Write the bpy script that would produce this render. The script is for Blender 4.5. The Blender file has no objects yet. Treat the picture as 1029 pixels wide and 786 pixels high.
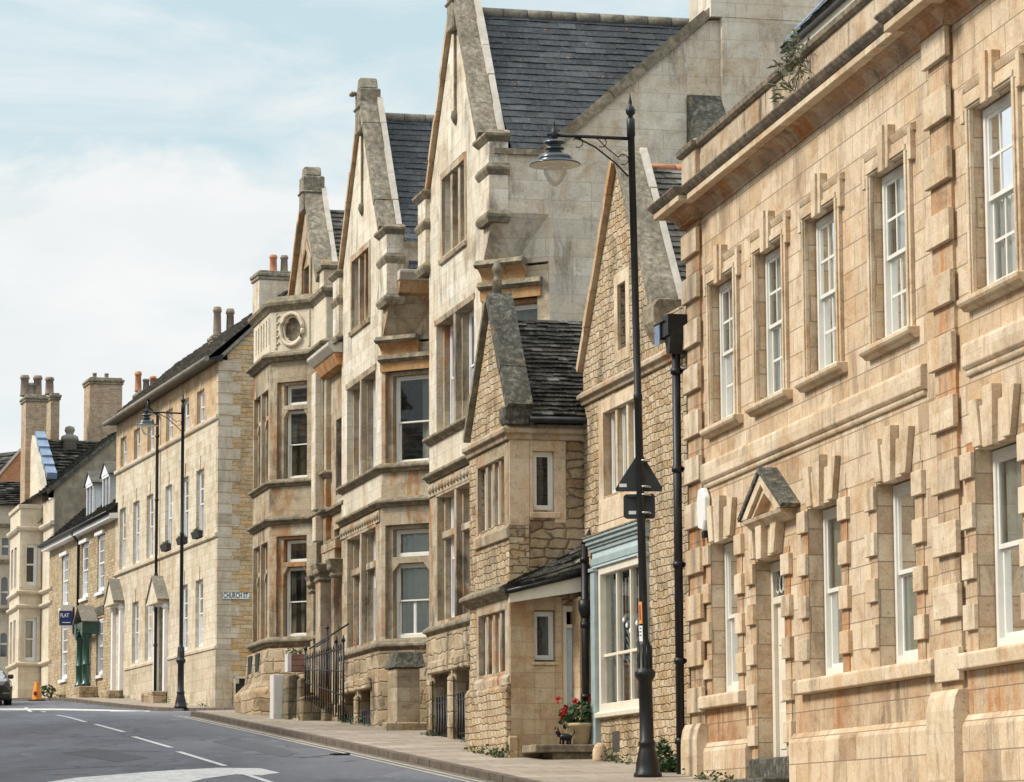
import bpy, bmesh, math, random
from math import radians, sin, cos, pi, hypot
from mathutils import Vector, Matrix
from mathutils.geometry import tessellate_polygon
random.seed(7)
scene = bpy.context.scene
COL = scene.collection

# ------------------------------------------------------------------ camera model
F0 = 3300.0; PIT = radians(7.54); ROLL = radians(-.3); CX, CY = 514.5, 393.0; EZ = 1.6
def ray(px, py):
    x = px-CX; y = CY-py; cr, sr = cos(ROLL), sin(ROLL)
    r0 = x*cr-y*sr; u0 = x*sr+y*cr
    return Vector((r0, u0*-sin(PIT)+F0*cos(PIT), u0*cos(PIT)+F0*sin(PIT)))
def PL(px, Y, py=800):
    d = ray(px, py); return (d.x/d.y*Y, Y)
def at_depth(px, py, Y):
    d = ray(px, py); t = Y/d.y
    return Vector((d.x*t, Y, EZ+d.z*t))
KN = [(0, -1.72), (14, -1.42), (30, -.6), (50, .665), (63, 1.49), (84, 2.80), (95, 3.33), (108, 3.76), (125, 4.78), (139, 5.33), (150, 5.6), (175, 5.9), (260, 6.3), (900, 6.6)]
def _z(Y):
    if Y <= KN[0][0]: return KN[0][1]
    for (a, za), (b, zb) in zip(KN, KN[1:]):
        if Y <= b: return za+(zb-za)*(Y-a)/(b-a)
    return KN[-1][1]
def zr(Y): return EZ+(_z(Y-2)+_z(Y+2)+2*_z(Y))/4
def zp(Y): return zr(Y)+.12
def gp(px, py, dz=0.0):
    d = ray(px, py); Y = 20.0
    while Y < 200:
        if EZ+d.z/d.y*Y <= zr(Y)+dz: break
        Y += .05
    # from above the first crossing going away is where the ray meets rising ground
    return Vector((d.x/d.y*Y, Y, zr(Y)+dz))

class Fr:
    """vertical frame: u along the wall (towards picture right), n out of the wall"""
    def __init__(s, o, u):
        l = hypot(u[0], u[1]); s.o = (o[0], o[1]); s.u = (u[0]/l, u[1]/l); s.n = (s.u[1], -s.u[0])
    def hit(s, px, py, off=0):
        d = ray(px, py); n = s.n
        t = (s.o[0]*n[0]+s.o[1]*n[1]+off)/(d.x*n[0]+d.y*n[1])
        return ((d.x*t-s.o[0])*s.u[0]+(d.y*t-s.o[1])*s.u[1], EZ+d.z*t)
    def U(s, px, py, off=0): return s.hit(px, py, off)[0]
    def Z(s, px, py, off=0): return s.hit(px, py, off)[1]
    def xy(s, u, off=0): return (s.o[0]+s.u[0]*u+s.n[0]*off, s.o[1]+s.u[1]*u+s.n[1]*off)
    def p(s, u, z, off=0): x, y = s.xy(u, off); return Vector((x, y, z))
    def vec(s, du, dz, do): return Vector((s.u[0]*du+s.n[0]*do, s.u[1]*du+s.n[1]*do, dz))
    def gz(s, u, off=0): return zp(s.xy(u, off)[1])
def fvp(o, vx):
    d = ray(vx, 829); return Fr(o, (-d.x, -d.y))
def side(f, u, off=0): return Fr(f.xy(u, off), (-f.n[0], -f.n[1]))
def two(a, b): return Fr(a, (b[0]-a[0], b[1]-a[1]))
WORLD = Fr((0, 0), (1, 0))

# ------------------------------------------------------------------ object helpers
ROOT = {}
def thing(name, label, cat, loc, group=None):
    o = bpy.data.objects.new(name, None); COL.objects.link(o)
    o.empty_display_size = .3
    o.location = loc; o['label'] = label; o['category'] = cat
    if group: o['group'] = group
    ROOT[o] = Vector(loc); return o
def tag(o, label, cat, group=None):
    o['label'] = label; o['category'] = cat
    if group: o['group'] = group
    return o
def kind(o, k='structure'): o['kind'] = k; return o
def copy_tree(o, parent=None, delta=Vector((0, 0, 0))):
    c = o.copy(); COL.objects.link(c)
    if parent: c.parent = parent
    else: c.location = o.location+delta
    for ch in list(o.children):
        copy_tree(ch, c)
    return c

class MB:
    def __init__(s, fr=None): s.v = []; s.f = []; s.uv = []; s.fr = fr or WORLD; s.col = []; s.mi = []; s.smooth = []
    def poly(s, pts, fr=None, col=0.0, mi=0, smooth=False):
        fr = fr or s.fr; n0 = len(s.v); pts = [Vector(p) for p in pts]
        s.v += pts; s.f.append(tuple(range(n0, n0+len(pts))))
        nn = Vector((0, 0, 0))
        for i in range(len(pts)):
            a, b = pts[i], pts[(i+1) % len(pts)]; nn += a.cross(b)
        fu = Vector((fr.u[0], fr.u[1], 0)); fn = Vector((fr.n[0], fr.n[1], 0)); o = Vector((fr.o[0], fr.o[1], 0))
        au, an, az = abs(nn.dot(fu)), abs(nn.dot(fn)), abs(nn.z)
        for p in pts:
            q = p-o; lu, ln, lz = q.dot(fu), q.dot(fn), p.z
            if an >= au and an >= az*.6: s.uv.append((lu, lz))
            elif au >= az*.6: s.uv.append((ln+.31, lz))
            else: s.uv.append((lu, ln))
        s.col.append(col); s.mi.append(mi); s.smooth.append(smooth)
    def hexa(s, P, fr=None, **k):
        """P: 8 points, bottom 4 then top 4"""
        for q in ((0, 1, 2, 3), (4, 5, 6, 7), (0, 1, 5, 4), (1, 2, 6, 5), (2, 3, 7, 6), (3, 0, 4, 7)):
            s.poly([P[i] for i in q], fr, **k)
    def box(s, fr, u0, u1, o0, o1, z0, z1, **k):
        P = [fr.p(u, z, o) for z in (z0, z1) for (u, o) in ((u0, o0), (u1, o0), (u1, o1), (u0, o1))]
        s.hexa(P, fr, **k)
    def prism(s, fr, pts, o0, o1, **k):
        """pts (u,z) polygon extruded from offset o0 to o1"""
        a = [fr.p(u, z, o0) for u, z in pts]; b = [fr.p(u, z, o1) for u, z in pts]
        s.poly(a, fr, **k); s.poly(b, fr, **k)
        for i in range(len(pts)):
            j = (i+1) % len(pts); s.poly([a[i], a[j], b[j], b[i]], fr, **k)
    def prof(s, fr, u0, u1, pts, **k):
        """pts (off,z) closed profile extruded along u"""
        a = [fr.p(u0, z, o) for o, z in pts]; b = [fr.p(u1, z, o) for o, z in pts]
        s.poly(a, fr, **k); s.poly(b, fr, **k)
        for i in range(len(pts)):
            j = (i+1) % len(pts); s.poly([a[i], a[j], b[j], b[i]], fr, **k)
    def sweep(s, path, pts, **k):
        """plan path [(x,y)..] going picture-left to right, profile (off,z) with mitred corners"""
        n = len(path); rows = []
        for i, p in enumerate(path):
            ns = []
            if i > 0: ns.append(two(path[i-1], p).n)
            if i < n-1: ns.append(two(p, path[i+1]).n)
            if len(ns) == 2:
                m = Vector((ns[0][0]+ns[1][0], ns[0][1]+ns[1][1])); m.normalize()
                c = m.x*ns[0][0]+m.y*ns[0][1]; m /= max(c, .35)
            else: m = Vector(ns[0])
            rows.append([Vector((p[0]+m.x*o, p[1]+m.y*o, z)) for o, z in pts])
        for i in range(n-1):
            fr = two(path[i], path[i+1]); a, b = rows[i], rows[i+1]
            for j in range(len(pts)):
                l = (j+1) % len(pts); s.poly([a[j], a[l], b[l], b[j]], fr, **k)
        s.poly(rows[0], s.fr, **k); s.poly(rows[-1], s.fr, **k)
    def wall(s, fr, outline, holes=(), o0=0.0, T=.35, **k):
        """flat wall, front at offset o0, thickness T, with rectangular or polygonal holes"""
        loops = [[Vector((u, z, 0)) for u, z in outline]]
        for h in holes:
            if len(h) == 4 and not isinstance(h[0], (tuple, list)):
                u0, u1, z0, z1 = h; h = [(u0, z0), (u0, z1), (u1, z1), (u1, z0)]
            loops.append([Vector((u, z, 0)) for u, z in h])
        flat = [p for l in loops for p in l]
        for t in tessellate_polygon(loops):
            for o in (o0, o0-T):
                s.poly([fr.p(flat[i].x, flat[i].y, o) for i in t], fr, **k)
        for l in loops:
            for i in range(len(l)):
                a, b = l[i], l[(i+1) % len(l)]
                s.poly([fr.p(a.x, a.y, o0), fr.p(b.x, b.y, o0), fr.p(b.x, b.y, o0-T), fr.p(a.x, a.y, o0-T)], fr, **k)
    def tube(s, pts, r, seg=8, **k):
        pts = [Vector(p) for p in pts]; rs = r if isinstance(r, (list, tuple)) else [r]*len(pts); rings = []
        for i, p in enumerate(pts):
            d = (pts[min(i+1, len(pts)-1)]-pts[max(i-1, 0)]).normalized()
            a = d.cross(Vector((0, 0, 1)) if abs(d.z) < .9 else Vector((1, 0, 0))).normalized(); b = d.cross(a)
            rings.append([p+(a*cos(2*pi*j/seg)+b*sin(2*pi*j/seg))*rs[i] for j in range(seg)])
        for i in range(len(pts)-1):
            for j in range(seg):
                l = (j+1) % seg
                s.poly([rings[i][j], rings[i][l], rings[i+1][l], rings[i+1][j]], smooth=True, **k)
        s.poly(rings[0], **k); s.poly(rings[-1], **k)
    def lathe(s, c, prof, seg=20, smooth=True, **k):
        c = Vector(c)
        R = [[c+Vector((r*cos(2*pi*j/seg), r*sin(2*pi*j/seg), z)) for j in range(seg)] for r, z in prof]
        for i in range(len(R)-1):
            for j in range(seg):
                l = (j+1) % seg; s.poly([R[i][j], R[i][l], R[i+1][l], R[i+1][j]], smooth=smooth, **k)
        s.poly(R[0], **k); s.poly(R[-1], **k)
    def build(s, name, mats, parent=None, sm=False, bev=0, each=False, split=True):
        """one object per cluster of touching or near pieces"""
        if split and parent is not None and 6 < len(s.f) < 4000:
            par = list(range(len(s.f))); key = {}
            def find(i):
                while par[i] != i: par[i] = par[par[i]]; i = par[i]
                return i
            for i, f in enumerate(s.f):
                for vi in f:
                    k = tuple(round(c, 3) for c in s.v[vi]); j = key.setdefault(k, i); a, b = find(i), find(j)
                    if a != b: par[a] = b
            isl = {}
            for i in range(len(s.f)): isl.setdefault(find(i), []).append(i)
            L = list(isl.values())
            if 1 < len(L) <= 400:
                bx = []
                for fs in L:
                    P = [s.v[v] for i in fs for v in s.f[i]]
                    lo = [min(p[a] for p in P) for a in range(3)]; hi = [max(p[a] for p in P) for a in range(3)]
                    bx.append((lo, hi, math.dist(lo, hi)))
                q = list(range(len(L)))
                def fq(i):
                    while q[i] != i: q[i] = q[q[i]]; i = q[i]
                    return i
                for i in range(len(L)):
                    for j in range(i):
                        if fq(i) == fq(j): continue
                        g = math.sqrt(sum(max(0, bx[i][0][a]-bx[j][1][a], bx[j][0][a]-bx[i][1][a])**2 for a in range(3)))
                        lim = .03 if each else max(.02, .42*max(bx[i][2], bx[j][2]))
                        if g <= lim: q[fq(i)] = fq(j)
                cl = {}
                for i in range(len(L)): cl.setdefault(fq(i), []).extend(L[i])
                if len(cl) > 1:
                    offs = []; n = 0
                    for f in s.f: offs.append(n); n += len(f)
                    first = None
                    for fs in cl.values():
                        m = MB(s.fr); fs.sort()
                        for i in fs:
                            f = s.f[i]; b = len(m.v); m.v += [s.v[v] for v in f]; m.f.append(tuple(range(b, b+len(f)))); m.uv += s.uv[offs[i]:offs[i]+len(f)]
                            m.col.append(s.col[i]); m.mi.append(s.mi[i]); m.smooth.append(s.smooth[i])
                        o = m.build(name, mats, parent, sm, bev, split=False)
                        first = first or o
                    return first
        if not isinstance(mats, (list, tuple)): mats = [mats]
        base = Vector((0, 0, 0)); top = parent
        while top is not None:
            if top in ROOT: base = ROOT[top]; break
            top = top.parent
        me = bpy.data.meshes.new(name)
        me.from_pydata([v-base for v in s.v], [], s.f)
        uvl = me.uv_layers.new(name='UVMap')
        for i, uv in enumerate(s.uv): uvl.data[i].uv = uv
        ca = me.attributes.new('tone', 'FLOAT', 'FACE')
        for i, c in enumerate(s.col): ca.data[i].value = c
        for i, p in enumerate(me.polygons): p.material_index = s.mi[i]; p.use_smooth = s.smooth[i]
        bm = bmesh.new(); bm.from_mesh(me)
        bmesh.ops.remove_doubles(bm, verts=bm.verts, dist=.0004)
        bmesh.ops.recalc_face_normals(bm, faces=bm.faces)
        bm.to_mesh(me); bm.free()
        for m in mats: me.materials.append(m)
        o = bpy.data.objects.new(name, me); COL.objects.link(o)
        if parent is not None: o.parent = parent
        if bev:
            md = o.modifiers.new('bevel', 'BEVEL'); md.width = bev; md.segments = 1; md.limit_method = 'ANGLE'; md.angle_limit = radians(40)
        return o

# ------------------------------------------------------------------ materials
def newmat(name):
    m = bpy.data.materials.new(name); m.use_nodes = True; nt = m.node_tree
    for n in list(nt.nodes): nt.nodes.remove(n)
    return m, nt
class NT:
    def __init__(s, nt): s.nt = nt
    def n(s, t, **k):
        x = s.nt.nodes.new(t)
        for a, b in k.items():
            if a.startswith('_'): x.inputs[a[1:].replace('_', ' ')].default_value = b
            else: setattr(x, a, b)
        return x
    def l(s, a, b): s.nt.links.new(a, b)
    def ramp(s, fac, stops, interp='LINEAR'):
        r = s.n('ShaderNodeValToRGB'); cr = r.color_ramp; cr.interpolation = interp
        while len(cr.elements) < len(stops): cr.elements.new(.5)
        for e, (p, c) in zip(cr.elements, stops):
            e.position = p; e.color = (c[0], c[1], c[2], 1) if isinstance(c, (tuple, list)) else (c, c, c, 1)
        s.l(fac, r.inputs[0]); return r.outputs[0]
    def mix(s, f, a, b, mode='MIX'):
        m = s.n('ShaderNodeMix', data_type='RGBA', blend_type=mode)
        for v, i in ((f, 0), (a, 6), (b, 7)):
            if hasattr(v, 'is_output'): s.l(v, m.inputs[i])
            elif i == 0: m.inputs[0].default_value = v
            else: m.inputs[i].default_value = (v[0], v[1], v[2], 1)
        return m.outputs[2]
    def math(s, op, a, b=0.0):
        m = s.n('ShaderNodeMath', operation=op)
        for v, i in ((a, 0), (b, 1)):
            if hasattr(v, 'is_output'): s.l(v, m.inputs[i])
            else: m.inputs[i].default_value = v
        return m.outputs[0]
    def noise(s, vec, sc, det=4, rough=.55, dist=0.0):
        n = s.n('ShaderNodeTexNoise'); n.inputs['Scale'].default_value = sc; n.inputs['Detail'].default_value = det
        n.inputs['Roughness'].default_value = rough; n.inputs['Distortion'].default_value = dist
        s.l(vec, n.inputs['Vector']); return n.outputs[0]
    def mapv(s, vec, sc=(1, 1, 1), loc=(0, 0, 0)):
        m = s.n('ShaderNodeMapping'); m.inputs['Scale'].default_value = sc; m.inputs['Location'].default_value = loc
        s.l(vec, m.inputs['Vector']); return m.outputs[0]
    def finish(s, color, rough=.9, normal=None, metal=0.0, spec=.3, **k):
        b = s.n('ShaderNodeBsdfPrincipled'); o = s.n('ShaderNodeOutputMaterial')
        if hasattr(color, 'is_output'): s.l(color, b.inputs['Base Color'])
        else: b.inputs['Base Color'].default_value = (*color, 1)
        if hasattr(rough, 'is_output'): s.l(rough, b.inputs['Roughness'])
        else: b.inputs['Roughness'].default_value = rough
        b.inputs['Metallic'].default_value = metal; b.inputs['Specular IOR Level'].default_value = spec
        if normal is not None: s.l(normal, b.inputs['Normal'])
        s.l(b.outputs[0], o.inputs[0]); return b

def stone(name, cols, bw, bh, mort=.008, mcol=(.2, .15, .09), rust=(.36, .17, .06), rust_amt=.5, stain=(.12, .10, .075), stain_amt=.4,
          pale=(.55, .47, .36), pale_amt=.3, warp=.0, bump=.35, bev=.007, seed=0.0, mfac=.8, squash=.8):
    def soft(c, k=.26):
        l = .3*c[0]+.59*c[1]+.11*c[2]; g = (l*1.06, l*1.0, l*.86)
        return tuple(min(.72, (c[i]*(1-k)+g[i]*k)*1.10) for i in range(3))
    if name not in ('orange_brick', 'rust_stained_corbel_stone', 'damp_mossy_stone'): kk = .15 if name.startswith('honey') else .26; cols = [soft(c, kk) for c in cols]; pale = soft(pale, kk)
    m, nt = newmat(name); T = NT(nt)
    uv = T.n('ShaderNodeUVMap').outputs[0]
    geo = T.n('ShaderNodeNewGeometry'); pos = geo.outputs['Position']
    p3 = T.mapv(pos, loc=(seed*3.1, seed*1.7, seed))
    vec = uv
    if warp:
        nz = T.n('ShaderNodeTexNoise'); nz.inputs['Scale'].default_value = 2.2; nz.inputs['Detail'].default_value = 3
        T.l(uv, nz.inputs['Vector'])
        sub = T.n('ShaderNodeVectorMath', operation='SUBTRACT'); T.l(nz.outputs[1], sub.inputs[0]); sub.inputs[1].default_value = (.5, .5, .5)
        sca = T.n('ShaderNodeVectorMath', operation='SCALE'); T.l(sub.outputs[0], sca.inputs[0]); sca.inputs[3].default_value = warp
        add = T.n('ShaderNodeVectorMath', operation='ADD'); T.l(uv, add.inputs[0]); T.l(sca.outputs[0], add.inputs[1]); vec = add.outputs[0]
    br = T.n('ShaderNodeTexBrick', offset=.5, offset_frequency=2, squash=squash, squash_frequency=3)
    T.l(vec, br.inputs['Vector'])
    br.inputs['Color1'].default_value = (0, 0, 0, 1); br.inputs['Color2'].default_value = (1, 1, 1, 1); br.inputs['Mortar'].default_value = (.5, .5, .5, 1)
    br.inputs['Scale'].default_value = 1; br.inputs['Mortar Size'].default_value = mort; br.inputs['Mortar Smooth'].default_value = .3
    br.inputs['Brick Width'].default_value = bw; br.inputs['Row Height'].default_value = bh; br.inputs['Bias'].default_value = 0
    n = len(cols)
    base = T.ramp(br.outputs[0], [(i/(n-1), c) for i, c in enumerate(cols)])
    vv = T.ramp(br.outputs[0], [(0, .30), (.13, .62), (.3, .47), (.45, .60), (.6, .42), (.8, .58), (1, .36)])
    base = T.mix(.6, base, vv, 'SOFT_LIGHT')
    big = T.noise(p3, .55, 4, .6)
    base = T.mix(T.ramp(big, [(.42, 0), (.62, pale_amt)]), base, pale)
    med = T.noise(p3, 2.3, 6, .65, .6)
    base = T.mix(T.ramp(med, [(.34, .7), (.52, 0)]), base, cols[0])
    st = T.noise(T.mapv(pos, sc=(1.5, 1.5, .42), loc=(seed*5, 2, seed)), 1.0, 7, .72, .4)
    rmask = T.math('MULTIPLY', T.ramp(st, [(.48, 0), (.60, 1)]), T.ramp(T.noise(T.mapv(p3, loc=(9, 4, 2)), .5, 4), [(.38, 0), (.56, 1)]))
    base = T.mix(T.math('MULTIPLY', rmask, min(1, rust_amt*1.15)), base, rust)
    blot = T.noise(T.mapv(p3, sc=(1, 1, 1.6)), 1.5, 8, .72, .8)
    base = T.mix(T.ramp(blot, [(.36, .55), (.50, 0), (.58, 0), (.70, .35)]), base, stain, 'SOFT_LIGHT')
    st2 = T.noise(T.mapv(pos, sc=(2.1, 2.1, .5), loc=(3+seed, 8, 1)), 1.0, 7, .75, .3)
    dmask = T.math('MULTIPLY', T.ramp(st2, [(.50, 0), (.62, 1)]), T.ramp(T.noise(T.mapv(p3, loc=(1, 14, 7)), .9, 5), [(.40, 0), (.58, 1)]))
    base = T.mix(T.math('MULTIPLY', dmask, stain_amt), base, stain)
    fine = T.noise(p3, 34, 6, .75)
    base = T.mix(.55, base, T.ramp(fine, [(.3, .2), (.5, .5), (.7, .8)]), 'SOFT_LIGHT')
    pit = T.noise(p3, 15, 4, .65)
    base = T.mix(T.ramp(pit, [(.62, 0), (.68, .45)]), base, stain)
    base = T.mix(T.math('MULTIPLY', br.outputs[1], mfac), base, mcol)
    h = T.math('ADD', T.math('MULTIPLY', br.outputs[1], -1.0), T.math('MULTIPLY', T.noise(p3, 7, 6, .7), .9))
    h = T.math('ADD', h, T.math('MULTIPLY', br.outputs[0], .25))
    bp = T.n('ShaderNodeBump'); bp.inputs['Strength'].default_value = bump; bp.inputs['Distance'].default_value = .03
    T.l(h, bp.inputs['Height'])
    if bev:
        bv = T.n('ShaderNodeBevel', samples=2); bv.inputs['Radius'].default_value = bev; T.l(bv.outputs[0], bp.inputs['Normal'])
    T.finish(base, .92, bp.outputs[0], spec=.2)
    return m

def rubble(name, cols, sx, sz, joint=(.16, .115, .07), stain=(.07, .055, .038), pale=(.5, .42, .3), seed=0.0, jw=.07, depth=.05, sa=.6, rnd=.75):
    m, nt = newmat(name); T = NT(nt)
    uv = T.n('ShaderNodeUVMap').outputs[0]; pos = T.n('ShaderNodeNewGeometry').outputs['Position']; p3 = T.mapv(pos, loc=(seed, seed*2, seed))
    nz = T.n('ShaderNodeTexNoise'); nz.inputs['Scale'].default_value = 5; nz.inputs['Detail'].default_value = 3; T.l(uv, nz.inputs['Vector'])
    sb = T.n('ShaderNodeVectorMath', operation='SUBTRACT'); T.l(nz.outputs[1], sb.inputs[0]); sb.inputs[1].default_value = (.5, .5, .5)
    sc = T.n('ShaderNodeVectorMath', operation='SCALE'); T.l(sb.outputs[0], sc.inputs[0]); sc.inputs[3].default_value = .09 if rnd > .5 else .045
    ad = T.n('ShaderNodeVectorMath', operation='ADD'); T.l(uv, ad.inputs[0]); T.l(sc.outputs[0], ad.inputs[1])
    vec = T.mapv(ad.outputs[0], sc=(1/sx, 1/sz, 1), loc=(seed, seed, 0))
    if rnd < .5:   # coursed: stagger the stones row by row
        sp = T.n('ShaderNodeSeparateXYZ'); T.l(vec, sp.inputs[0]); row = T.math('FLOOR', sp.outputs[1])
        cb = T.n('ShaderNodeCombineXYZ'); T.l(T.math('ADD', sp.outputs[0], T.math('MULTIPLY', row, .437)), cb.inputs[0]); T.l(sp.outputs[1], cb.inputs[1]); vec = cb.outputs[0]
    out = []
    for ft in ('F1', 'DISTANCE_TO_EDGE'):
        v = T.n('ShaderNodeTexVoronoi', feature=ft, voronoi_dimensions='2D'); v.inputs['Scale'].default_value = 1; v.inputs['Randomness'].default_value = rnd; T.l(vec, v.inputs['Vector']); out.append(v)
    cell = T.n('ShaderNodeSeparateColor'); T.l(out[0].outputs['Color'], cell.inputs[0])
    n = len(cols); base = T.ramp(cell.outputs[0], [(i/(n-1), c) for i, c in enumerate(cols)])
    base = T.mix(.5, base, T.ramp(cell.outputs[1], [(0, .3), (1, .7)]), 'SOFT_LIGHT')
    fine = T.noise(p3, 18, 7, .75); base = T.mix(.7, base, T.ramp(fine, [(.3, .15), (.5, .5), (.7, .85)]), 'SOFT_LIGHT')
    base = T.mix(T.ramp(T.noise(p3, .8, 5, .6), [(.45, 0), (.62, .45)]), base, pale)
    base = T.mix(T.ramp(T.noise(T.mapv(p3, loc=(4, 1, 9), sc=(1, 1, .6)), 1.6, 8, .72, .5), [(.50, 0), (.64, sa)]), base, stain)
    e = T.ramp(out[1].outputs['Distance'], [(0, 0), (jw, .55), (jw*2.6, 1)])
    jm = T.math('MULTIPLY', T.ramp(out[1].outputs['Distance'], [(0, 1), (jw*.9, 0)]), T.ramp(T.noise(p3, 4, 3), [(.3, 1), (.65, .35)]))
    base = T.mix(jm, base, joint)
    h = T.math('ADD', T.math('MULTIPLY', e, 1.0), T.math('MULTIPLY', fine, .45))
    bp = T.n('ShaderNodeBump'); bp.inputs['Strength'].default_value = 1.0; bp.inputs['Distance'].default_value = depth; T.l(h, bp.inputs['Height'])
    T.finish(base, .95, bp.outputs[0], spec=.15); return m

def weathered(name, a, b, c, sc=9.0, lich=(.35, .22, .05), lamt=.3, bump=.6):
    m, nt = newmat(name); T = NT(nt); pos = T.n('ShaderNodeNewGeometry').outputs['Position']
    n1 = T.noise(pos, sc, 8, .75); n2 = T.noise(T.mapv(pos, loc=(5, 5, 5)), 1.6, 5, .6)
    col = T.ramp(n1, [(.3, a), (.5, b), (.68, c)])
    col = T.mix(T.ramp(n2, [(.4, 0), (.7, .6)]), col, a)
    n3 = T.noise(T.mapv(pos, loc=(1, 9, 3)), 3.5, 5, .7)
    col = T.mix(T.ramp(n3, [(.6, 0), (.66, lamt)]), col, lich)
    bp = T.n('ShaderNodeBump'); bp.inputs['Strength'].default_value = bump; bp.inputs['Distance'].default_value = .03; T.l(n1, bp.inputs['Height'])
    T.finish(col, .95, bp.outputs[0], spec=.15); return m

def slate(name, stops, spot=(.4, .4, .38), spot_amt=.3, lich=None, rough=.75, moss=None, moss_amt=0):
    m, nt = newmat(name); T = NT(nt); pos = T.n('ShaderNodeNewGeometry').outputs['Position']
    at = T.n('ShaderNodeAttribute', attribute_name='tone')
    col = T.ramp(at.outputs['Fac'], stops)
    f = T.noise(pos, 14, 7, .7)
    col = T.mix(T.ramp(f, [(.5, 0), (.72, spot_amt)]), col, spot)
    col = T.mix(T.ramp(T.noise(pos, 1.1, 5, .6), [(.4, .35), (.6, 0)]), col, stops[0][1])
    if moss: col = T.mix(T.ramp(T.noise(T.mapv(pos, loc=(7, 1, 3)), 2.6, 7, .75), [(.42, moss_amt), (.56, 0)]), col, moss)
    if lich:
        v = T.noise(T.mapv(pos, loc=(2, 6, 1)), 7.5, 4, .6)
        col = T.mix(T.ramp(v, [(.69, 0), (.72, .8)]), col, lich)
    col = T.mix(T.ramp(T.noise(T.mapv(pos, loc=(4, 2, 8)), 22, 3, .6), [(.64, 0), (.68, .5)]), col, spot)
    bp = T.n('ShaderNodeBump'); bp.inputs['Strength'].default_value = .5; bp.inputs['Distance'].default_value = .015; T.l(f, bp.inputs['Height'])
    T.finish(col, rough, bp.outputs[0], spec=.25); return m

def plain(name, col, rough=.5, metal=0.0, spec=.4, var=.12, sc=6.0, bump=0.0, dirt=None, dirt_amt=.3, coat=0.0):
    m, nt = newmat(name); T = NT(nt); pos = T.n('ShaderNodeTexCoord').outputs['Object']
    n = T.noise(pos, sc, 6, .65)
    lo = tuple(max(0, c*(1-var*2)) for c in col); hi = tuple(min(1, c*(1+var)) for c in col)
    c = T.ramp(n, [(.3, lo), (.5, col), (.75, hi)])
    if dirt: c = T.mix(T.ramp(T.noise(T.mapv(pos, sc=(3, 3, .8)), 2.5, 6, .7), [(.5, 0), (.7, dirt_amt)]), c, dirt)
    nrm = None
    if bump:
        bp = T.n('ShaderNodeBump'); bp.inputs['Strength'].default_value = bump; bp.inputs['Distance'].default_value = .01
        T.l(T.noise(pos, sc*4, 5, .7), bp.inputs['Height']); nrm = bp.outputs[0]
    b = T.finish(c, rough, nrm, metal, spec)
    if coat: b.inputs['Coat Weight'].default_value = coat
    return m

def glassmat(name, tint=(.6, .66, .64), refl=1.0, wob=.05):
    m, nt = newmat(name); T = NT(nt)
    tr = T.n('ShaderNodeBsdfTransparent'); tr.inputs[0].default_value = (*tint, 1)
    gl = T.n('ShaderNodeBsdfGlossy'); gl.inputs['Roughness'].default_value = .03; gl.inputs['Color'].default_value = (.95, .98, 1, 1)
    bp = T.n('ShaderNodeBump'); bp.inputs['Strength'].default_value = wob; bp.inputs['Distance'].default_value = .05
    T.l(T.noise(T.n('ShaderNodeNewGeometry').outputs['Position'], 1.6, 2), bp.inputs['Height']); T.l(bp.outputs[0], gl.inputs['Normal'])
    fr = T.n('ShaderNodeFresnel'); fr.inputs[0].default_value = 1.5
    mx = T.n('ShaderNodeMixShader'); T.l(T.math('MULTIPLY', fr.outputs[0], refl), mx.inputs[0]); T.l(tr.outputs[0], mx.inputs[1]); T.l(gl.outputs[0], mx.inputs[2])
    o = T.n('ShaderNodeOutputMaterial'); T.l(mx.outputs[0], o.inputs[0]); return m

M = {}
M['warm'] = stone('honey_ashlar', [(.42, .29, .18), (.51, .385, .25), (.58, .455, .315), (.47, .31, .165), (.55, .43, .30), (.52, .36, .20)], .74, .34, .009, (.20, .145, .09), rust=(.50, .30, .15), rust_amt=.36, stain=(.15, .105, .06), stain_amt=.5, pale=(.60, .49, .35), pale_amt=.45, bump=.25)
M['warm_trim'] = stone('honey_dressed_stone', [(.47, .345, .215), (.55, .43, .285), (.61, .495, .35)], 1.3, .52, .004, (.3, .2, .12), rust=(.49, .28, .13), rust_amt=.45, stain=(.12, .09, .055), stain_amt=.5, pale=(.62, .53, .40), pale_amt=.4, bump=.2, seed=3, mfac=.4)
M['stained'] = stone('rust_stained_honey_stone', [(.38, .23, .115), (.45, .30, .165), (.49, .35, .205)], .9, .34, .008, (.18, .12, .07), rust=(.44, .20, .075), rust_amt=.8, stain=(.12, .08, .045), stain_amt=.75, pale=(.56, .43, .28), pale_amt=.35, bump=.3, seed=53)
M['corn'] = stone('cornice_stone', [(.30, .17, .08), (.40, .25, .13), (.46, .32, .19)], .8, 2, .006, (.2, .12, .07), rust=(.40, .16, .05), rust_amt=.9, stain=(.10, .085, .065), stain_amt=.6, bump=.4, seed=5)
M['parapet'] = stone('streaked_parapet_stone', [(.36, .26, .16), (.45, .34, .22), (.52, .42, .29)], .9, 2, .006, (.2, .15, .1), rust_amt=.4, stain=(.07, .06, .045), stain_amt=.9, bump=.4, seed=61)
M['corn_top'] = weathered('blackened_cornice_stone', (.07, .06, .05), (.2, .165, .12), (.36, .29, .2), 8)
M['pale'] = stone('pale_ashlar', [(.50, .43, .33), (.58, .515, .41), (.63, .57, .47), (.55, .46, .34), (.60, .53, .42)], .78, .30, .006, (.36, .31, .24), rust=(.42, .27, .13), rust_amt=.45, stain=(.12, .105, .08), stain_amt=.7, pale=(.60, .55, .45), pale_amt=.5, bump=.25, seed=8)
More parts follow.
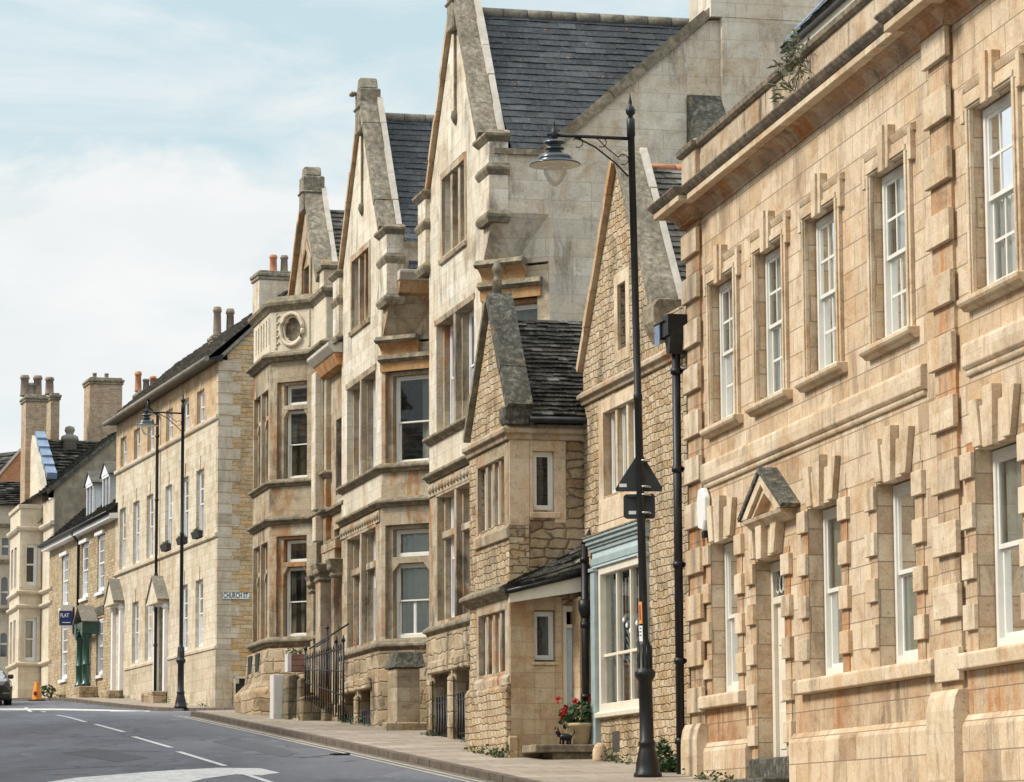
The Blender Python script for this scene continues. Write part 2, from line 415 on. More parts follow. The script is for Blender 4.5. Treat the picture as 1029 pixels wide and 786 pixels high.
M['grey'] = stone('greyish_wall_ashlar', [(.44, .38, .295), (.52, .46, .365), (.60, .54, .44), (.50, .39, .26), (.55, .49, .395)], .95, .36, .006, (.33, .29, .23), rust=(.46, .31, .16), rust_amt=.5, stain=(.12, .105, .08), stain_amt=.6, pale=(.60, .54, .43), pale_amt=.65, bump=.25, seed=11)
M['bay'] = stone('weathered_bay_stone', [(.30, .23, .14), (.385, .31, .205), (.44, .37, .26), (.36, .25, .135), (.41, .335, .23)], .62, .30, .006, (.24, .18, .12), rust=(.34, .17, .07), rust_amt=.85, stain=(.08, .07, .05), stain_amt=.85, pale=(.52, .45, .33), pale_amt=.35, bump=.4, seed=14)
M['bay_trim'] = stone('worn_dressed_stone', [(.29, .215, .13), (.38, .30, .195), (.44, .365, .255)], 1.6, .9, .004, (.26, .2, .13), rust=(.36, .17, .065), rust_amt=.95, stain=(.07, .06, .045), stain_amt=.85, pale=(.52, .45, .33), pale_amt=.3, bump=.5, seed=17, mfac=.4)
M['orange'] = stone('rust_stained_corbel_stone', [(.36, .19, .08), (.44, .26, .12), (.48, .32, .17)], 1.6, 2, .004, (.26, .16, .09), rust=(.40, .16, .045), rust_amt=.8, stain=(.12, .08, .05), stain_amt=.7, pale=(.5, .36, .2), pale_amt=.3, bump=.5, seed=19, mfac=.3)
M['ledge'] = weathered('lichened_ledge_stone', (.085, .075, .055), (.24, .20, .14), (.44, .37, .26), 6)
M['coping'] = weathered('lichened_coping', (.085, .075, .055), (.25, .22, .165), (.47, .42, .33), 9, bump=1.0)
M['fillet'] = weathered('pale_mortar_fillet', (.38, .35, .29), (.5, .46, .39), (.6, .56, .48), 6, lamt=.1)
M['coping_dark'] = weathered('black_lichened_coping', (.03, .03, .024), (.10, .095, .078), (.30, .28, .23), 10, bump=1.0)
M['rubble'] = rubble('coursed_rubble', [(.36, .25, .14), (.46, .345, .215), (.53, .42, .285), (.40, .27, .14), (.50, .39, .26)], .25, .125, joint=(.24, .175, .11), seed=21, rnd=.30, jw=.05, depth=.035)
M['rubble_dark'] = rubble('rough_rubble', [(.22, .15, .085), (.33, .235, .145), (.41, .31, .20), (.29, .185, .09), (.38, .275, .165)], .36, .17, joint=(.14, .10, .065), seed=25, rnd=.62, jw=.06, depth=.05, sa=.7)
M['plinth'] = rubble('worn_plinth_stone', [(.27, .20, .12), (.37, .285, .185), (.44, .35, .24), (.36, .25, .14)], .5, .30, joint=(.19, .14, .09), seed=28, rnd=.25, jw=.035, depth=.025, sa=.85)
M['bcol'] = stone('squared_pale_limestone', [(.46, .37, .25), (.53, .45, .33), (.58, .50, .385), (.50, .40, .26)], .52, .26, .007, (.33, .26, .17), rust=(.44, .27, .12), rust_amt=.45, stain=(.2, .17, .12), stain_amt=.35, pale=(.62, .56, .45), pale_amt=.55, bump=.35, seed=31)
M['bwarm'] = stone('squared_warm_limestone', [(.44, .28, .14), (.52, .36, .19), (.56, .42, .25)], .52, .26, .007, (.33, .24, .15), rust=(.44, .24, .09), rust_amt=.6, stain=(.2, .15, .1), stain_amt=.35, pale=(.58, .47, .32), pale_amt=.4, bump=.3, seed=33)
M['bside'] = rubble('coursed_orange_rubble', [(.36, .25, .14), (.47, .33, .18), (.52, .40, .25), (.54, .33, .13), (.47, .35, .21), (.50, .40, .27)], .42, .15, joint=(.34, .25, .16), pale=(.52, .36, .18), seed=37, rnd=.33, jw=.04, depth=.022, sa=.35)
M['quoin'] = stone('quoin_stone', [(.40, .33, .23), (.48, .40, .28), (.53, .45, .33)], .9, .36, .008, (.3, .24, .16), rust_amt=.3, stain=(.18, .16, .12), stain_amt=.5, bump=.4, seed=39)
M['kwall'] = rubble('yellow_rubble', [(.38, .28, .15), (.46, .36, .22), (.52, .42, .28), (.36, .23, .13)], .26, .12, joint=(.33, .26, .17), seed=41, rnd=.5, jw=.05, depth=.03, sa=.3)
M['cream'] = stone('smooth_cream_stone', [(.52, .44, .32), (.57, .49, .37), (.60, .53, .41)], .9, .36, .004, (.42, .35, .26), rust=(.48, .34, .18), rust_amt=.3, stain=(.26, .22, .17), stain_amt=.3, pale=(.62, .56, .46), pale_amt=.4, bump=.15, seed=43)
M['render'] = weathered('grey_patched_render', (.20, .17, .13), (.32, .27, .2), (.44, .38, .28), 2.4, lich=(.42, .30, .17), lamt=.3)
M['brick'] = stone('orange_brick', [(.38, .13, .05), (.48, .19, .08), (.52, .26, .12)], .22, .075, .008, (.4, .3, .2), rust_amt=.2, stain=(.2, .1, .06), stain_amt=.4, pale=(.5, .3, .18), pale_amt=.3, bump=.5, seed=45)
M['chim'] = stone('chimney_brickwork', [(.32, .21, .12), (.42, .30, .18), (.50, .38, .24), (.42, .20, .10)], .24, .085, .012, (.36, .29, .2), rust_amt=.3, stain=(.16, .13, .1), stain_amt=.6, pale=(.5, .42, .3), pale_amt=.3, bump=.7, seed=47)
M['mossy'] = stone('damp_mossy_stone', [(.12, .10, .07), (.20, .165, .11), (.27, .22, .14)], .5, .3, .015, (.08, .065, .045), rust_amt=.2, stain=(.045, .05, .03), stain_amt=.9, pale=(.33, .29, .19), pale_amt=.4, warp=.05, bump=1.0, seed=71)
M['slate_blue'] = slate('blue_slate', [(0, (.020, .024, .028)), (.5, (.033, .038, .043)), (.9, (.048, .055, .06)), (1, (.072, .08, .085))], (.17, .175, .17), .5, lich=(.48, .19, .03), rough=.7)
M['slate_grey'] = slate('stone_slate', [(0, (.10, .09, .075)), (.5, (.17, .155, .13)), (1, (.27, .25, .21))], (.42, .40, .35), .35, moss=(.05, .048, .035), moss_amt=.7, rough=.9)
M['slate_moss'] = slate('mossy_stone_slate', [(0, (.035, .032, .024)), (.7, (.075, .07, .058)), (1, (.17, .16, .14))], (.30, .29, .26), .4, moss=(.012, .012, .008), moss_amt=.97, rough=.95)
M['ridge'] = weathered('grey_ridge_tile', (.13, .12, .1), (.24, .22, .18), (.36, .33, .27), 10)
M['gold'] = stone('iron_stained_verge_stone', [(.38, .24, .12), (.46, .32, .17), (.50, .36, .21)], .8, 2, .01, (.2, .13, .07), rust=(.38, .18, .06), rust_amt=.6, stain=(.12, .09, .06), stain_amt=.7, bump=.5, seed=51)
M['terra'] = plain('terracotta', (.50, .21, .11), .85, var=.2, sc=5, bump=.3, dirt=(.2, .13, .09), dirt_amt=.5)
M['potgrey'] = plain('sooty_chimney_pot', (.22, .17, .13), .9, var=.3, sc=5, bump=.3)
M['lead'] = plain('blue_grey_lead', (.16, .22, .31), .5, var=.2, sc=3, dirt=(.26, .32, .38))
M['white'] = plain('white_gloss_paint', (.71, .69, .62), .4, var=.04, dirt=(.55, .52, .46), dirt_amt=.3)
M['whitefar'] = plain('white_sash_paint', (.78, .78, .78), .4, var=.04)
M['creampaint'] = plain('cream_paint', (.72, .66, .54), .45, var=.05, dirt=(.5, .42, .32), dirt_amt=.3)
M['blue'] = plain('duck_egg_blue_paint', (.33, .41, .41), .45, var=.1, dirt=(.2, .25, .23), dirt_amt=.35)
M['bluelight'] = plain('pale_blue_fascia_paint', (.50, .60, .62), .45, var=.07, dirt=(.3, .36, .36), dirt_amt=.3)
M['black'] = plain('black_iron_paint', (.009, .009, .010), .42, spec=.35, var=.3, sc=12, bump=.15, dirt=(.05, .045, .038), dirt_amt=.3)
M['blackteal'] = plain('dark_lamp_enamel', (.012, .022, .028), .28, spec=.6, var=.2, coat=.3)
M['signback'] = plain('dark_sign_back', (.028, .030, .028), .6, var=.12, sc=3)
M['steel'] = plain('galvanised_band', (.45, .45, .42), .4, metal=.6, var=.1)
M['green'] = plain('dark_green_gloss_paint', (.006, .055, .038), .3, spec=.5, var=.2, dirt=(.02, .09, .07), dirt_amt=.4, coat=.3)
M['glass'] = glassmat('window_glass', (.94, .96, .95), 1.5)
M['glassdark'] = glassmat('dark_window_glass', (.55, .58, .56), 1.3)
M['globe'] = glassmat('lamp_globe_glass', (.96, .97, .97), .7, .1)
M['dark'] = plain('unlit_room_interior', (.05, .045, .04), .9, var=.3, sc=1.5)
M['curtain'] = plain('pale_curtain', (.62, .61, .54), .9, var=.1, sc=4)
M['curtain2'] = plain('sage_grey_curtain', (.50, .50, .42), .9, var=.15, sc=4)
M['net'] = plain('white_net_blind', (.66, .67, .64), .9, var=.07, sc=4)
M['cabinet'] = plain('pale_grey_cabinet', (.62, .60, .56), .5, var=.06, dirt=(.4, .36, .3))
M['wood'] = plain('reddish_planter_wood', (.30, .16, .12), .75, var=.25, sc=4, bump=.3)
M['pot'] = plain('buff_plant_pot', (.42, .33, .2), .85, var=.15)
M['leaf'] = plain('leaf_green', (.045, .085, .03), .6, var=.45, sc=9)
M['leafdry'] = plain('olive_leaf', (.15, .16, .10), .7, var=.4, sc=9)
M['red'] = plain('red_petal', (.50, .015, .02), .6, var=.25, sc=14)
M['redpaint'] = plain('red_wood_trim', (.28, .07, .04), .6, var=.2)
M['orangep'] = plain('orange_cone_plastic', (.75, .30, .05), .45, var=.12)
M['purple'] = plain('purple_print', (.20, .02, .10), .5, var=.1)
M['navy'] = plain('navy_sign_panel', (.01, .03, .13), .4, var=.1)
M['ink'] = plain('black_lettering', (.01, .01, .01), .5, var=0)
M['whitesign'] = plain('white_sign_plate', (.75, .75, .73), .4, var=.03)
M['car'] = plain('black_car_paint', (.008, .009, .012), .15, spec=.6, var=.1, coat=1.0)
M['rubber'] = plain('tyre_rubber', (.015, .015, .015), .8, var=.1)
M['chrome'] = plain('chrome', (.6, .6, .6), .15, metal=1.0, var=.02)
M['carglass'] = plain('windscreen_glass', (.05, .07, .09), .05, spec=.8, var=.02, coat=1.0)
M['lampglass'] = plain('headlamp_glass', (.55, .58, .62), .1, spec=.8, var=.05, coat=1.0)
M['line'] = plain('worn_white_road_paint', (.62, .61, .58), .7, var=.12, sc=3, dirt=(.2, .2, .21), dirt_amt=.8)
M['yline'] = plain('worn_yellow_road_paint', (.46, .41, .31), .7, var=.12, sc=3, dirt=(.20, .195, .19), dirt_amt=.9)
M['patch'] = plain('newer_tarmac_patch', (.085, .088, .098), .85, var=.3, sc=20, bump=.4)
M['grit'] = plain('gutter_grit', (.16, .135, .105), .95, var=.45, sc=7, bump=.5)
M['weed'] = plain('weed_green', (.06, .10, .04), .7, var=.4, sc=9)
M['shopthing'] = plain('window_display', (.45, .40, .35), .8, var=.4, sc=5)

def ground_mat(name, kindv):
    m, nt = newmat(name); T = NT(nt); pos = T.n('ShaderNodeNewGeometry').outputs['Position']
    if kindv == 'asphalt':
        n = T.noise(pos, 30, 6, .75); b = T.noise(T.mapv(pos, sc=(1, .25, 1)), .45, 5, .6)
        c = T.ramp(n, [(.3, (.10, .104, .117)), (.5, (.155, .16, .178)), (.7, (.235, .24, .26))])
        c = T.mix(T.ramp(b, [(.40, .65), (.56, 0)]), c, (.085, .088, .10))
        c = T.mix(T.ramp(T.noise(T.mapv(pos, sc=(1, .3, 1), loc=(5, 2, 1)), 2.2, 7, .7), [(.55, 0), (.66, .5)]), c, (.25, .25, .265))
        sp = T.noise(pos, 9, 5, .8); c = T.mix(T.ramp(sp, [(.62, 0), (.70, .5)]), c, (.055, .055, .06))
        vo = T.n('ShaderNodeTexVoronoi'); vo.inputs['Scale'].default_value = .16; T.l(T.mapv(pos, sc=(1, .45, 1)), vo.inputs['Vector'])
        c = T.mix(T.ramp(vo.outputs[1], [(.2, .3), (.5, 0)]), c, (.08, .08, .092))
        cr = T.n('ShaderNodeTexVoronoi', feature='DISTANCE_TO_EDGE'); cr.inputs['Scale'].default_value = .23
        wv = T.n('ShaderNodeVectorMath', operation='ADD'); nz = T.n('ShaderNodeTexNoise'); nz.inputs['Scale'].default_value = 1.2; T.l(pos, nz.inputs[0]); T.l(nz.outputs[1], wv.inputs[0]); T.l(pos, wv.inputs[1]); T.l(wv.outputs[0], cr.inputs['Vector'])
        c = T.mix(T.ramp(cr.outputs[0], [(0, .7), (.012, 0)]), c, (.03, .03, .034))
        h = n; r = .8
    elif kindv == 'paving':
        br = T.n('ShaderNodeTexBrick', offset=.5); br.inputs['Scale'].default_value = 1; br.inputs['Brick Width'].default_value = .9; br.inputs['Row Height'].default_value = .6
        br.inputs['Mortar Size'].default_value = .012; br.inputs['Color1'].default_value = (0, 0, 0, 1); br.inputs['Color2'].default_value = (1, 1, 1, 1)
        mp = T.n('ShaderNodeMapping'); mp.inputs['Rotation'].default_value = (0, 0, radians(-13.3)); T.l(pos, mp.inputs[0]); T.l(mp.outputs[0], br.inputs['Vector'])
        c = T.ramp(br.outputs[0], [(0, (.27, .225, .175)), (.5, (.34, .29, .225)), (1, (.41, .35, .28))])
        n = T.noise(pos, 9, 7, .7)
        c = T.mix(T.ramp(n, [(.45, 0), (.7, .5)]), c, (.20, .16, .125))
        c = T.mix(T.ramp(T.noise(pos, .8, 4), [(.4, .4), (.6, 0)]), c, (.24, .19, .15))
        c = T.mix(T.math('MULTIPLY', br.outputs[1], .75), c, (.12, .1, .08)); h = n; r = .85
    else:
        n = T.noise(pos, 12, 6, .7)
        br = T.n('ShaderNodeTexWave', wave_type='BANDS', bands_direction='Y'); br.inputs['Scale'].default_value = .35; T.l(pos, br.inputs['Vector'])
        c = T.ramp(n, [(.3, (.085, .065, .052)), (.5, (.14, .11, .088)), (.7, (.22, .18, .145))])
        c = T.mix(T.ramp(br.outputs[0], [(.0, .9), (.04, 0)]), c, (.03, .025, .02)); c = T.mix(T.ramp(T.noise(pos, 1.3, 5), [(.45, .6), (.6, 0)]), c, (.10, .08, .06)); h = n; r = .85
    bp = T.n('ShaderNodeBump'); bp.inputs['Strength'].default_value = .35; bp.inputs['Distance'].default_value = .01; T.l(h, bp.inputs['Height'])
    T.finish(c, r, bp.outputs[0], spec=.25); return m
M['asphalt'] = ground_mat('asphalt', 'asphalt'); M['paving'] = ground_mat('stone_paving', 'paving'); M['kerb'] = ground_mat('granite_kerb', 'kerb')

# ------------------------------------------------------------------ building helpers
def sash(parent, fr, u0, u1, z0, z1, o, cols=2, rt=2, rb=2, paint='white', glass='glass', fw=.06, bar=.024, curtain=None, split=.5, name='window', cmat='curtain', cdep=.16):
    m = MB(fr)
    for a, b, c, d in ((u0, u0+fw, z0, z1), (u1-fw, u1, z0, z1), (u0+fw, u1-fw, z1-fw, z1), (u0+fw, u1-fw, z0, z0+fw*1.3)):
        m.box(fr, a, b, o-.10, o+.0, c, d)
    zi0, zi1 = z0+fw*1.3, z1-fw; zm = zi0+(zi1-zi0)*split; ui0, ui1 = u0+fw, u1-fw; st = fw*.62
    g = MB(fr)
    for (a, b, off, rows) in ((zm-.015, zi1, o-.02, rt), (zi0, zm+.015, o-.06, rb)):
        if rows == 0: continue
        for x0, x1, y0, y1 in ((ui0, ui0+st, a, b), (ui1-st, ui1, a, b), (ui0+st, ui1-st, b-st, b), (ui0+st, ui1-st, a, a+st)):
            m.box(fr, x0, x1, off-.035, off-.002, y0, y1)
        for i in range(1, cols):
            x = ui0+(ui1-ui0)*i/cols; m.box(fr, x-bar/2, x+bar/2, off-.03, off-.006, a+st, b-st)
        for i in range(1, rows):
            y = a+(b-a)*i/rows; m.box(fr, ui0+st, ui1-st, off-.028, off-.008, y-bar/2, y+bar/2)
        g.poly([fr.p(ui0+.01, a+.01, off-.018), fr.p(ui1-.01, a+.01, off-.018), fr.p(ui1-.01, b-.01, off-.018), fr.p(ui0+.01, b-.01, off-.018)])
    w = m.build(name, M[paint], parent); g.build('pane', M[glass], w)
    if curtain:
        c = MB(fr)
        for a, b in curtain:
            n = max(3, int((b-a)*(u1-u0)/.05)); pa = None
            for i in range(n+1):
                x = u0+(u1-u0)*(a+(b-a)*i/n); oo = o-cdep-.03*sin(i*1.7)-.015*sin(i*.8)
                if pa: c.poly([fr.p(pa[0], zi0, pa[1]), fr.p(x, zi0, oo), fr.p(x, zi1, oo), fr.p(pa[0], zi1, pa[1])], smooth=True)
                pa = (x, oo)
        c.build('curtain', M[cmat], w)
    return w
def slates(mb, A, B, C, D, w=.3, ex=.22, th=.018, keep=None, jit=.012, tone=(0, 1)):
    """A,B eave left/right, C ridge right, D ridge left"""
    A, B, C, D = map(Vector, (A, B, C, D)); H = ((D-A).length+(C-B).length)/2; rows = max(2, int(H/ex))
    nrm = (B-A).cross(D-A).normalized()
    if nrm.z < 0: nrm = -nrm
    for r in range(rows):
        t0, t1 = r/rows, min(1, (r+1.25)/rows)
        L0, R0, L1, R1 = A.lerp(D, t0), B.lerp(C, t0), A.lerp(D, t1), B.lerp(C, t1)
        W = (R0-L0).length; n = max(1, int(W/w)); s = -(.5 if r % 2 else 0)/n
        while s < 1:
            ws = (1/n)*random.uniform(.85, 1.15); a, b = max(0, s+.004/n*2), min(1, s+ws); s += ws
            if b-a < .15/n: continue
            if keep and not keep((a+b)/2, t0): continue
            j = random.uniform(-jit, jit); l = th*random.uniform(.8, 1.6)
            dn = (L1-L0).normalized()*j
            p0, p1, p2, p3 = L0.lerp(R0, a)+dn, L0.lerp(R0, b)+dn, L1.lerp(R1, b), L1.lerp(R1, a)
            q0, q1 = p0+nrm*l*1.6, p1+nrm*l*1.6; q2, q3 = p2+nrm*.003, p3+nrm*.003
            tn = random.uniform(*tone); mb.poly([q0, q1, q2, q3], col=tn); mb.poly([p0, p1, q1, q0], col=tn*.7)
            mb.poly([p0, q0, q3], col=tn*.7); mb.poly([p1, q1, q2], col=tn*.7)
    mb.poly([A-nrm*.02, B-nrm*.02, C-nrm*.02, D-nrm*.02], col=.1)
def coping(mb, fr, a, b, o0, o1, th=.16, **k):
    """sloping coping slab from (u,z) a to b on frame, thickness th above the line"""
    du, dz = b[0]-a[0], b[1]-a[1]; l = hypot(du, dz); nu, nz = -dz/l*th, du/l*th
    if nz < 0: nu, nz = -nu, -nz
    n = max(1, int(l/.8))
    for i in range(n):
        s, e = i/n, (i+1)/n; g = .006/l
        P = [(a[0]+du*s, a[1]+dz*s), (a[0]+du*(e-g), a[1]+dz*(e-g))]
        j = random.uniform(-.012, .012)
        mb.prism(fr, [P[0], P[1], (P[1][0]+nu, P[1][1]+nz+j), (P[0][0]+nu, P[0][1]+nz+j)], o0, o1+j, **k)
def string(mb, path, z, o=.1, h=.12, **k):
    mb.sweep(path, [(-.02, z-h*.5), (o*.35, z-h*.5), (o*.55, z-h*.1), (o, z), (o, z+h*.35), (o*.2, z+h*.75), (-.02, z+h*.75)], **k)
def chimney_stack(parent, fr, u0, u1, o0, o1, z0, z1, mat, pots, cap='coping', name='chimney', potr=.14, poth=.55, capo=.09, potmats=('terra',)):
    m = MB(fr); m.box(fr, u0, u1, o0, o1, z0, z1-.28)
    c = m.build(name, M[mat], parent)
    k = MB(fr); k.box(fr, u0-capo*.6, u1+capo*.6, o0-capo*.6, o1+capo*.6, z1-.28, z1-.16); k.box(fr, u0-capo, u1+capo, o0-capo, o1+capo, z1-.158, z1-.04); k.box(fr, u0, u1, o0, o1, z1-.038, z1+.05)
    k.build('chimney_cap', M[cap], c, bev=.02)
    for i, (pu, ph, pm) in enumerate(pots):
        q = MB(fr); x, y = fr.xy(pu, (o0+o1)/2)
        q.lathe((x, y, z1+.04), [(potr*1.15, 0), (potr, .06), (potr*.88, ph*.8), (potr*1.08, ph*.82), (potr*1.08, ph*.93), (potr*.9, ph*.94), (potr*.9, ph), (potr*.7, ph), (potr*.65, ph-.12)], 14)
        q.build('chimney_pot', M[pm], c)
    return c

# ================================================================== A: big honey-stone town house on the right
FA = fvp(PL(688, 50.1), -90)
ax, ay = FA.xy(.6, .1)
HA = thing('town_house', 'large honey stone town house with pedimented door and heavy cornice, nearest on the right', 'house', (ax, ay, zp(ay)))
UE = 19.0; ZC = 10.64
w1 = [2.16, 4.84, 7.48, 10.5, 14.4]; WU = 1.45
g1 = [1.91, 7.26, 10.41, 14.19]; WG = 1.55
dr = (4.51, 6.02)
holes = [(u, u+WU, 7.36, 9.5) for u in w1]+[(u, u+WG, 3.46, 5.70) for u in g1]+[(dr[0], dr[1], 2.5, 5.22), (17.2, 18.65, 7.36, 9.5), (17.1, 18.6, 3.46, 5.7)]
m = MB(FA); m.wall(FA, [(.55, 0), (UE, 0), (UE, ZC+.3), (.55, ZC+.3)], holes, 0, .36)
SA = side(FA, .55)
m.build('wall', M['warm'], HA)
m = MB(FA)   # hidden far end wall and back
m.box(FA, .55, .9, -9, -.36, 0, ZC+.3); m.box(FA, UE-.35, UE, -9, -.36, 0, ZC+.3); m.box(FA, .9, UE-.35, -9, -8.7, 0, ZC+.3)
m.build('rear_wall', M['warm'], HA)
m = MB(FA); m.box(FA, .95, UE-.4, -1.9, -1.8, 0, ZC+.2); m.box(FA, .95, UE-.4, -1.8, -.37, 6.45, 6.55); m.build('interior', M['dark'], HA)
# plinth
m = MB(FA)
for a, b in ((1.62, 4.12), (6.45, 12.86), (13.8, UE)):
    m.prof(FA, a, b, [(-.02, 0), (.10, 0), (.10, 2.66), (.085, 2.70), (.03, 2.79), (-.02, 2.80)])
    for k in range(3): pass
m.build('plinth', M['warm'], HA)
m = MB(FA)
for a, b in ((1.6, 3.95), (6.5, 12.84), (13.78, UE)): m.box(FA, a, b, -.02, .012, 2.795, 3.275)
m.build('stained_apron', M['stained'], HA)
# rusticated pilasters
m = MB(FA)
for (a, b, ztop, ph, zs) in ((.62, 1.58, ZC, .688, 6.0), (12.86, 13.74, ZC, .71, 6.02)):
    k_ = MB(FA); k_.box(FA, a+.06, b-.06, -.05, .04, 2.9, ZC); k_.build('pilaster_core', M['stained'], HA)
    z = zs-ph*5
    while z < ZC-.2:
        m.prism(FA, [(a, max(z, 3.0)), (b, max(z, 3.0)), (b, min(z+.37, ZC)), (a, min(z+.37, ZC))], .04, .105)
        z += ph
    m.prof(FA, a-.06, b+.06, [(-.02, 0), (.2, 0), (.2, 2.85), (.17, 3.0), (.13, 3.08), (-.02, 3.08)])
m.build('rusticated_pilaster', M['warm_trim'], HA, bev=.006)
# string course (a flat band with a small moulding under it)
m = MB(FA)
for a, b in ((1.62, 12.5), (14.02, UE)):
    m.prof(FA, a, b, [(-.02, 6.60), (.05, 6.60), (.085, 6.64), (.085, 6.86), (.07, 6.90), (-.02, 6.91)])
    m.prof(FA, a+.02, b-.02, [(-.02, 6.53), (.03, 6.53), (.045, 6.56), (.045, 6.598), (-.02, 6.598)])
m.build('string_course', M['warm_trim'], HA, bev=.008)
# cornice with breaks over the pilasters and a return at the far end
cp = [FA.xy(.62, -8.8), FA.xy(.62, .12), FA.xy(1.6, .12), FA.xy(1.6, 0), FA.xy(12.86, 0), FA.xy(12.86, .12), FA.xy(13.76, .12), FA.xy(13.76, 0), FA.xy(UE, 0)]
m = MB(FA); m.sweep(cp, [(-.1, ZC-.02), (.02, ZC-.02), (.02, ZC+.03), (.05, ZC+.05), (.06, ZC+.08), (.12, ZC+.135), (.2, ZC+.17), (-.1, ZC+.17)]); m.build('bed_moulding', M['corn'], HA)
m = MB(FA); m.sweep(cp, [(-.1, ZC+.172), (.33, ZC+.172), (.33, ZC+.27), (-.1, ZC+.27)]); m.build('corona', M['warm_trim'], HA, bev=.01)
m = MB(FA); m.sweep(cp, [(-.1, ZC+.272), (.34, ZC+.272), (.38, ZC+.31), (.42, ZC+.36), (.42, ZC+.38), (.12, ZC+.43), (-.1, ZC+.43)]); m.build('cornice_top', M['corn_top'], HA)
# parapet with coping and end pier
m = MB(FA); m.box(FA, 1.62, 12.82, -.24, .03, ZC+.42, ZC+1.05); m.box(FA, .72, 1.618, -.3, .10, ZC+.42, ZC+1.07); m.box(FA, 12.822, 13.7, -.3, .11, ZC+.42, ZC+1.07); m.box(FA, 13.702, UE, -.24, .03, ZC+.42, ZC+1.05)
m.box(FA, .72, 1.0, -8.8, -.302, ZC+.42, ZC+1.05)
m.build('parapet', M['parapet'], HA)
pp = [FA.xy(.72, -8.8), FA.xy(.72, .10), FA.xy(1.62, .10), FA.xy(1.62, .03), FA.xy(12.82, .03), FA.xy(12.82, .11), FA.xy(13.7, .11), FA.xy(13.7, .03), FA.xy(UE, .03)]
m = MB(FA); m.sweep(pp, [(-.3, ZC+1.05), (.03, ZC+1.05), (.07, ZC+1.09), (.08, ZC+1.16), (.0, ZC+1.21), (-.3, ZC+1.22)]); m.build('parapet_coping', M['corn_top'], HA)
# first-floor windows: eared architrave, stepped keystone, sill
def first_floor(u, jx):
    m = MB(FA); u2 = u+WU; w = .17; zt, zb = 9.5, 7.36
    for a, b in ((u-w, u-.002), (u2+.002, u2+w)):
        m.box(FA, a, b, 0, .05, zb, zt+.12)
    for a, b in ((u-.10, u-.03), (u2+.03, u2+.10)): m.box(FA, a, b, .05, .072, zb, zt+.04)
    m.box(FA, u-w, u2+w, 0, .06, zt+.005, zt+.2)
    m.box(FA, u-.10, u2+.10, .06, .08, zt+.03, zt+.1)
    # outer ears
    for a, b in ((u-w-.12, u-w-.002), (u2+w+.002, u2+w+.12)): m.box(FA, a, b, 0, .065, zt-.12, zt+.30)
    m.prof(FA, u-w-.16, u2+w+.16, [(-.01, zt+.22), (.04, zt+.22), (.06, zt+.26), (.075, zt+.30), (-.01, zt+.33)])
    c = (u+u2)/2
    m.prism(FA, [(c-.20, zt-.06), (c+.20, zt-.06), (c+.23, zt+.46), (c-.23, zt+.46)], 0, .10)
    m.prism(FA, [(c-.09, zt-.085), (c+.09, zt-.085), (c+.11, zt+.48), (c-.11, zt+.48)], .10, .135)
    a = m.build('window_architrave', M['warm_trim'], HA, bev=.005)
    m = MB(FA)
    m.prof(FA, u-.3, u2+.3, [(-.3, zb-.11), (.07, zb-.11), (.1, zb-.07), (.13, zb-.06), (.15, zb-.03), (.15, zb+.02), (-.3, zb+.04)])
    m.build('window_sill', M['warm_trim'], HA, bev=.01)
    sash(HA, FA, u+.03, u2-.03, zb+.04, zt-.02, -.10, 3, 2, 2, 'creampaint' if False else 'white', curtain=[(0, 1)], cmat='net', cdep=.14, fw=.075, bar=.035)
for i, u in enumerate(w1+[17.2]): first_floor(u, i)
# ground-floor blocked surrounds
def voussoirs(m, c, half, z, sc=1.0):
    h = .62*sc
    m.prism(FA, [(c-.13, z-.05), (c+.13, z-.05), (c+.17, z+h), (c-.17, z+h)], 0, .115)
    m.prism(FA, [(c-.38, z-.02), (c-.132, z-.02), (c-.172, z+h*.72), (c-.46, z+h*.72)], 0, .05)
    m.prism(FA, [(c+.132, z-.02), (c+.38, z-.02), (c+.46, z+h*.72), (c+.172, z+h*.72)], 0, .05)
    m.prism(FA, [(c-.62, z), (c-.382, z), (c-.50, z+h*.86), (c-.78, z+h*.86)], 0, .08)
    m.prism(FA, [(c+.382, z), (c+.62, z), (c+.80, z+h*.86), (c+.50, z+h*.86)], 0, .08)
def gibbs(u0, u2, z0, z1, ph=.56):
    m = MB(FA); z = z1-.02
    while z-.29 > z0:
        for a, b in ((u0-.40, u0), (u2, u2+.40)): m.box(FA, a, b, -.001, .06, z-.285, z)
        z -= ph
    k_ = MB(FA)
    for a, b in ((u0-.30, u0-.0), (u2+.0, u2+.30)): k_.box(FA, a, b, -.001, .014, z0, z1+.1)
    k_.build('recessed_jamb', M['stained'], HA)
    for a, b in ((u0-.22, u0-.04), (u2+.04, u2+.22)): m.box(FA, a, b, -.001, .010, z0, z1+.3)
    voussoirs(m, (u0+u2)/2, (u2-u0)/2, z1+.002)
    return m
for i, u in enumerate(g1+[17.1]):
    m = gibbs(u, u+WG, 3.46, 5.70); m.build('blocked_surround', M['warm_trim'], HA, bev=.006)
    m = MB(FA)
    a, b = (u-.42, u+WG+.42)
    if i in (1,): b = 9.6
    if i in (2,): a = 9.602; b = 12.8
    m.prof(FA, a, b, [(-.34, 3.28), (.13, 3.28), (.14, 3.30), (.14, 3.45), (.12, 3.47), (-.34, 3.50)])
    m.build('window_sill', M['warm_trim'], HA, bev=.012)
    sash(HA, FA, u+.02, u+WG-.02, 3.50, 5.68, -.19, 1, 1, 1, 'white', curtain=[(0.0, 1)], fw=.085, name='window', cdep=.12, cmat='curtain2')
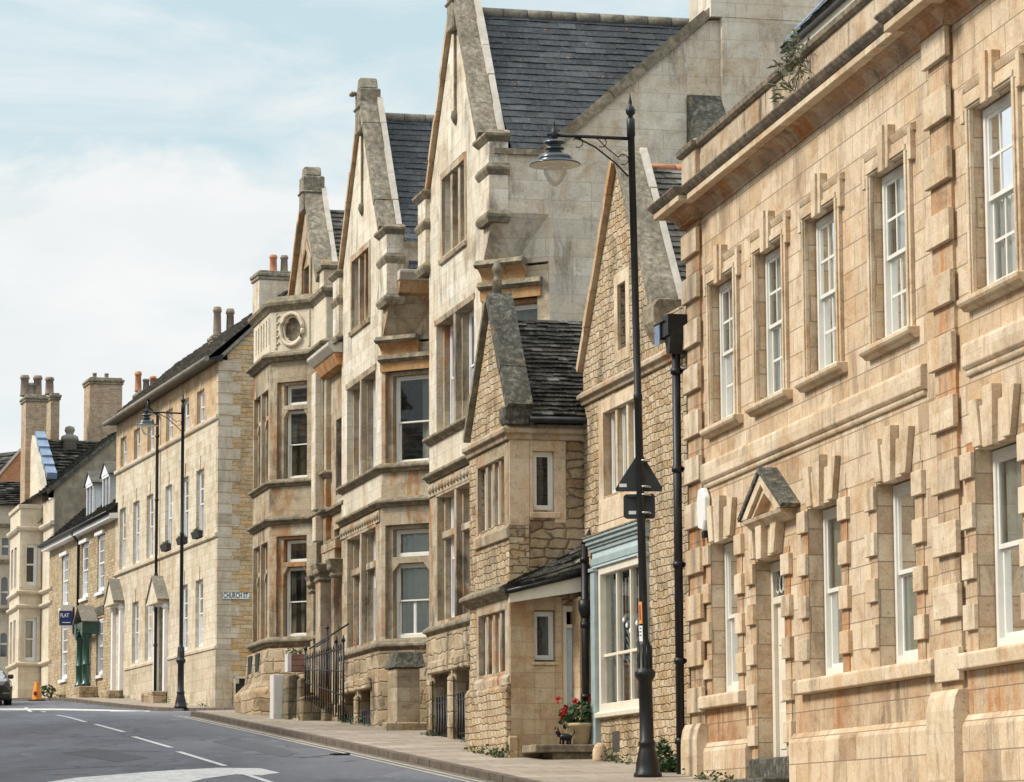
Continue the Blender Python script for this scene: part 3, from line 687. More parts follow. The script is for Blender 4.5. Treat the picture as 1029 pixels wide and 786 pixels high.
# door
m = MB(FA); z = 5.2
while z-.29 > 2.5:
    for a, b in ((dr[0]-.42, dr[0]), (dr[1], dr[1]+.42)): m.box(FA, a, b, -.001, .065, z-.285, z)
    z -= .56
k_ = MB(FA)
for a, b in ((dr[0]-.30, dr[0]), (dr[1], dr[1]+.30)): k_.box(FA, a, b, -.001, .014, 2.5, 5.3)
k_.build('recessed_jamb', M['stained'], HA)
for a, b in ((dr[0]-.24, dr[0]-.04), (dr[1]+.04, dr[1]+.24)): m.box(FA, a, b, -.001, .010, 2.5, 5.4)
m.prism(FA, [(5.265-.13, 5.2), (5.265+.13, 5.2), (5.265+.16, 5.66), (5.265-.16, 5.66)], 0, .17)
for s in (-1, 1):
    m.prism(FA, [(5.265+s*.16, 5.23), (5.265+s*.4, 5.23), (5.265+s*.46, 5.66), (5.265+s*.19, 5.66)], 0, .08)
    m.prism(FA, [(5.265+s*.42, 5.24), (5.265+s*.64, 5.24), (5.265+s*.82, 5.66), (5.265+s*.5, 5.66)], 0, .13)
m.build('blocked_surround', M['warm_trim'], HA, bev=.006)
pc = 5.70; ph = 1.08; pz = 5.70; pa = 6.32
m = MB(FA)
m.prof(FA, pc-ph+.08, pc+ph-.08, [(-.01, pz-.06), (.12, pz-.06), (.18, pz+.0), (.22, pz+.02), (.24, pz+.07), (-.01, pz+.075)])
for s in (-1, 1):
    m.prism(FA, [(pc+s*ph, pz+.08), (pc+s*(ph-.30), pz+.08), (pc, pa-.14), (pc, pa+.02)], 0, .24)
    m.prism(FA, [(pc+s*(ph-.32), pz+.08), (pc+s*(ph-.44), pz+.08), (pc, pa-.25), (pc, pa-.145)], 0, .19)
m.prism(FA, [(pc-ph+.42, pz+.08), (pc+ph-.42, pz+.08), (pc, pa-.24)], 0, .06)
pe = m.build('pediment', M['warm_trim'], HA)
m = MB(FA)
for s in (-1, 1): m.prism(FA, [(pc+s*(ph+.06), pz+.07), (pc, pa+.022), (pc, pa+.10), (pc+s*(ph+.1), pz+.12)], 0, .27)
m.build('pediment_roof', M['coping_dark'], pe)
d = MB(FA); u0, u2 = dr
for a, b, c, e in ((u0, u0+.13, 2.5, 5.2), (u2-.13, u2, 2.5, 5.2), (u0+.13, u2-.13, 4.62, 4.72), (u0+.13, u2-.13, 5.08, 5.2)): d.box(FA, a, b, -.32, -.2, c, e)
d.box(FA, u0+.13, u2-.13, -.30, -.26, 2.5, 4.62)
for r in ((2.62, 3.15), (3.27, 3.95), (4.05, 4.5)):
    for a, b in ((u0+.22, (u0+u2)/2-.06), ((u0+u2)/2+.06, u2-.22)): d.box(FA, a, b, -.262, -.245, r[0], r[1])
do = d.build('door', M['creampaint'], HA, bev=.008)
f = MB(FA); f.poly([FA.p(u0+.13, 4.72, -.27), FA.p(u2-.13, 4.72, -.27), FA.p(u2-.13, 5.08, -.27), FA.p(u0+.13, 5.08, -.27)]); f.build('fanlight_pane', M['glass'], do)
f = MB(FA)
for i in range(7):
    c = FA.p(u0+.2+.19*i, 4.9, -.255); f.tube([c+FA.vec(.09*cos(t*pi/4), .13*sin(t*pi/4), 0) for t in range(9)], .012, 5)
f.build('fanlight_tracery', M['white'], do)
f = MB(FA); f.lathe(FA.p(u2-.28, 3.5, -.23), [(.0, -.03), (.03, -.02), (.035, 0), (.03, .02), (0, .03)], 10); f.build('door_knob', M['black'], do)
m = MB(FA); m.box(FA, dr[0]-.36, dr[1]+.36, -.35, .06, 1.0, 2.5); m.box(FA, dr[0]-.3, dr[1]+.3, .06, .42, 1.0, 2.22); m.build('doorstep', M['coping_dark'], HA, bev=.02)
# set-back attic with slate roof
m = MB(FA); D0 = -1.25
ul, zl = FA.hit(793, 47, D0); 
m.box(FA, ul, UE-.5, D0-3.5, D0, 10.4, zl); m.build('attic_wall', M['creampaint'], HA)
m = MB(FA); A_, B_ = FA.p(ul-.08, zl-.02, D0+.09), FA.p(UE, zl-.02, D0+.09)
slates(m, A_, B_, FA.p(UE, zl+2.2, D0-2.0), FA.p(ul+.55, zl+2.2, D0-2.0), .3, .2, .02)
slates(m, FA.p(ul-.12, zl-.02, D0-3.6), A_, FA.p(ul+.55, zl+2.2, D0-2.0), FA.p(ul+.55, zl+2.2, D0-2.1), .3, .2, .02)
m.build('roof', M['slate_moss'], HA)
m = MB(FA); m.box(FA, ul-.08, UE, D0-.05, D0+.10, zl-.06, zl-.022); m.build('eaves_board', M['black'], HA)
m = MB(FA)
for i in range(5):
    a, b = .02+i*.19, .02+(i+1)*.19; q = [A_.lerp(FA.p(ul+.55, zl+2.2, D0-2.0), t)+Vector((0, 0, .07)) for t in (a, b)]
    m.hexa([q[0], q[0]+FA.vec(.5, 0, 0), q[1]+FA.vec(.5, 0, 0), q[1], q[0]+Vector((0, 0, .04)), q[0]+FA.vec(.5, .04, 0), q[1]+FA.vec(.5, .03, 0), q[1]+Vector((0, 0, .03))])
m.build('lead_flashing', M['lead'], HA)
m = MB(FA); m.poly([FA.p(.8, ZC+.3, -.3), FA.p(UE-.1, ZC+.3, -.3), FA.p(UE-.1, ZC+.5, -8.8), FA.p(.8, ZC+.5, -8.8)]); m.build('flat_roof', M['lead'], HA)

# ================================================================== F: gabled rubble house with the blue shopfront
FF = fvp(PL(685, 50.1), -260)
fx, fy = FF.xy(-3, .1)
HF = thing('shop_house', 'gabled rubble stone house with a pale blue shopfront on its ground floor', 'house', (fx, fy, zp(fy)))
uL, uR = -5.75, .55
apx = -3.4; gz0 = 9.35; gza = 12.45
m = MB(FF)
gh = (FF.U(621, 285)-.02, FF.U(629.5, 348)-.0, 9.33, 10.42)
uh = (-4.45, -2.35, 7.02, 8.42)
sh = (-4.75, -2.05, 3.42, 5.78)
m.wall(FF, [(uL, 0), (uR, 0), (uR, 9.5), (-.95, 9.5), (-.95, gz0+.05), (apx, gza), (uL-.05, gz0)], [gh, uh, sh], 0, .4)
m.build('wall', M['rubble'], HF)
m = MB(FF); m.box(FF, uL, uL+.4, -9, -.4, 0, 9.4); m.box(FF, uR-.4, uR, -9, -.4, 0, 9.0); m.box(FF, uL+.4, uR-.4, -9, -8.6, 0, 9.2); m.build('rear_wall', M['rubble_dark'], HF)
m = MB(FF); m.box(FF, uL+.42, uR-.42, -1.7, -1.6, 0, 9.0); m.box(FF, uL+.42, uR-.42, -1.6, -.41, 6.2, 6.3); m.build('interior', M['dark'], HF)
m = MB(FF)
for a, b in ((gh[0]-.22, gh[0]+.004), (gh[1]-.004, gh[1]+.22)): m.box(FF, a, b, -.05, .012, gh[2]-.2, gh[3]+.2)
m.box(FF, gh[0]+.004, gh[1]-.004, -.05, .012, gh[3]-.004, gh[3]+.2); m.box(FF, gh[0]+.004, gh[1]-.004, -.05, .014, gh[2]-.2, gh[2]+.004)
a, b, c, d = uh
for x, y in ((a-.3, a+.004), (b-.004, b+.3)): m.box(FF, x, y, -.3, .014, c-.3, d+.22)
m.box(FF, a+.004, b-.004, -.3, .014, d-.004, d+.22); m.prof(FF, a-.3, b+.3, [(-.3, c-.45), (.02, c-.45), (.02, c-.05), (-.3, c)])
for i in (1, 2): x = a+(b-a)*i/3; m.box(FF, x-.06, x+.06, -.22, -.03, c, d)
m.box(FF, a-.3, b+.5, .0, .03, 6.42, c-.46)
m.build('window_surround', M['warm_trim'], HF, bev=.01)
for i in range(3): sash(HF, FF, a+(b-a)*i/3+.07, a+(b-a)*(i+1)/3-.07, c+.02, d-.02, -.12, 1, 1, 0, 'white', fw=.05, split=0.0)
g = MB(FF); g.poly([FF.p(gh[0], gh[2], -.2), FF.p(gh[1], gh[2], -.2), FF.p(gh[1], gh[3], -.2), FF.p(gh[0], gh[3], -.2)]); g.build('attic_pane', M['glassdark'], HF)
m = MB(FF); string(m, [FF.xy(uL-.02), FF.xy(uR)], 8.80, .13, .2); m.build('string_course', M['bay_trim'], HF, bev=.01)
m = MB(FF); coping(m, FF, (uL-.1, gz0-.05), (apx, gza+.02), -.3, .10, .14); cl = m.build('gable_coping', M['gold'], HF)
m = MB(FF); coping(m, FF, (-1.0, gz0+.15), (apx+.02, gza+.14), -.34, .10, .17); m.build('gable_coping', M['coping'], HF)
m = MB(FF); coping(m, FF, (-.97, gz0+.15), (apx+.06, gza+.16), -.46, -.342, .16); m.build('mortar_fillet', M['fillet'], HF)
m = MB(FF); m.prof(FF, -1.35, -.72, [(-.5, 9.12), (.0, 9.12), (.10, 9.3), (.16, 9.42), (.16, 9.66), (.08, 9.78), (-.5, 9.78)]); m.build('kneeler', M['ledge'], HF, bev=.015)
m = MB(FF)
slates(m, FF.p(-.75, 9.32, -.4), FF.p(-.75, 9.32, -9), FF.p(apx, 12.42, -9), FF.p(apx, 12.42, -.4), .26, .15, .02)
slates(m, FF.p(uL-.1, 9.25, -9), FF.p(uL-.1, 9.25, -.4), FF.p(apx, 12.18, -.4), FF.p(apx, 12.18, -9), .26, .17, .02)
m.build('roof', M['slate_grey'], HF)
m = MB(FF)
for i in range(16): m.tube([FF.p(apx, 12.42, -.5-i*.5), FF.p(apx, 12.42, -.5-(i+.96)*.5)], .065, 8)
m.build('ridge_tiles', M['terra'], HF)
# corner quoins of the shop house, low rubble
m = MB(FF); z = 1.2; i = 0
# blue shopfront
s = MB(FF)
up0, up1 = -5.05, -4.80; ur0, ur1 = -1.93, -1.70
for a, b in ((up0, up1), (ur0, ur1)):
    s.box(FF, a, b, -.02, .10, 2.72, 5.8); s.box(FF, a-.03, b+.03, -.02, .13, 5.8, 5.86)
s.box(FF, up0, ur1, -.02, .09, 5.9, 6.02)
for k, (o, z0, z1) in enumerate(((.10, 6.12, 6.19), (.13, 6.19, 6.24), (.17, 6.24, 6.31), (.21, 6.31, 6.36))):
    s.box(FF, up0-.04, ur1+.04, -.02, o, z0+.002, z1)
sf = s.build('shopfront', M['blue'], HF, bev=.006)
s = MB(FF); s.box(FF, up0+.02, ur1-.02, -.02, .075, 5.862, 5.898) ; s.box(FF, up0+.05, ur1-.05, -.02, .07, 5.86, 6.118); s.build('fascia', M['bluelight'], sf)
s = MB(FF); s.prism(FF, [(up0-.06, 6.362), (ur1+.06, 6.362), (ur1+.06, 6.385), (up0-.06, 6.385)], -.02, .225); s.build('lead_cover', M['ledge'], sf)
w = MB(FF); o = -.03; u0, u2, z0, z1 = -4.78, -1.95, 3.44, 5.85
for a, b, c, d in ((u0, u0+.13, z0, z1), (u2-.13, u2, z0, z1), (u0+.13, u2-.13, z1-.12, z1), (u0+.13, u2-.13, z0, z0+.15)): w.box(FF, a, b, o-.12, o+.06, c, d)
for i in range(1, 3):
    x = u0+.13+(u2-u0-.26)*i/3; w.box(FF, x-.03, x+.03, o-.08, o+.01, z0+.15, z1-.12)
w.box(FF, u0+.13, u2-.13, o-.075, o+.005, 4.36, 4.41)
w.prof(FF, u0-.03, u2+.03, [(-.03, 3.36), (.1, 3.36), (.11, 3.43), (.0, 3.48), (-.03, 3.48)])
wn = w.build('shop_window', M['creampaint'], HF, bev=.006)
g = MB(FF); g.poly([FF.p(u0+.1, z0+.1, o-.04), FF.p(u2-.1, z0+.1, o-.04), FF.p(u2-.1, z1-.1, o-.04), FF.p(u0+.1, z1-.1, o-.04)]); g.build('pane', M['glass'], wn)
g = MB(FF)
for a, b in ((u0+.14, u0+.75), (u0+1.05, u0+1.3), (u0+1.9, u0+2.5)):
    for i in range(8):
        x = a+(b-a)*i/8; g.poly([FF.p(x, z0+.2, -.2-.03*(i % 2)), FF.p(x+(b-a)/8, z0+.2, -.23+.03*(i % 2)), FF.p(x+(b-a)/8, z1-.2, -.23+.03*(i % 2)), FF.p(x, z1-.2, -.2-.03*(i % 2))])
g.build('curtain', M['curtain'], wn)
# garlands of bead-like swags and little hangings inside the window
g = MB(FF)
for k in range(5):
    zc = 4.75-k*.12
    g.tube([FF.p(u2-1.55+t*.13, zc-.22*sin(pi*t/8), -.11) for t in range(9)], .014, 5)
for k in range(7):
    g.tube([FF.p(u2-1.6+k*.2, 5.6, -.12), FF.p(u2-1.6+k*.2, 5.0-.1*(k % 3), -.12)], .02, 5)
    g.lathe(FF.p(u2-1.6+k*.2, 4.92-.1*(k % 3), -.12), [(0, -.08), (.06, -.04), (.07, .0), (.04, .07), (0, .1)], 8)
g.build('window_hangings', M['whitesign'], wn)
g = MB(FF)
for k in range(3): g.box(FF, u2-1.25+k*.35, u2-1.12+k*.35, -.16, -.14, 5.1, 5.55-.05*k)
for k in range(4): g.lathe(FF.p(u2-1.5+k*.36, 3.75, -.25), [(0, 0), (.1, .02), (.12, .2), (.05, .32), (0, .36)], 8)
g.build('window_display', M['terra'], wn)
m = MB(FF); m.box(FF, -4.05, -3.6, -.06, .004, 2.78, 3.12); m.build('recess_shade_patch', M['dark'], HF)  # flat dark patch paints the shade of a hole; the wall stays solid
# downpipe + hopper at the right end
px_, z_ = FF.hit(679, 352, .2)
m = MB(FF); u = FF.U(681, 500, .17)
m.tube([FF.p(u, 9.28, .17), FF.p(u, 2.2, .17)], .065, 12); m.box(FF, u-.17, u+.17, .0, .34, 8.98, 9.3); m.prism(FF, [(u-.16, 8.98), (u+.16, 8.98), (u+.07, 8.7), (u-.07, 8.7)], .05, .3)
for z in (8.4, 6.9, 5.45, 4.0, 2.8): m.tube([FF.p(u, z, .17), FF.p(u, z+.09, .17)], .085, 12); m.box(FF, u-.14, u+.14, 0, .1, z+.02, z+.07)
m.build('downpipe', M['black'], HF)
m = MB(FF); pts = [FF.p(u-.3+.0, 9.28, .05)]
m.tube([FF.p(u-.35-.28*sin(t*pi/10), 9.25-.62*t/10, .06) for t in range(11)]+[FF.p(u-.1, 8.62, .1)], .012, 5); m.build('cable', M['black'], HF)
fl = thing('floodlight', 'small black floodlight fixed beside the rain hopper at the gable foot of the shop house', 'floodlight', tuple(FF.p(u-.38, 8.95, .2)))
m = MB(FF); m.box(FF, u-.5, u-.2, .12, .36, 8.95, 9.2); m.box(FF, u-.52, u+.0, .0, .38, 9.201, 9.225); m.build('housing', M['black'], fl, bev=.01)
m = MB(FF); m.box(FF, u-.49, u-.21, .361, .37, 8.88, 9.19); m.build('lens', M['lead'], fl)

# ================================================================== G: little gabled house with the side porch
FG = fvp(PL(513, 55.5), -270); GS = side(FG, 0)
gx, gy = FG.xy(-.5, -.3)
HG = thing('cottage', 'small gabled rubble cottage with black mossy roof and side porch, beside the blue shopfront', 'house', (gx, gy, zp(gy)))
gl = -3.08; ga = -1.42; gaz = 10.72; gbz = 8.3
uw = (-2.35, -.28, 6.73, 7.86); lw = (-2.35, -.28, 4.2, 5.24)
m = MB(FG); m.wall(FG, [(gl, 0), (0, 0), (0, gbz), (ga, gaz-.25), (gl, gbz)], [uw, lw], 0, .35); 
m.build('front_wall', M['rubble'], HG)
sw = [(GS.U(531, 480), GS.U(562, 480), 6.86, 7.95)]
lw2 = (GS.U(533, 640), GS.U(562, 640), 4.30, 5.28); dw = (GS.U(564.5, 660), GS.U(576, 660), 2.95, 5.35)
m = MB(GS); m.wall(GS, [(.36, 0), (3.2, 0), (3.2, 8.3), (.36, 8.3)], [(.42, .80, 6.92, 7.93), (.42, .80, 4.36, 5.22), (.92, 1.45, 2.95, 5.3)], 0, .35)
m.build('side_wall', M['rubble_dark'], HG)
m = MB(GS); m.box(GS, .36, 3.0, -3.0, -2.7, 0, 8.2); m.build('rear_wall', M['rubble_dark'], HG)
m = MB(GS); m.box(FG, -2.6, -.36, -1.6, -1.5, 0, 8.2); m.box(FG, -2.7, -.4, -1.5, -.36, 5.9, 6.0); m.build('interior', M['dark'], HG)
# dressed stone: corner, surrounds, mullions, plinth
m = MB(FG)
for (a, b, c, d) in (uw, lw):
    m.box(FG, a-.16, a+.004, -.2, .015, c-.2, d+.2); m.box(FG, b-.004, -.003, -.2, .015, c-.2, d+.2); m.box(FG, a+.004, b-.004, -.2, .015, d-.004, d+.2)
    m.prof(FG, a-.2, 0, [(-.3, c-.3), (.05, c-.3), (.06, c-.12), (-.05, c-.0), (-.3, c)])
    for i in (1, 2, 3): x = a+(b-a)*i/4; m.prism(FG, [(x-.07, c), (x+.07, c), (x+.07, d), (x-.07, d)], -.24, -.03)
m.build('mullioned_surround', M['bay_trim'], HG, bev=.012)
for (a, b, c, d) in (uw, lw):
    for i in range(4): sash(HG, FG, a+(b-a)*i/4+.06, a+(b-a)*(i+1)/4-.06, c+.01, d-.01, -.10, 1, 1, 0, 'white', fw=.045, split=0.0, glass='glassdark')
m = MB(GS)
m.box(GS, .0, .36, -.2, .012, 6.65, 8.2); m.box(GS, .362, .424, -.3, .012, 6.75, 8.2); m.box(GS, .796, 1.0, -.3, .012, 6.7, 8.2); m.box(GS, .424, .796, -.3, .012, 7.926, 8.2); m.prof(GS, .36, .9, [(-.3, 6.78), (.03, 6.78), (.03, 6.88), (-.2, 6.92), (-.3, 6.92)])
m.build('side_window_surround', M['warm_trim'], HG, bev=.01)
sash(HG, GS, .43, .79, 6.93, 7.92, -.09, 1, 1, 0, 'white', fw=.05, split=0.0, glass='glassdark')
sash(HG, GS, .43, .79, 4.38, 5.2, -.12, 1, 1, 0, 'white', fw=.05, split=0.0, glass='glassdark', curtain=[(.55, 1)])
m = MB(GS); 
m.box(GS, -.0, .424, -.1, .02, 2.5, 5.45); m.box(GS, .796, .916, -.1, .02, 2.5, 5.45); m.box(GS, .424, .796, -.1, .02, 5.216, 5.45); m.box(GS, .424, .796, -.1, .02, 2.5, 4.28)
m.prof(GS, .38, .84, [(-.3, 4.281), (.045, 4.281), (.045, 4.33), (-.2, 4.37), (-.3, 4.37)])
m.build('porch_ashlar', M['bwarm'], HG, bev=.01)
m = MB(FG); m.prof(FG, gl-.04, .03, [(-.02, 0), (.09, 0), (.09, 3.9), (.05, 3.98), (-.02, 4.0)]); m.build('front_plinth', M['rubble'], HG, bev=.02)
m = MB(GS); m.box(GS, -.05, .14, -.05, .06, .5, 3.1); m.build('corner_stone', M['bwarm'], HG, bev=.03)
m = MB(FG); string(m, [FG.xy(gl-.05), FG.xy(0), GS.xy(3.0)], 8.22, .13, .22); m.build('cornice', M['bay_trim'], HG, bev=.012)
m = MB(FG); coping(m, FG, (gl-.1, gbz+.12), (ga, gaz-.02), -.28, .08, .1); m.build('gable_coping', M['ledge'], HG)
m = MB(FG); coping(m, FG, (.14, gbz+.28), (ga+.05, gaz), -.36, .08, .2); m.build('gable_coping', M['coping_dark'], HG)
m = MB(FG); m.prof(FG, -.22, .2, [(-.4, 8.36), (.08, 8.36), (.12, 8.48), (.12, 8.66), (-.4, 8.7)]); m.build('kneeler', M['coping_dark'], HG, bev=.02)
m = MB(FG); c = FG.p(ga+.08, gaz+.12, -.12)
m.lathe(c, [(.09, -.1), (.08, .22), (.09, .24), (.055, .28), (.05, .34), (.085, .40), (.09, .45), (.06, .52), (.035, .58), (.0, .62)], 10); m.build('finial', M['ledge'], HG)
m = MB(GS)
rz = side(FG, ga).hit(520, 321)[1]
slates(m, FG.p(.22, gbz+.22, -.35), FG.p(.22, gbz+.22, -3.2), FG.p(ga, rz, -3.2), FG.p(ga, rz, -.35), .2, .105, .022, jit=.02)
slates(m, FG.p(gl-.1, gbz+.1, -3.2), FG.p(gl-.1, gbz+.1, -.35), FG.p(ga, rz, -.35), FG.p(ga, rz, -3.2), .2, .105, .022, jit=.02)
m.build('roof', M['slate_moss'], HG)
m = MB(GS); m.tube([FG.p(.26, gbz+.14, -.3), FG.p(.26, gbz+.14, -3.0)], .06, 8); m.build('gutter', M['black'], HG)
# porch: lean-to roof sloping to the street, cream bargeboard, gutter, door, pier
pr = MB(GS)
def G2(px, py, off): u, z = GS.hit(px, py, off); return GS.p(u, z, off)
a0, a1 = G2(505, 591, .02), G2(592, 544, .02); b0, b1 = G2(507, 594, .42), G2(592, 572, .42)
slates(pr, b0, b1, a1, a0, .22, .12, .03, jit=.02); 
pr.hexa([a0, a1, b1, b0, a0-Vector((0, 0, .05)), a1-Vector((0, 0, .05)), b1-Vector((0, 0, .05)), b0-Vector((0, 0, .05))], col=.1)
pr.build('porch_roof', M['slate_moss'], HG)
u0, z0 = GS.hit(512, 602, .36); u2, z2 = GS.hit(592, 588, .36)
m = MB(GS); m.prism(GS, [(u0, z0-.06), (u2, z2-.09), (u2, z2+.18), (u0, z0+.1)], .30, .36); 
m.prism(GS, [(u0+.5, z0+.13), (u2, z2+.17), (u2, z2+.55)], .26, .32); m.build('bargeboard', M['creampaint'], HG)
m = MB(GS); m.tube([GS.p(u0-.05, z0+.12, .41), GS.p(u2, z2+.22, .41)], .045, 8); m.build('gutter', M['black'], HG)
d = MB(GS)
for a, b, c, e in ((.92, 1.0, 2.95, 5.3), (1.37, 1.45, 2.95, 5.3), (1.0, 1.37, 4.92, 4.98), (1.0, 1.37, 5.2, 5.3)): d.box(GS, a, b, -.14, -.04, c, e)
df = d.build('door_frame', M['creampaint'], HG)
d = MB(GS); d.box(GS, 1.0, 1.37, -.12, -.08, 2.95, 4.92); 
for r in ((3.1, 3.7), (3.8, 4.75)): d.box(GS, 1.06, 1.31, -.085, -.07, r[0], r[1])
dd = d.build('door', M['bluelight'], df, bev=.006)
m = MB(FF)  # pier between porch and shop, standing forward
pu1 = GS.U(582, 650, .42)
m.box(GS, pu1, pu1+.4, -.2, .42, 1.8, GS.Z(580, 600, .3)); m.build('porch_pier', M['bwarm'], HG, bev=.015)
m = MB(GS); m.box(GS, .50, 1.62, .0, .95, 1.5, 2.94-.14); m.box(GS, GS.U(538, 747, 1.02), 1.75, .0, 1.02, 2.8, 2.93); m.build('doorstep', M['ledge'], HG, bev=.015)
m = MB(GS); m.box(GS, .85, 1.75, 1.02, 1.3, 1.5, 2.62); m.build('lower_step', M['ledge'], HG, bev=.015)
m = MB(FG); m.prof(FG, gl-.02, .06, [(-.02, 5.42), (.05, 5.42), (.08, 5.48), (.2, 5.54), (.2, 5.6), (-.02, 5.72)]); m.build('weathering_ledge', M['ledge'], HG, bev=.01)
m = MB(FF); u = -5.33; zt = 6.3
m.tube([FF.p(u, zt, .12), FF.p(u, 2.4, .12)], .06, 12); m.lathe(FF.p(u, 5.25, .12), [(.06, -.2), (.11, -.05), (.11, .1), (.06, .12)], 12)
for z in (6.0, 4.9, 3.7, 2.6): m.tube([FF.p(u, z, .12), FF.p(u, z+.08, .12)], .078, 12)
m.tube([FF.p(u, zt, .12), FF.p(u-.1, zt+.25, -.05)], .06, 8)
m.build('downpipe', M['black'], HG)

# ================================================================== H, I: the twin tall gabled houses
FH = fvp(PL(499, 60.8), -270)
GC = -3.27; UL = -5.95
def wing(du, root, eave, ident):
    W = Fr(FH.xy(du), FH.u); S = W.xy(-1.07); E = W.xy(0, -1.07); C = two(S, E); SD = side(W, 0); L = 1.513
    top = dict(); ZK = 12.3
    h2 = (-5.25, -1.75, 9.46, 11.66); h1 = (-5.2, -1.75, 5.66, 8.16); hg = (-4.62, -2.5, 12.98, 14.56)
    bs = [(-5.25, -3.85, 3.0, 4.62), (-3.25, -2.0, 3.0, 4.62)]
    m = MB(W); m.wall(W, [(UL, 8.6), (-1.07, 8.6), (-1.07, 14.26), (-.9, 14.5), (GC, 17.95), (-5.98, 14.3), (UL, 14.2)], [h2, hg], 0, .45)
    m.build('front_wall', M['pale'], root)
    m = MB(W); m.wall(W, [(UL, 5.4), (-1.07, 5.4), (-1.07, 8.6), (UL, 8.6)], [h1], 0, .45); m.build('lower_front_wall', M['bay'], root)
    m = MB(W); m.wall(W, [(UL-.03, 1.5), (-1.04, 1.5), (-1.04, 5.4), (UL-.03, 5.4)], bs, .07, .5)
    m.prof(W, UL-.03, -1.0, [(.0, 1.5), (.2, 1.5), (.19, 3.3), (.08, 3.5), (.0, 3.5)]) if False else None
    for a, b, c, d in bs:
        m.prism(W, [(a-.25, 4.60), (b+.25, 4.60), (b+.12, 4.86), (a-.12, 4.86)], .07, .17)
        m.box(W, a-.42, a-.002, .07, .14, 1.6, 4.5)
    m.build('basement_wall', M['plinth'], root, bev=.03)
    for a, b, c, d in bs:
        r = MB(W)
        for i in range(6):
            x = a+.08+(b-a-.16)*i/5; r.tube([W.p(x, 2.6, .03), W.p(x, 4.15, .03)], .022, 6)
        for z in (3.35, 4.0): r.box(W, a, b, .0, .04, z, z+.04)
        r.build('window_guard', M['black'], root)
        r = MB(W); r.poly([W.p(a, 2.8, -.4), W.p(b, 2.8, -.4), W.p(b, 4.62, -.4), W.p(a, 4.62, -.4)]); r.build('basement_pane', M['glassdark'], root)
    # chamfered corner
    c2 = (.10, 1.24, 9.44, 11.5); c1 = (.10, 1.24, 5.64, 8.12)
    m = MB(C); m.wall(C, [(0, 1.5), (L, 1.5), (L, ZK-.2), (0, ZK-.2)], [c2, c1], 0, .42); m.build('canted_corner_wall', M['bay'], root)
    m = MB(C); m.wall(C, [(-.03, 1.5), (L+.03, 1.5), (L+.03, 5.38), (-.03, 5.38)], [], .07, .07); m.build('canted_plinth', M['plinth'], root)
    # corbelled return to the square corner
    def tri(d):  # plan triangle between the chamfer line moved out by d and the square corner
        s2 = d*1.4142; return [W.xy(-1.07+s2), W.xy(0), W.xy(0, -1.07+s2)]
    def frus(mm, z0, z1, d0, d1, over=0.0):
        s0, s1 = d0*1.4142, d1*1.4142
        a = [W.p(-1.07+s0-over, z0, over), W.p(-1.09, z0, -.02), W.p(-.02, z0, -1.09), W.p(over, z0, -1.07+s0-over)]
        b = [W.p(-1.07+s1-over, z1, over), W.p(-1.09, z1, -.02), W.p(-.02, z1, -1.09), W.p(over, z1, -1.07+s1-over)]
        mm.hexa(a+b)
    def slab(mm, z0, z1, d0, d1):
        A = [C.p(.06, z0, -.1), C.p(L-.1, z0, -.1), C.p(L-.1-d0*.5, z0, d0), C.p(.06+d0*.5, z0, d0)]
        B = [C.p(.06, z1, -.1), C.p(L-.1, z1, -.1), C.p(L-.1-d1*.5, z1, d1), C.p(.06+d1*.5, z1, d1)]
        mm.hexa(A+B)
    def slab(mm, z0, z1, d0, d1, a=.02, b=1.2):
        A = [C.p(a, z0, -.1), C.p(b, z0, -.1), C.p(b+d0*.3, z0, d0), C.p(a-d0*.1, z0, d0)]
        B = [C.p(a, z1, -.1), C.p(b, z1, -.1), C.p(b+d1*.3, z1, d1), C.p(a-d1*.1, z1, d1)]
        mm.hexa(A+B)
    m = MB(C)
    slab(m, 11.5, 11.70, .05, .06, .0, 1.32)
    for i in range(6):
        t0, t1 = i/6, (i+1)/6; slab(m, 11.86+.24*t0, 11.86+.24*t1, .10+.16*t0**2, .10+.16*t1**2, .08, 1.0)
    m.build('corbel_cove', M['orange'], root)
    m = MB(C); slab(m, 11.70, 11.76, .09, .15, 0, 1.34); slab(m, 11.76, 11.86, .17, .12, 0, 1.34); slab(m, 12.10, 12.15, .26, .31, .03, 1.0); slab(m, 12.15, 12.26, .33, .24, .03, 1.0); m.build('corbel_ledge', M['ledge'], root, bev=.012, each=True)
    m = MB(C)
    mid = C.xy(L/2, .02); cor = W.xy(0)
    z0, z1, z2 = 12.15, 13.05, 14.25
    lowp = [W.xy(-1.07, -.002), C.xy(L/2, .03), W.xy(-.002, -1.07), W.xy(-1.0, -1.0)]
    hip = [W.xy(-1.07, -.002), W.xy(-.002, -.002), W.xy(-.002, -1.07), W.xy(-1.0, -1.0)]
    m.hexa([Vector((x, y, z0)) for x, y in lowp]+[Vector((x, y, z1)) for x, y in hip]); m.hexa([Vector((x, y, z1)) for x, y in hip]+[Vector((x, y, z2)) for x, y in hip])
    m.build('corner_block', M['bay' if ident else 'grey'], root)
    # trim of openings: mullions, transoms, splayed surrounds
    m = MB(W)
    for (a, b, c, d), tr in ((h2, None), (h1, 7.32)):
        x = (a+b)/2; P = [W.p(x-.16, z, -.3) for z in ()]
        m.prism(W, [(x-.08, c), (x+.08, c), (x+.08, d), (x-.08, d)], -.34, .01)
        m.box(W, x-.14, x+.14, -.36, -.12, c, d)
        for q in (a, b): m.box(W, q-.10, q+.10, -.36, -.14, c, d)
        if tr: m.box(W, a, b, -.30, -.10, tr, tr+.14)
        m.prof(W, a-.1, b+.1, [(-.35, d-.006), (.012, d-.006), (.03, d+.12), (-.35, d+.12)])
    a, b, c, d = hg
    for i in (1, 2): x = a+(b-a)*i/3; m.box(W, x-.09, x+.09, -.28, -.03, c, d); 
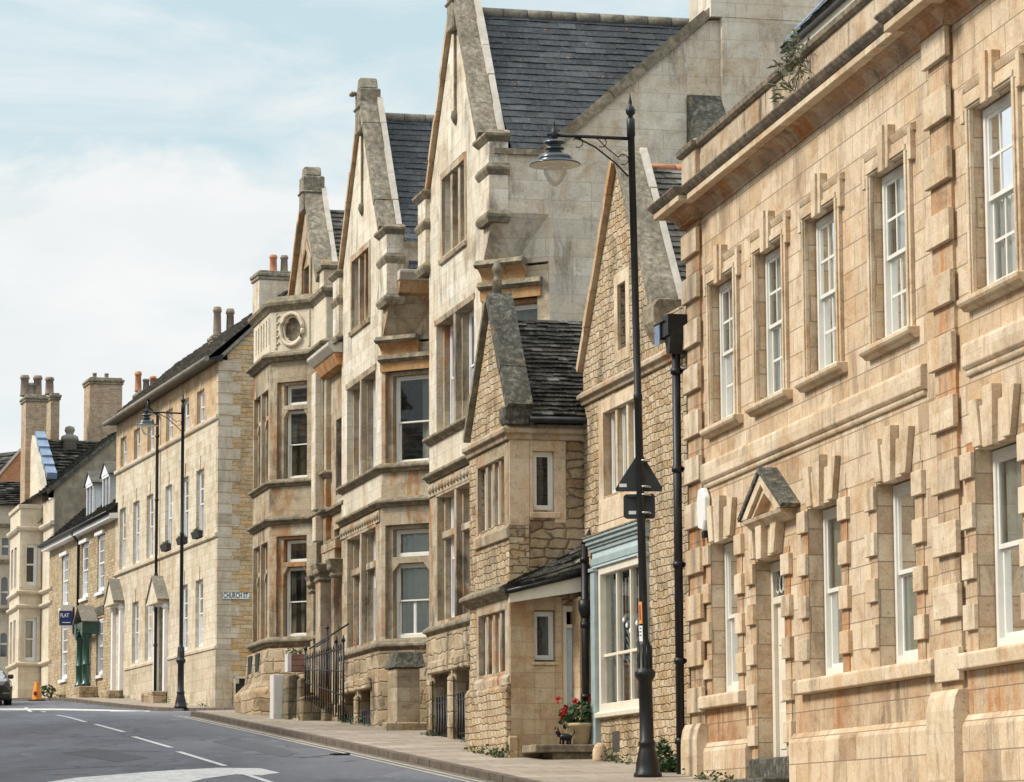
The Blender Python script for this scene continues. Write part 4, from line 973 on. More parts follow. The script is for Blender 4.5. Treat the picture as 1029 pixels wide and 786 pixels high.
    m.box(W, a-.14, a+.004, -.05, .02, c-.1, d+.14); m.box(W, b-.004, b+.14, -.05, .02, c-.1, d+.14); m.box(W, a+.004, b-.004, -.05, .02, d-.004, d+.14)
    m.prof(W, a-.15, b+.15, [(-.3, c-.16), (.05, c-.16), (.07, c-.06), (-.3, c)])
    for (a, b, c, d), tr in ((c2, None), (c1, 7.28)):
        m.box(C, a-.004, a+.13, -.36, -.1, c, d); m.box(C, b-.04, b+.001, -.36, -.1, c, d); m.box(C, a+.13, b-.04, -.36, -.1, d-.09, d)
        if tr:
            m.box(C, a+.13, b-.04, -.34, -.08, tr, tr+.14)
            m.prism(C, [(a+.13, tr), (a+.3, tr), (a+.13, tr-.2)], -.2, -.08); m.prism(C, [(b-.04, tr), (b-.2, tr), (b-.04, tr-.2)], -.2, -.08)
    m.build('stone_dressing', M['bay_trim'], root, bev=.012)
    for (a, b, c, d), rows in ((h2, 1), (h1, 1)):
        x = (a+b)/2
        for p, q in ((a+.12, x-.15), (x+.15, b-.12)):
            sash(root, W, p, q, c+.02, d-.02, -.26, 1, 1, 1, 'whitefar', fw=.06, glass='glassdark')
    for i in range(3):
        a, b, c, d = hg; p = a+(b-a)*i/3
        sash(root, W, p+.09, p+(b-a)/3-.09, c+.02, d-.02, -.2, 1, 1, 0, 'creampaint', fw=.03, split=0, glass='glassdark')
    sash(root, C, .25, 1.19, 9.46, 11.40, -.22, 1, 1, 1, 'white', fw=.055, glass='glassdark', split=.47, curtain=[(0, 1)] if ident == 0 else [(.62, 1)], cmat='curtain')
    sash(root, C, .25, 1.19, 7.43, 8.02, -.22, 1, 1, 0, 'white', fw=.055, glass='glass', split=0, curtain=[(.1, 1)] if ident else None, cmat='net', cdep=.1)
    sash(root, C, .25, 1.19, 5.66, 7.27, -.22, 1, 1, 1, 'white', fw=.055, glass='glass', curtain=[(.1, 1)] if ident else None, cmat='net', cdep=.1)
    # strings and ledges round the chamfer
    path = [W.xy(UL-.02), S, E, SD.xy(1.3)]
    m = MB(W); string(m, path, 9.36, .15, .16); string(m, path, 8.60, .16, .17); string(m, path, 5.46, .15, .18); m.build('string_course', M['ledge'], root, bev=.012, each=True)
    m = MB(W); m.box(W, UL-.02, -3.6, .0, .03, 8.22, 8.48); m.box(W, -3.5, -1.2, 0, .03, 8.22, 8.48)
    for k in range(16): 
        x = UL+.25+k*.29; m.lathe(W.p(x, 8.35, .03), [(.0, -.09), (.06, -.05), (.07, .02), (.04, .08), (0, .1)], 7)
    m.build('carved_frieze', M['bay_trim'], root)
    # gable dressing
    m = MB(W); coping(m, W, (-.94, 14.62), (GC+.04, 18.0), -.27, .12, .2); m.build('gable_coping', M['coping'], root)
    m = MB(W); coping(m, W, (UL-.06, 14.35), (GC, 18.05), -.36, .10, .13); m.build('gable_coping', M['gold'], root)
    m = MB(W); coping(m, W, (-.88, 14.62), (GC+.12, 18.02), -.40, -.272, .2); m.build('mortar_fillet', M['fillet'], root)
    m = MB(W)
    for a, b, sgn in ((-.85, .02, 1), (UL-.65, UL+.1, -1)):
        m.box(W, a, b, -.28, .10, 13.05, 14.45)
    k = m.build('kneeler_pilaster', M['pale'], root, bev=.01)
    m = MB(W)
    for a, b in ((-.85, .02), (UL-.65, UL+.1)):
        for z, o in ((12.96, .06), (13.86, .06), (14.5, .10)):
            m.sweep([W.xy(a, -.3), W.xy(a, .10), W.xy(b, .10), W.xy(b, -.3)], [(-.12, z-.1), (.01, z-.1), (o, z), (o, z+.05), (.0, z+.13), (-.12, z+.13)])
    m.build('kneeler_caps', M['ledge'], k)
    m = MB(W); m.box(W, GC-.26, GC+.28, -.36, .14, 17.3, 18.33); m.prism(W, [(GC-.26, 18.33), (GC+.28, 18.33), (GC+.12, 18.6), (GC-.1, 18.6)], -.3, .1)
    m.box(W, GC-.31, GC+.33, -.40, .18, 17.85, 17.93); m.box(W, GC-.3, GC-.05, .14, .28, 18.22, 18.31)
    m.build('apex_block', M['coping'], root, bev=.03)
    m = MB(W); m.box(W, GC-.04, GC+.04, 0, .05, 15.7, 17.3); m.lathe(W.p(GC, 15.6, .03), [(0, -.22), (.09, -.05), (.07, .08), (0, .12)], 8); m.build('gable_drop_moulding', M['ledge'], root)
    # roof
    zr2 = 17.70; sl = (zr2-14.16)/3.4
    el = eave
    ue = -.06 if not ident else .30
    m = MB(W)
    slates(m, W.p(ue, el, -.40), W.p(ue, el, -9.5), W.p(GC, zr2, -9.5), W.p(GC, zr2, -.40), .34, .2, .012)
    slates(m, W.p(UL-.12, el, -9.5), W.p(UL-.12, el, -.40), W.p(GC, zr2, -.40), W.p(GC, zr2, -9.5), .34, .2, .012)
    m.build('roof', M['slate_blue'], root)
    m = MB(W)
    for i in range(18): m.tube([W.p(GC, zr2+.02, -.45-i*.5), W.p(GC, zr2+.02, -.45-(i+.97)*.5)], .11, 8)
    m.build('ridge_tiles', M['ridge'], root)
    m = MB(W); m.box(W, UL+.3, -.5, -2.7, -2.6, 1.5, 14); m.box(W, UL+.3, -1.2, -2.6, -.46, 8.75, 8.85); m.build('interior', M['dark'], root)
    m = MB(W); m.box(W, UL, UL+.4, -9.5, -.46, 1.5, el); m.box(W, UL+.4, -.4, -9.5, -9.1, 1.5, el); m.wall(W, [(UL, el), (.0, el), (GC, zr2-.05)], [], -9.1, .4); m.build('rear_wall', M['grey'], root)
    return W, C, SD
hx, hy = FH.xy(-3, 0)
HH = thing('gabled_house', 'tallest pale stone gabled house, with large plain side wall and chimney above the little cottage', 'house', (hx, hy, zp(hy)))
WH, CH, HS = wing(0, HH, 14.16, 0)
hx, hy = FH.xy(-13, 0)
HI = thing('gabled_house', 'middle one of the three pale gabled houses, slate roof cut off by the tallest gable', 'house', (hx, hy, zp(hy)))
WI, CI, IS = wing(-10.0, HI, 13.45, 1)
# H side wall with parapeted gable of the rear range and the big stack
m = MB(HS)
m.wall(HS, [(1.06, 0), (10.5, 0), (10.5, 13.4), (6.2, 17.2), (4.25, 16.95), (1.12, 14.25), (1.06, 14.25)], [], 0, .4)
m.build('side_wall', M['grey'], HH)
m = MB(HS); m.box(HS, .0, 1.15, -.2, .07, 14.16, 14.27); coping(m, HS, (1.1, 14.22), (4.28, 17.0), -.3, .08, .2); m.box(HS, 4.26, 4.62, -.3, .08, 16.98, 17.2); coping(m, HS, (6.6, 16.9), (10.6, 13.4), -.3, .08, .2); m.build('side_coping', M['ledge'], HH)
m = MB(HS); m.box(HS, 4.48, 6.9, 0.0, .16, 2, 17.0); m.box(HS, 4.26, 6.92, -1.3, .17, 17.0, 21.0); m.build('chimney_stack', M['grey'], HH)
m = MB(HS); m.box(HS, 4.16, 7.02, -1.4, .27, 21.0, 21.2); m.box(HS, 4.2, 6.98, -1.36, .23, 21.2, 21.35); m.build('chimney_cap', M['ledge'], HH)
m = MB(HS)  # mossy weathering beside the stack
P0 = [(3.80, 14.62), (4.5, 14.62), (4.5, 15.45), (3.80, 15.45)]
m.hexa([HS.p(3.78, 14.4, 0), HS.p(4.5, 14.4, 0), HS.p(4.5, 14.4, .62), HS.p(3.9, 14.4, .5), HS.p(3.78, 15.5, 0), HS.p(4.5, 15.5, 0), HS.p(4.5, 14.65, .62), HS.p(4.0, 14.6, .5)])
m.build('mossy_weathering', M['coping_dark'], HH, bev=.03)
# I: side wall and dentil gutter
m2 = MB(IS); m2.wall(IS, [(1.06, 0), (9.5, 0), (9.5, 13.4), (1.06, 13.4)], [], 0, .4); m2.build('side_wall', M['bay'], HI)
m2 = MB(IS); gz = 13.05
m2.prof(IS, .15, 8.5, [(0, gz), (.14, gz+.05), (.3, gz+.3), (0, gz+.3)]); m2.build('eaves_cove', M['orange'], HI)
m2 = MB(IS); m2.prof(IS, .12, 8.5, [(.1, gz+.302), (.32, gz+.302), (.42, gz+.46), (.42, gz+.52), (.1, gz+.52)]); m2.build('stone_gutter', M['fillet'], HI, bev=.01)
bl = MB(HS)

# ================================================================== J: house with the canted bay and roundel parapet, and the porch link to I
jx, jy = FH.xy(-20.5, 0)
HJ = thing('bay_house', 'stone house with canted bay topped by a round parapet panel, narrow gable behind', 'house', (jx, jy, zp(jy)))
JS = FH.xy(-19.7); JE = (JS[0]-1.238*.92, JS[1]+.762*.92); CJ = two(JE, JS); BF0 = Fr(JE, FH.u); PF = BF0.xy(-2.7); BF = Fr(PF, FH.u); LJ = 1.337
JN = FH.xy(-18.02); far = (PF[0]+(.973-.23)*.92, PF[1]+(.973+.2304)*.92)
CF = two(far, PF); LF = hypot(PF[0]-far[0], PF[1]-far[1])
ju = .95
cu = (.21, 1.12, 10.08, 12.5); cg = (.21, 1.12, 6.2, 8.68)
m = MB(CJ); m.wall(CJ, [(0, 2), (LJ, 2), (LJ, 13.2), (0, 13.2)], [cu, cg], 0, .35)
f1 = (.12, 1.18, 10.08, 12.4); f2 = (1.36, 2.42, 10.08, 12.4); f3 = (.12, 1.18, 6.2, 8.6); f4 = (1.36, 2.42, 6.2, 8.6)
m.wall(BF, [(0, 2), (2.7, 2), (2.7, 13.2), (0, 13.2)], [f1, f2, f3, f4], 0, .35)
m.wall(CF, [(0, 2), (LF, 2), (LF, 13.2), (0, 13.2)], [], 0, .35)
bw = m.build('bay_wall', M['bay'], HJ)
hj = (-19.35, -18.55, 7.55, 8.75)
m = MB(FH); m.wall(FH, [(-24.6, 2), (-18.02, 2), (-18.02, 14.4), (-18.1, 14.5), (-20.75, 17.3), (-23.5, 14.6), (-24.6, 14.2)], [(-21.3, -20.3, 14.3, 15.5), (-19.35, -18.6, 9.8, 11.4), (-19.35, -18.6, 5.0, 8.7)], 0, .4)
JSD = side(FH, -18.02); m.wall(JSD, [(.4, 2), (8, 2), (8, 14.4), (.4, 14.4)], [], 0, .4)
m.build('wall', M['bay'], HJ)
m = MB(FH); m.box(FH, -24.6, -24.2, -8, -.4, 2, 14.2); m.box(FH, -24.2, -18.4, -8, -7.6, 2, 14.2); m.build('rear_wall', M['bay'], HJ)
m = MB(FH); m.box(FH, -24.1, -18.45, -2.4, -2.3, 2, 14); m.box(CJ, -.1, LJ, -1.4, -1.3, 2, 9) ; m.build('interior', M['dark'], HJ)
jp = [far, PF, JE, JS, JN, JSD.xy(1.5)]
# parapet
m = MB(CJ)
for fr, L in ((CJ, LJ), (BF, 2.7), (CF, LF)): pass
ring = [(.67+.3*cos(2*pi*k/20), 13.80+.36*sin(2*pi*k/20)) for k in range(20)]
m.wall(CJ, [(0, 13.2), (LJ, 13.2), (LJ, 14.4), (0, 14.4)], [ring], 0, .2)
sl = [(.3+.42*k, .3+.42*k+.16, 13.5, 14.15) for k in range(6)]
m.wall(BF, [(0, 13.2), (2.7, 13.2), (2.7, 14.4), (0, 14.4)], sl, 0, .2)
m.wall(CF, [(0, 13.2), (LF, 13.2), (LF, 14.4), (0, 14.4)], [], 0, .2)
m.wall(FH, [(-19.7, 13.2), (-18.02, 13.2), (-18.02, 14.4), (-19.7, 14.4)], [], .02, .2)
m.wall(JSD, [(0, 13.2), (.8, 13.2), (.8, 14.4), (0, 14.4)], [], .02, .2)
m.build('parapet', M['cream'], HJ, bev=.008)
m = MB(CJ); m.tube([CJ.p(.67+.34*cos(2*pi*k/20), 13.80+.40*sin(2*pi*k/20), .03) for k in range(21)], .055, 6); m.tube([CJ.p(.67+.27*cos(2*pi*k/20), 13.80+.33*sin(2*pi*k/20), -.02) for k in range(21)], .035, 6)
for k in range(4): a = pi/4+k*pi/2; m.lathe(CJ.p(.67+.3*cos(a), 13.8+.34*sin(a), -.06), [(0, -.08), (.07, -.04), (.07, .04), (0, .08)], 7)
for a, b in ((.14, .2), (1.14, 1.2)): m.box(CJ, a, b, 0, .03, 13.35, 14.25)
for k in range(5): m.tube([CJ.p(.2, 13.45+.17*k, .015), CJ.p(.28, 13.5+.17*k, .015)], .025, 5)
m.build('roundel_moulding', M['cream'], HJ)
m = MB(CJ); m.poly([CJ.p(.2, 13.3, -.14), CJ.p(1.15, 13.3, -.14), CJ.p(1.15, 14.3, -.14), CJ.p(.2, 14.3, -.14)]); m.build('roundel_panel', M['ledge'], HJ)
m = MB(CJ); m.sweep(jp, [(-.22, 14.28), (.02, 14.28), (.07, 14.36), (.14, 14.42), (.16, 14.50), (.02, 14.62), (-.22, 14.70)]); string(m, jp, 13.12, .2, .2); string(m, jp, 9.98, .13, .15); string(m, jp, 9.06, .16, .17); string(m, jp, 6.08, .15, .18); m.build('string_course', M['ledge'], HJ, bev=.01, each=True)
m = MB(CJ)
for (a, b, c, d), tr in ((cu, 11.80), (cg, 7.92)):
    m.box(CJ, a-.004, a+.16, -.32, -.08, c, d); m.box(CJ, b-.03, b+.001, -.32, -.08, c, d); m.box(CJ, a+.16, b-.03, -.32, -.08, d-.08, d)
    m.box(CJ, a+.16, b-.03, -.3, -.06, tr, tr+.12)
    m.prism(CJ, [(a+.16, tr), (a+.3, tr), (a+.16, tr-.22)], -.2, -.06); m.prism(CJ, [(b-.03, tr), (b-.16, tr), (b-.03, tr-.22)], -.2, -.06)
for (a, b, c, d) in (f1, f2, f3, f4):
    m.box(BF, a, a+.12, -.3, -.1, c, d); m.box(BF, b-.06, b, -.3, -.1, c, d)
    zt = 11.7 if c > 9 else 7.85; m.box(BF, a, b, -.28, -.1, zt, zt+.12)
    m.prism(BF, [(a, zt), (a+.3, zt), (a, zt-.3)], -.2, -.08)
m.prism(FH, [(-21.5, 14.1), (-21.35, 14.1), (-21.35, 15.5), (-20.8, 15.95), (-20.25, 15.5), (-20.25, 14.1), (-20.1, 14.1), (-20.1, 15.6), (-20.8, 16.2), (-21.5, 15.6)], 0, .05)
m.build('stone_dressings', M['bay_trim'], HJ, bev=.012)
sash(HJ, CJ, .40, 1.08, 11.93, 12.42, -.2, 1, 1, 0, 'white', fw=.045, split=0)
sash(HJ, CJ, .40, 1.08, 10.1, 11.79, -.2, 1, 1, 1, 'white', fw=.045, glass='glassdark')
sash(HJ, CJ, .40, 1.08, 8.05, 8.58, -.2, 1, 1, 0, 'white', fw=.045, split=0)
sash(HJ, CJ, .40, 1.08, 6.22, 7.91, -.2, 1, 1, 1, 'white', fw=.045, glass='glassdark')
for (a, b, c, d) in (f1, f2, f3, f4): sash(HJ, BF, a+.12, b-.06, c+.02, d-.02, -.22, 1, 1, 1, 'whitefar', fw=.05, glass='glassdark')
g = MB(FH); g.poly([FH.p(-21.3, 14.3, -.25), FH.p(-20.3, 14.3, -.25), FH.p(-20.3, 15.5, -.25), FH.p(-21.3, 15.5, -.25)]); g.poly([FH.p(-19.35, 9.8, -.25), FH.p(-18.6, 9.8, -.25), FH.p(-18.6, 11.4, -.25), FH.p(-19.35, 11.4, -.25)]); g.build('attic_pane', M['glassdark'], HJ)
# sloped rough base
m = MB(CJ); m.sweep([far, PF, JE, JS], [(-.02, 2), (.45, 2), (.42, 4.9), (.18, 5.15), (.12, 5.9), (-.02, 5.95)]); m.build('battered_base', M['plinth'], HJ, bev=.03)
m = MB(BF)
for a in (.3, 1.5): m.box(BF, a, a+.6, .1, .16, 5.2, 5.85)
m.build('cellar_grille', M['black'], HJ)
m = MB(FH); coping(m, FH, (-18.7, 14.75), (-20.72, 17.35), -.3, .14, .2); m.build('gable_coping', M['coping'], HJ)
m = MB(FH); coping(m, FH, (-18.65, 14.75), (-20.65, 17.37), -.42, -.302, .2); m.build('mortar_fillet', M['fillet'], HJ)
m = MB(FH); coping(m, FH, (-23.3, 14.55), (-20.8, 17.4), -.36, .14, .12); m.build('gable_coping', M['gold'], HJ)
m = MB(FH); m.box(FH, -21.0, -20.45, -.38, .18, 16.85, 17.75); m.prism(FH, [(-21.0, 17.75), (-20.45, 17.75), (-20.58, 18.0), (-20.88, 18.0)], -.3, .12); m.box(FH, -21.05, -20.4, -.42, .22, 17.3, 17.37); m.build('apex_block', M['coping'], HJ, bev=.03)
m = MB(FH); m.box(FH, -18.55, -18.0, -.35, .08, 14.4, 15.0); m.build('kneeler', M['pale'], HJ, bev=.01)
m = MB(FH); m.sweep([FH.xy(-18.55, -.3), FH.xy(-18.55, .08), FH.xy(-18.0, .08), FH.xy(-18.0, -.3)], [(-.1, 14.92), (.06, 14.98), (.08, 15.05), (0, 15.16), (-.1, 15.16)]); m.build('kneeler_cap', M['ledge'], HJ)
m = MB(FH)
slates(m, FH.p(-17.9, 14.4, -.4), FH.p(-17.9, 14.4, -8), FH.p(-20.75, 16.95, -8), FH.p(-20.75, 16.95, -.4), .34, .2, .03)
slates(m, FH.p(-24.6, 14.0, -8), FH.p(-24.6, 14.0, -.4), FH.p(-20.75, 16.95, -.4), FH.p(-20.75, 16.95, -8), .34, .2, .03)
m.build('roof', M['slate_grey'], HJ)
m = MB(FH); m.poly([FH.p(-24.2, 13.1, .6), FH.p(-20.4, 13.1, .6), FH.p(-19.9, 13.12, -.1), FH.p(-24.2, 13.12, -.1)]); m.build('bay_lead_roof', M['lead'], HJ)
# porch link
m = MB(FH); lo = -.12
m.wall(FH, [(-18.02, 2), (-15.7, 2), (-15.7, 12.3), (-18.02, 12.3)], [(-17.35, -16.3, 9.4, 11.2), (-17.6, -16.1, 4.6, 8.6), (-17.3, -16.5, 8.75, 8.76)], lo, .4)
m.build('link_wall', M['bay'], HJ)
m = MB(FH); m.prof(FH, -18.6, -15.85, [(-.1, 12.3), (.1, 12.35), (.2, 12.62), (-.1, 12.62)]); m.build('eaves_cove', M['orange'], HJ)
m = MB(FH); m.prof(FH, -18.7, -15.8, [(.0, 12.622), (.22, 12.622), (.36, 12.78), (.36, 12.86), (.0, 12.86)]); m.build('stone_gutter', M['fillet'], HJ, bev=.01)
m = MB(FH); slates(m, FH.p(-18.0, 12.8, .2), FH.p(-15.75, 12.8, .2), FH.p(-15.75, 15.2, -2.5), FH.p(-18.0, 15.2, -2.5), .34, .2, .03); m.build('link_roof', M['slate_grey'], HJ)
m = MB(FH); m.box(FH, -18.85, -18.35, .0, .22, 9.15, 12.5); m.box(FH, -18.80, -18.40, 0, .20, 8.4, 9.0); m.build('wall_pier', M['pale'], HJ, bev=.02)
m = MB(FH); string(m, [FH.xy(-18.0, lo), FH.xy(-15.72, lo)], 9.06, .16, .17); string(m, [FH.xy(-18.0, lo), FH.xy(-15.72, lo)], 8.3, .16, .14); m.build('link_string', M['ledge'], HJ)
m = MB(FH); m.box(FH, -17.95, -17.35, -.1, .26, 4.4, 7.35); m.box(FH, -16.2, -15.9, -.1, .2, 4.4, 7.35); m.box(FH, -19.5, -19.15, -.1, .12, 4.8, 7.2); m.build('porch_pier', M['bay_trim'], HJ, bev=.015)
m = MB(FH)
for a, b, o, z in ((-17.95, -17.35, .26, 7.35), (-16.2, -15.9, .2, 7.35), (-19.5, -19.15, .12, 7.2)):
    m.sweep([FH.xy(a, -.1), FH.xy(a, o), FH.xy(b, o), FH.xy(b, -.1)], [(-.1, z), (.01, z), (.05, z+.05), (.02, z+.1), (.1, z+.35), (.12, z+.42), (-.1, z+.45)])
    for k in range(5):
        m.lathe(FH.p(a+(b-a)*k/4, z+.22, o+.03), [(0, -.1), (.07, -.03), (.08, .05), (.03, .12), (0, .13)], 7)
m.build('carved_capital', M['ledge'], HJ)
m = MB(FH); m.box(FH, -17.9, -16.0, -.1, .14, 8.05, 8.24); m.box(FH, -17.45, -16.2, -.1, .12, 7.8, 8.05) ; m.build('porch_lintel', M['bay_trim'], HJ)
m = MB(FH); m.box(FH, -17.5, -16.3, -.9, -.85, 4.4, 8.0); dj = m.build('door', M['redpaint'], HJ)
m = MB(FH); 
for k in range(4): m.box(FH, -18.0, -16.0, .1+.0*k, 1.3-.3*k, 2.5, 3.95+.17*k)
m.build('entrance_steps', M['plinth'], HJ, bev=.02)

# ================================================================== B: three-storey terrace with Church Street corner
FB = fvp(PL(217, 108), -530); BS = side(FB, 0)
bx, by = FB.xy(-9, .1)
HB = thing('terrace_house', 'long three-storey pale limestone house with white hooded doors on the Church Street corner', 'house', (bx, by, zp(by)))
BL = -18.3
cols_ = [-17.45, -14.75, -12.15, -8.75, -5.95, -3.45]; bwid = 1.2
top_h = [(u, u+bwid, 15.22, 16.34) for u in cols_]
mid_h = [(u, u+bwid, 11.3, 13.62) for u in cols_]
gr_h = [(u, u+bwid, 7.62, 9.88) for u in (-14.75, -12.3, -5.95, -3.45)]
dB = (-9.85, -8.2)
m = MB(FB); m.wall(FB, [(BL, 3), (0, 3), (0, 15.1), (BL, 15.1)], mid_h+gr_h+[(dB[0], dB[1], 6.2, 9.5)], 0, .3); m.build('wall', M['bcol'], HB)
m = MB(FB); m.wall(FB, [(BL, 15.1), (0, 15.1), (0, 16.95), (BL, 16.95)], top_h, 0, .3); m.build('upper_wall', M['bwarm'], HB)
au, az = BS.hit(293, 291, 0); eu = 0
m = MB(BS); m.wall(BS, [(.302, 3), (au*2, 3), (au*2, 16.95), (au, az-.1), (.302, 17.2)], [(BS.U(234.5, 690), BS.U(252, 690), 5.2, BS.Z(240, 680))], 0, .35); m.build('gable_wall', M['bside'], HB)
m = MB(BS); m.box(FB, BL, BL+.3, -au*2, -.302, 3, 16.9); m.box(FB, BL+.3, -.4, -au*2, -au*2+.3, 3, 16.9); m.build('rear_wall', M['bside'], HB)
m = MB(FB); m.box(FB, BL+.4, -.5, -1.6, -1.5, 4, 16.8)
for z in (10.6, 14.4): m.box(FB, BL+.4, -.5, -1.5, -.31, z, z+.1)
m.build('interior', M['dark'], HB)
m = MB(BS); z = 5.9; k = 0
while z < 16.9:
    w = .75 if k % 2 else .48; m.box(BS, -.012, w, -.25, .014, z, z+.36); z += .37; k += 1
m.build('quoins', M['quoin'], HB, bev=.012)
m = MB(FB); m.prof(FB, BL, .02, [(-.02, 15.02), (.06, 15.02), (.09, 15.06), (.09, 15.16), (-.02, 15.2)]); m.prof(FB, BL, .02, [(-.02, 11.10), (.06, 11.10), (.09, 11.13), (.09, 11.24), (-.02, 11.27)])
m.prof(FB, -15.9, dB[0]-.35, [(-.02, 7.42), (.09, 7.42), (.1, 7.5), (-.02, 7.56)]); m.prof(FB, dB[1]+.35, .03, [(-.02, 7.42), (.09, 7.42), (.1, 7.5), (-.02, 7.56)])
m.build('bands', M['bcol'], HB)
m = MB(FB); m.box(FB, -15.9, dB[0]-.36, 0, .05, 3, 7.42); m.box(FB, dB[1]+.36, .02, 0, .05, 3, 7.42); m.box(BS, -.04, .5, 0, .03, 3, 6.7); m.build('plinth', M['quoin'], HB)
m = MB(FB)
for u in cols_:
    m.prism(FB, [(u+.52, 16.345), (u+.68, 16.345), (u+.72, 16.68), (u+.48, 16.68)], 0, .025)
    m.prism(FB, [(u+.50, 13.625), (u+.70, 13.625), (u+.75, 14.1), (u+.45, 14.1)], 0, .03)
for h in gr_h: u = h[0]; m.prism(FB, [(u+.50, 9.885), (u+.70, 9.885), (u+.75, 10.35), (u+.45, 10.35)], 0, .03)
m.build('keystones', M['bcol'], HB)
for i, h in enumerate(top_h): sash(HB, FB, h[0]+.01, h[1]-.01, h[2]+.01, h[3]-.01, -.13, 2, 1, 1, 'whitefar', fw=.07, bar=.035, glass='glassdark')
for i, h in enumerate(mid_h): sash(HB, FB, h[0]+.01, h[1]-.01, h[2]+.01, h[3]-.01, -.12, 2, 2, 2 if i < 3 else 1, 'whitefar', fw=.07, bar=.035, curtain=[(.0, .4)] if i % 2 else [(.55, 1)])
for i, h in enumerate(gr_h): sash(HB, FB, h[0]+.01, h[1]-.01, h[2]+.01, h[3]-.01, -.12, 2, 2, 2, 'whitefar', fw=.07, bar=.035, curtain=[(0, 1)] if i % 2 else None)
def hooded_door(root, fr, u0, u1, z0, z1, zp_, hw=.25, dcol='whitefar', dep=.42):
    m = MB(fr)
    for a, b in ((u0-hw, u0), (u1, u1+hw)):
        m.box(fr, a, b, -.02, .14, z0, z1); m.box(fr, a-.04, b+.04, -.02, .18, z1-.12, z1)
    m.box(fr, u0-hw, u1+hw, -.02, .16, z1, z1+.12); 
    for a in (u0-hw, u1+.02): m.prism(fr, [(a, z1+.12), (a+hw-.02, z1+.12), (a+hw-.02, z1+.3), (a, z1+.3)], 0, dep*.8)
    m.box(fr, u0, u1, -.2, -.12, z1-.5, z1-.42)
    s = m.build('door_surround', M['whitefar'], root, bev=.01)
    m = MB(fr); m.box(fr, u0, u1, -.22, -.15, z0, z1-.45)
    for r in ((.12, .7), (.8, 1.4), (1.5, 2.1)):
        for a, b in ((u0+.1, (u0+u1)/2-.05), ((u0+u1)/2+.05, u1-.1)): m.box(fr, a, b, -.152, -.135, z0+r[0], z0+min(r[1], z1-z0-.6))
    m.box(fr, u0, u1, -.24, -.2, z1-.42, z1)
    d = m.build('door', M['creampaint'], s)
    c = (u0+u1)/2; w = (u1-u0)/2+hw+.12; zb = z1+.12; h = .95
    m = MB(fr)
    for sg in (-1, 1): m.prism(fr, [(c+sg*w, zb), (c, zb+h-.08), (c, zb+h), (c+sg*(w+.06), zb+.06)], -.02, dep)
    m.build('hood_roof', M['ridge'], s)
    m = MB(fr); m.prism(fr, [(c-w+.1, zb+.02), (c+w-.1, zb+.02), (c, zb+h-.12)], dep-.1, dep-.04); m.box(fr, c-w+.08, c+w-.08, 0, dep-.02, zb-.06, zb+.02); m.build('hood_pediment', M['cream'], s)
    m = MB(fr); m.box(fr, u0-.3, u1+.3, .05, .55, 3.5, z0); m.build('doorstep', M['plinth'], s, bev=.03)
hooded_door(HB, FB, dB[0]+.1, dB[1]-.1, 6.35, 9.4, 0)
hooded_door(HB, FB, -18.0, -16.7, 6.72, 9.9, 0)
# eaves, roof, gutter
m = MB(FB); ez = 16.95
m.prof(FB, BL-.1, .25, [(-.1, ez), (.38, ez), (.40, ez+.05), (-.1, ez+.2)]); m.build('eaves_soffit', M['black'], HB)
m = MB(FB); m.tube([FB.p(BL-.1, ez+.04, .46), FB.p(.25, ez+.04, .46)], .085, 8)
m.build('gutter', M['ridge'], HB)
m = MB(FB)
slates(m, FB.p(BL-.1, ez+.05, .45), FB.p(.12, ez+.05, .45), FB.p(.12, az+.05, -au), FB.p(BL-.1, az+.05, -au), .36, .24, .035, jit=.02)
slates(m, FB.p(.12, ez+.05, -au*2-.4), FB.p(BL-.1, ez+.05, -au*2-.4), FB.p(BL-.1, az+.05, -au), FB.p(.12, az+.05, -au), .36, .24, .035, jit=.02)
m.build('roof', M['slate_grey'], HB)
m = MB(BS); m.prism(BS, [(.0, ez+.0), (au, az-.12), (au, az-.0), (-.1, ez+.06)], .0, .12); m.build('verge', M['ridge'], HB)
dp = FB.hit(157, 560, .12)[0]
m = MB(FB); m.tube([FB.p(dp-.3, 16.9, .4), FB.p(dp-.3, 16.6, .4), FB.p(dp, 16.3, .12), FB.p(dp, 5.8, .12)], .055, 8)
for z in (15.5, 13.2, 10.5, 8.0): m.tube([FB.p(dp, z, .12), FB.p(dp, z+.1, .12)], .075, 8)
m.build('downpipe', M['black'], HB)
m = MB(BS); a, b, z = BS.U(234.5, 690), BS.U(252, 690), BS.Z(240, 680)
m.box(BS, a, a+.07, -.1, .03, 4, z); m.box(BS, a, b, -.1, .03, z-.06, z); cg_ = m.build('cellar_frame', M['cream'], HB)
m = MB(BS); m.poly([BS.p(a, 4, -.2), BS.p(b, 4, -.2), BS.p(b, z, -.2), BS.p(a, z, -.2)]); m.build('cellar_opening', M['dark'], cg_)
# chimneys of the terrace
def stack_px(root, px0, px1, ytop, ybot, Y, dep, mat, pots, cap='coping', potr=.14):
    fr = Fr(PL(px0, Y), BS.u); u1, z1 = fr.hit(px1, ytop); z0 = fr.hit(px0, ybot)[1]
    return chimney_stack(root, fr, 0, u1, -dep, 0, z0-1.5, z1, mat, [(fr.U(p, ytop), h, pm) for p, h, pm in pots], cap, potr=potr)
stack_px(HB, 258, 293, 274, 312, 109.4, 1.0, 'grey', [(278, .62, 'terra'), (289, .62, 'potgrey')], potr=.13)
stack_px(HB, 211, 241, 338, 350, 118, .6, 'ridge', [(220, 1.05, 'potgrey'), (233, 1.0, 'potgrey')], potr=.15)
stack_px(HB, 136, 168, 394, 410, 126, .9, 'chim', [(141, .78, 'terra'), (149, .5, 'ridge'), (156, .62, 'terra'), (163, .5, 'potgrey')], potr=.13)

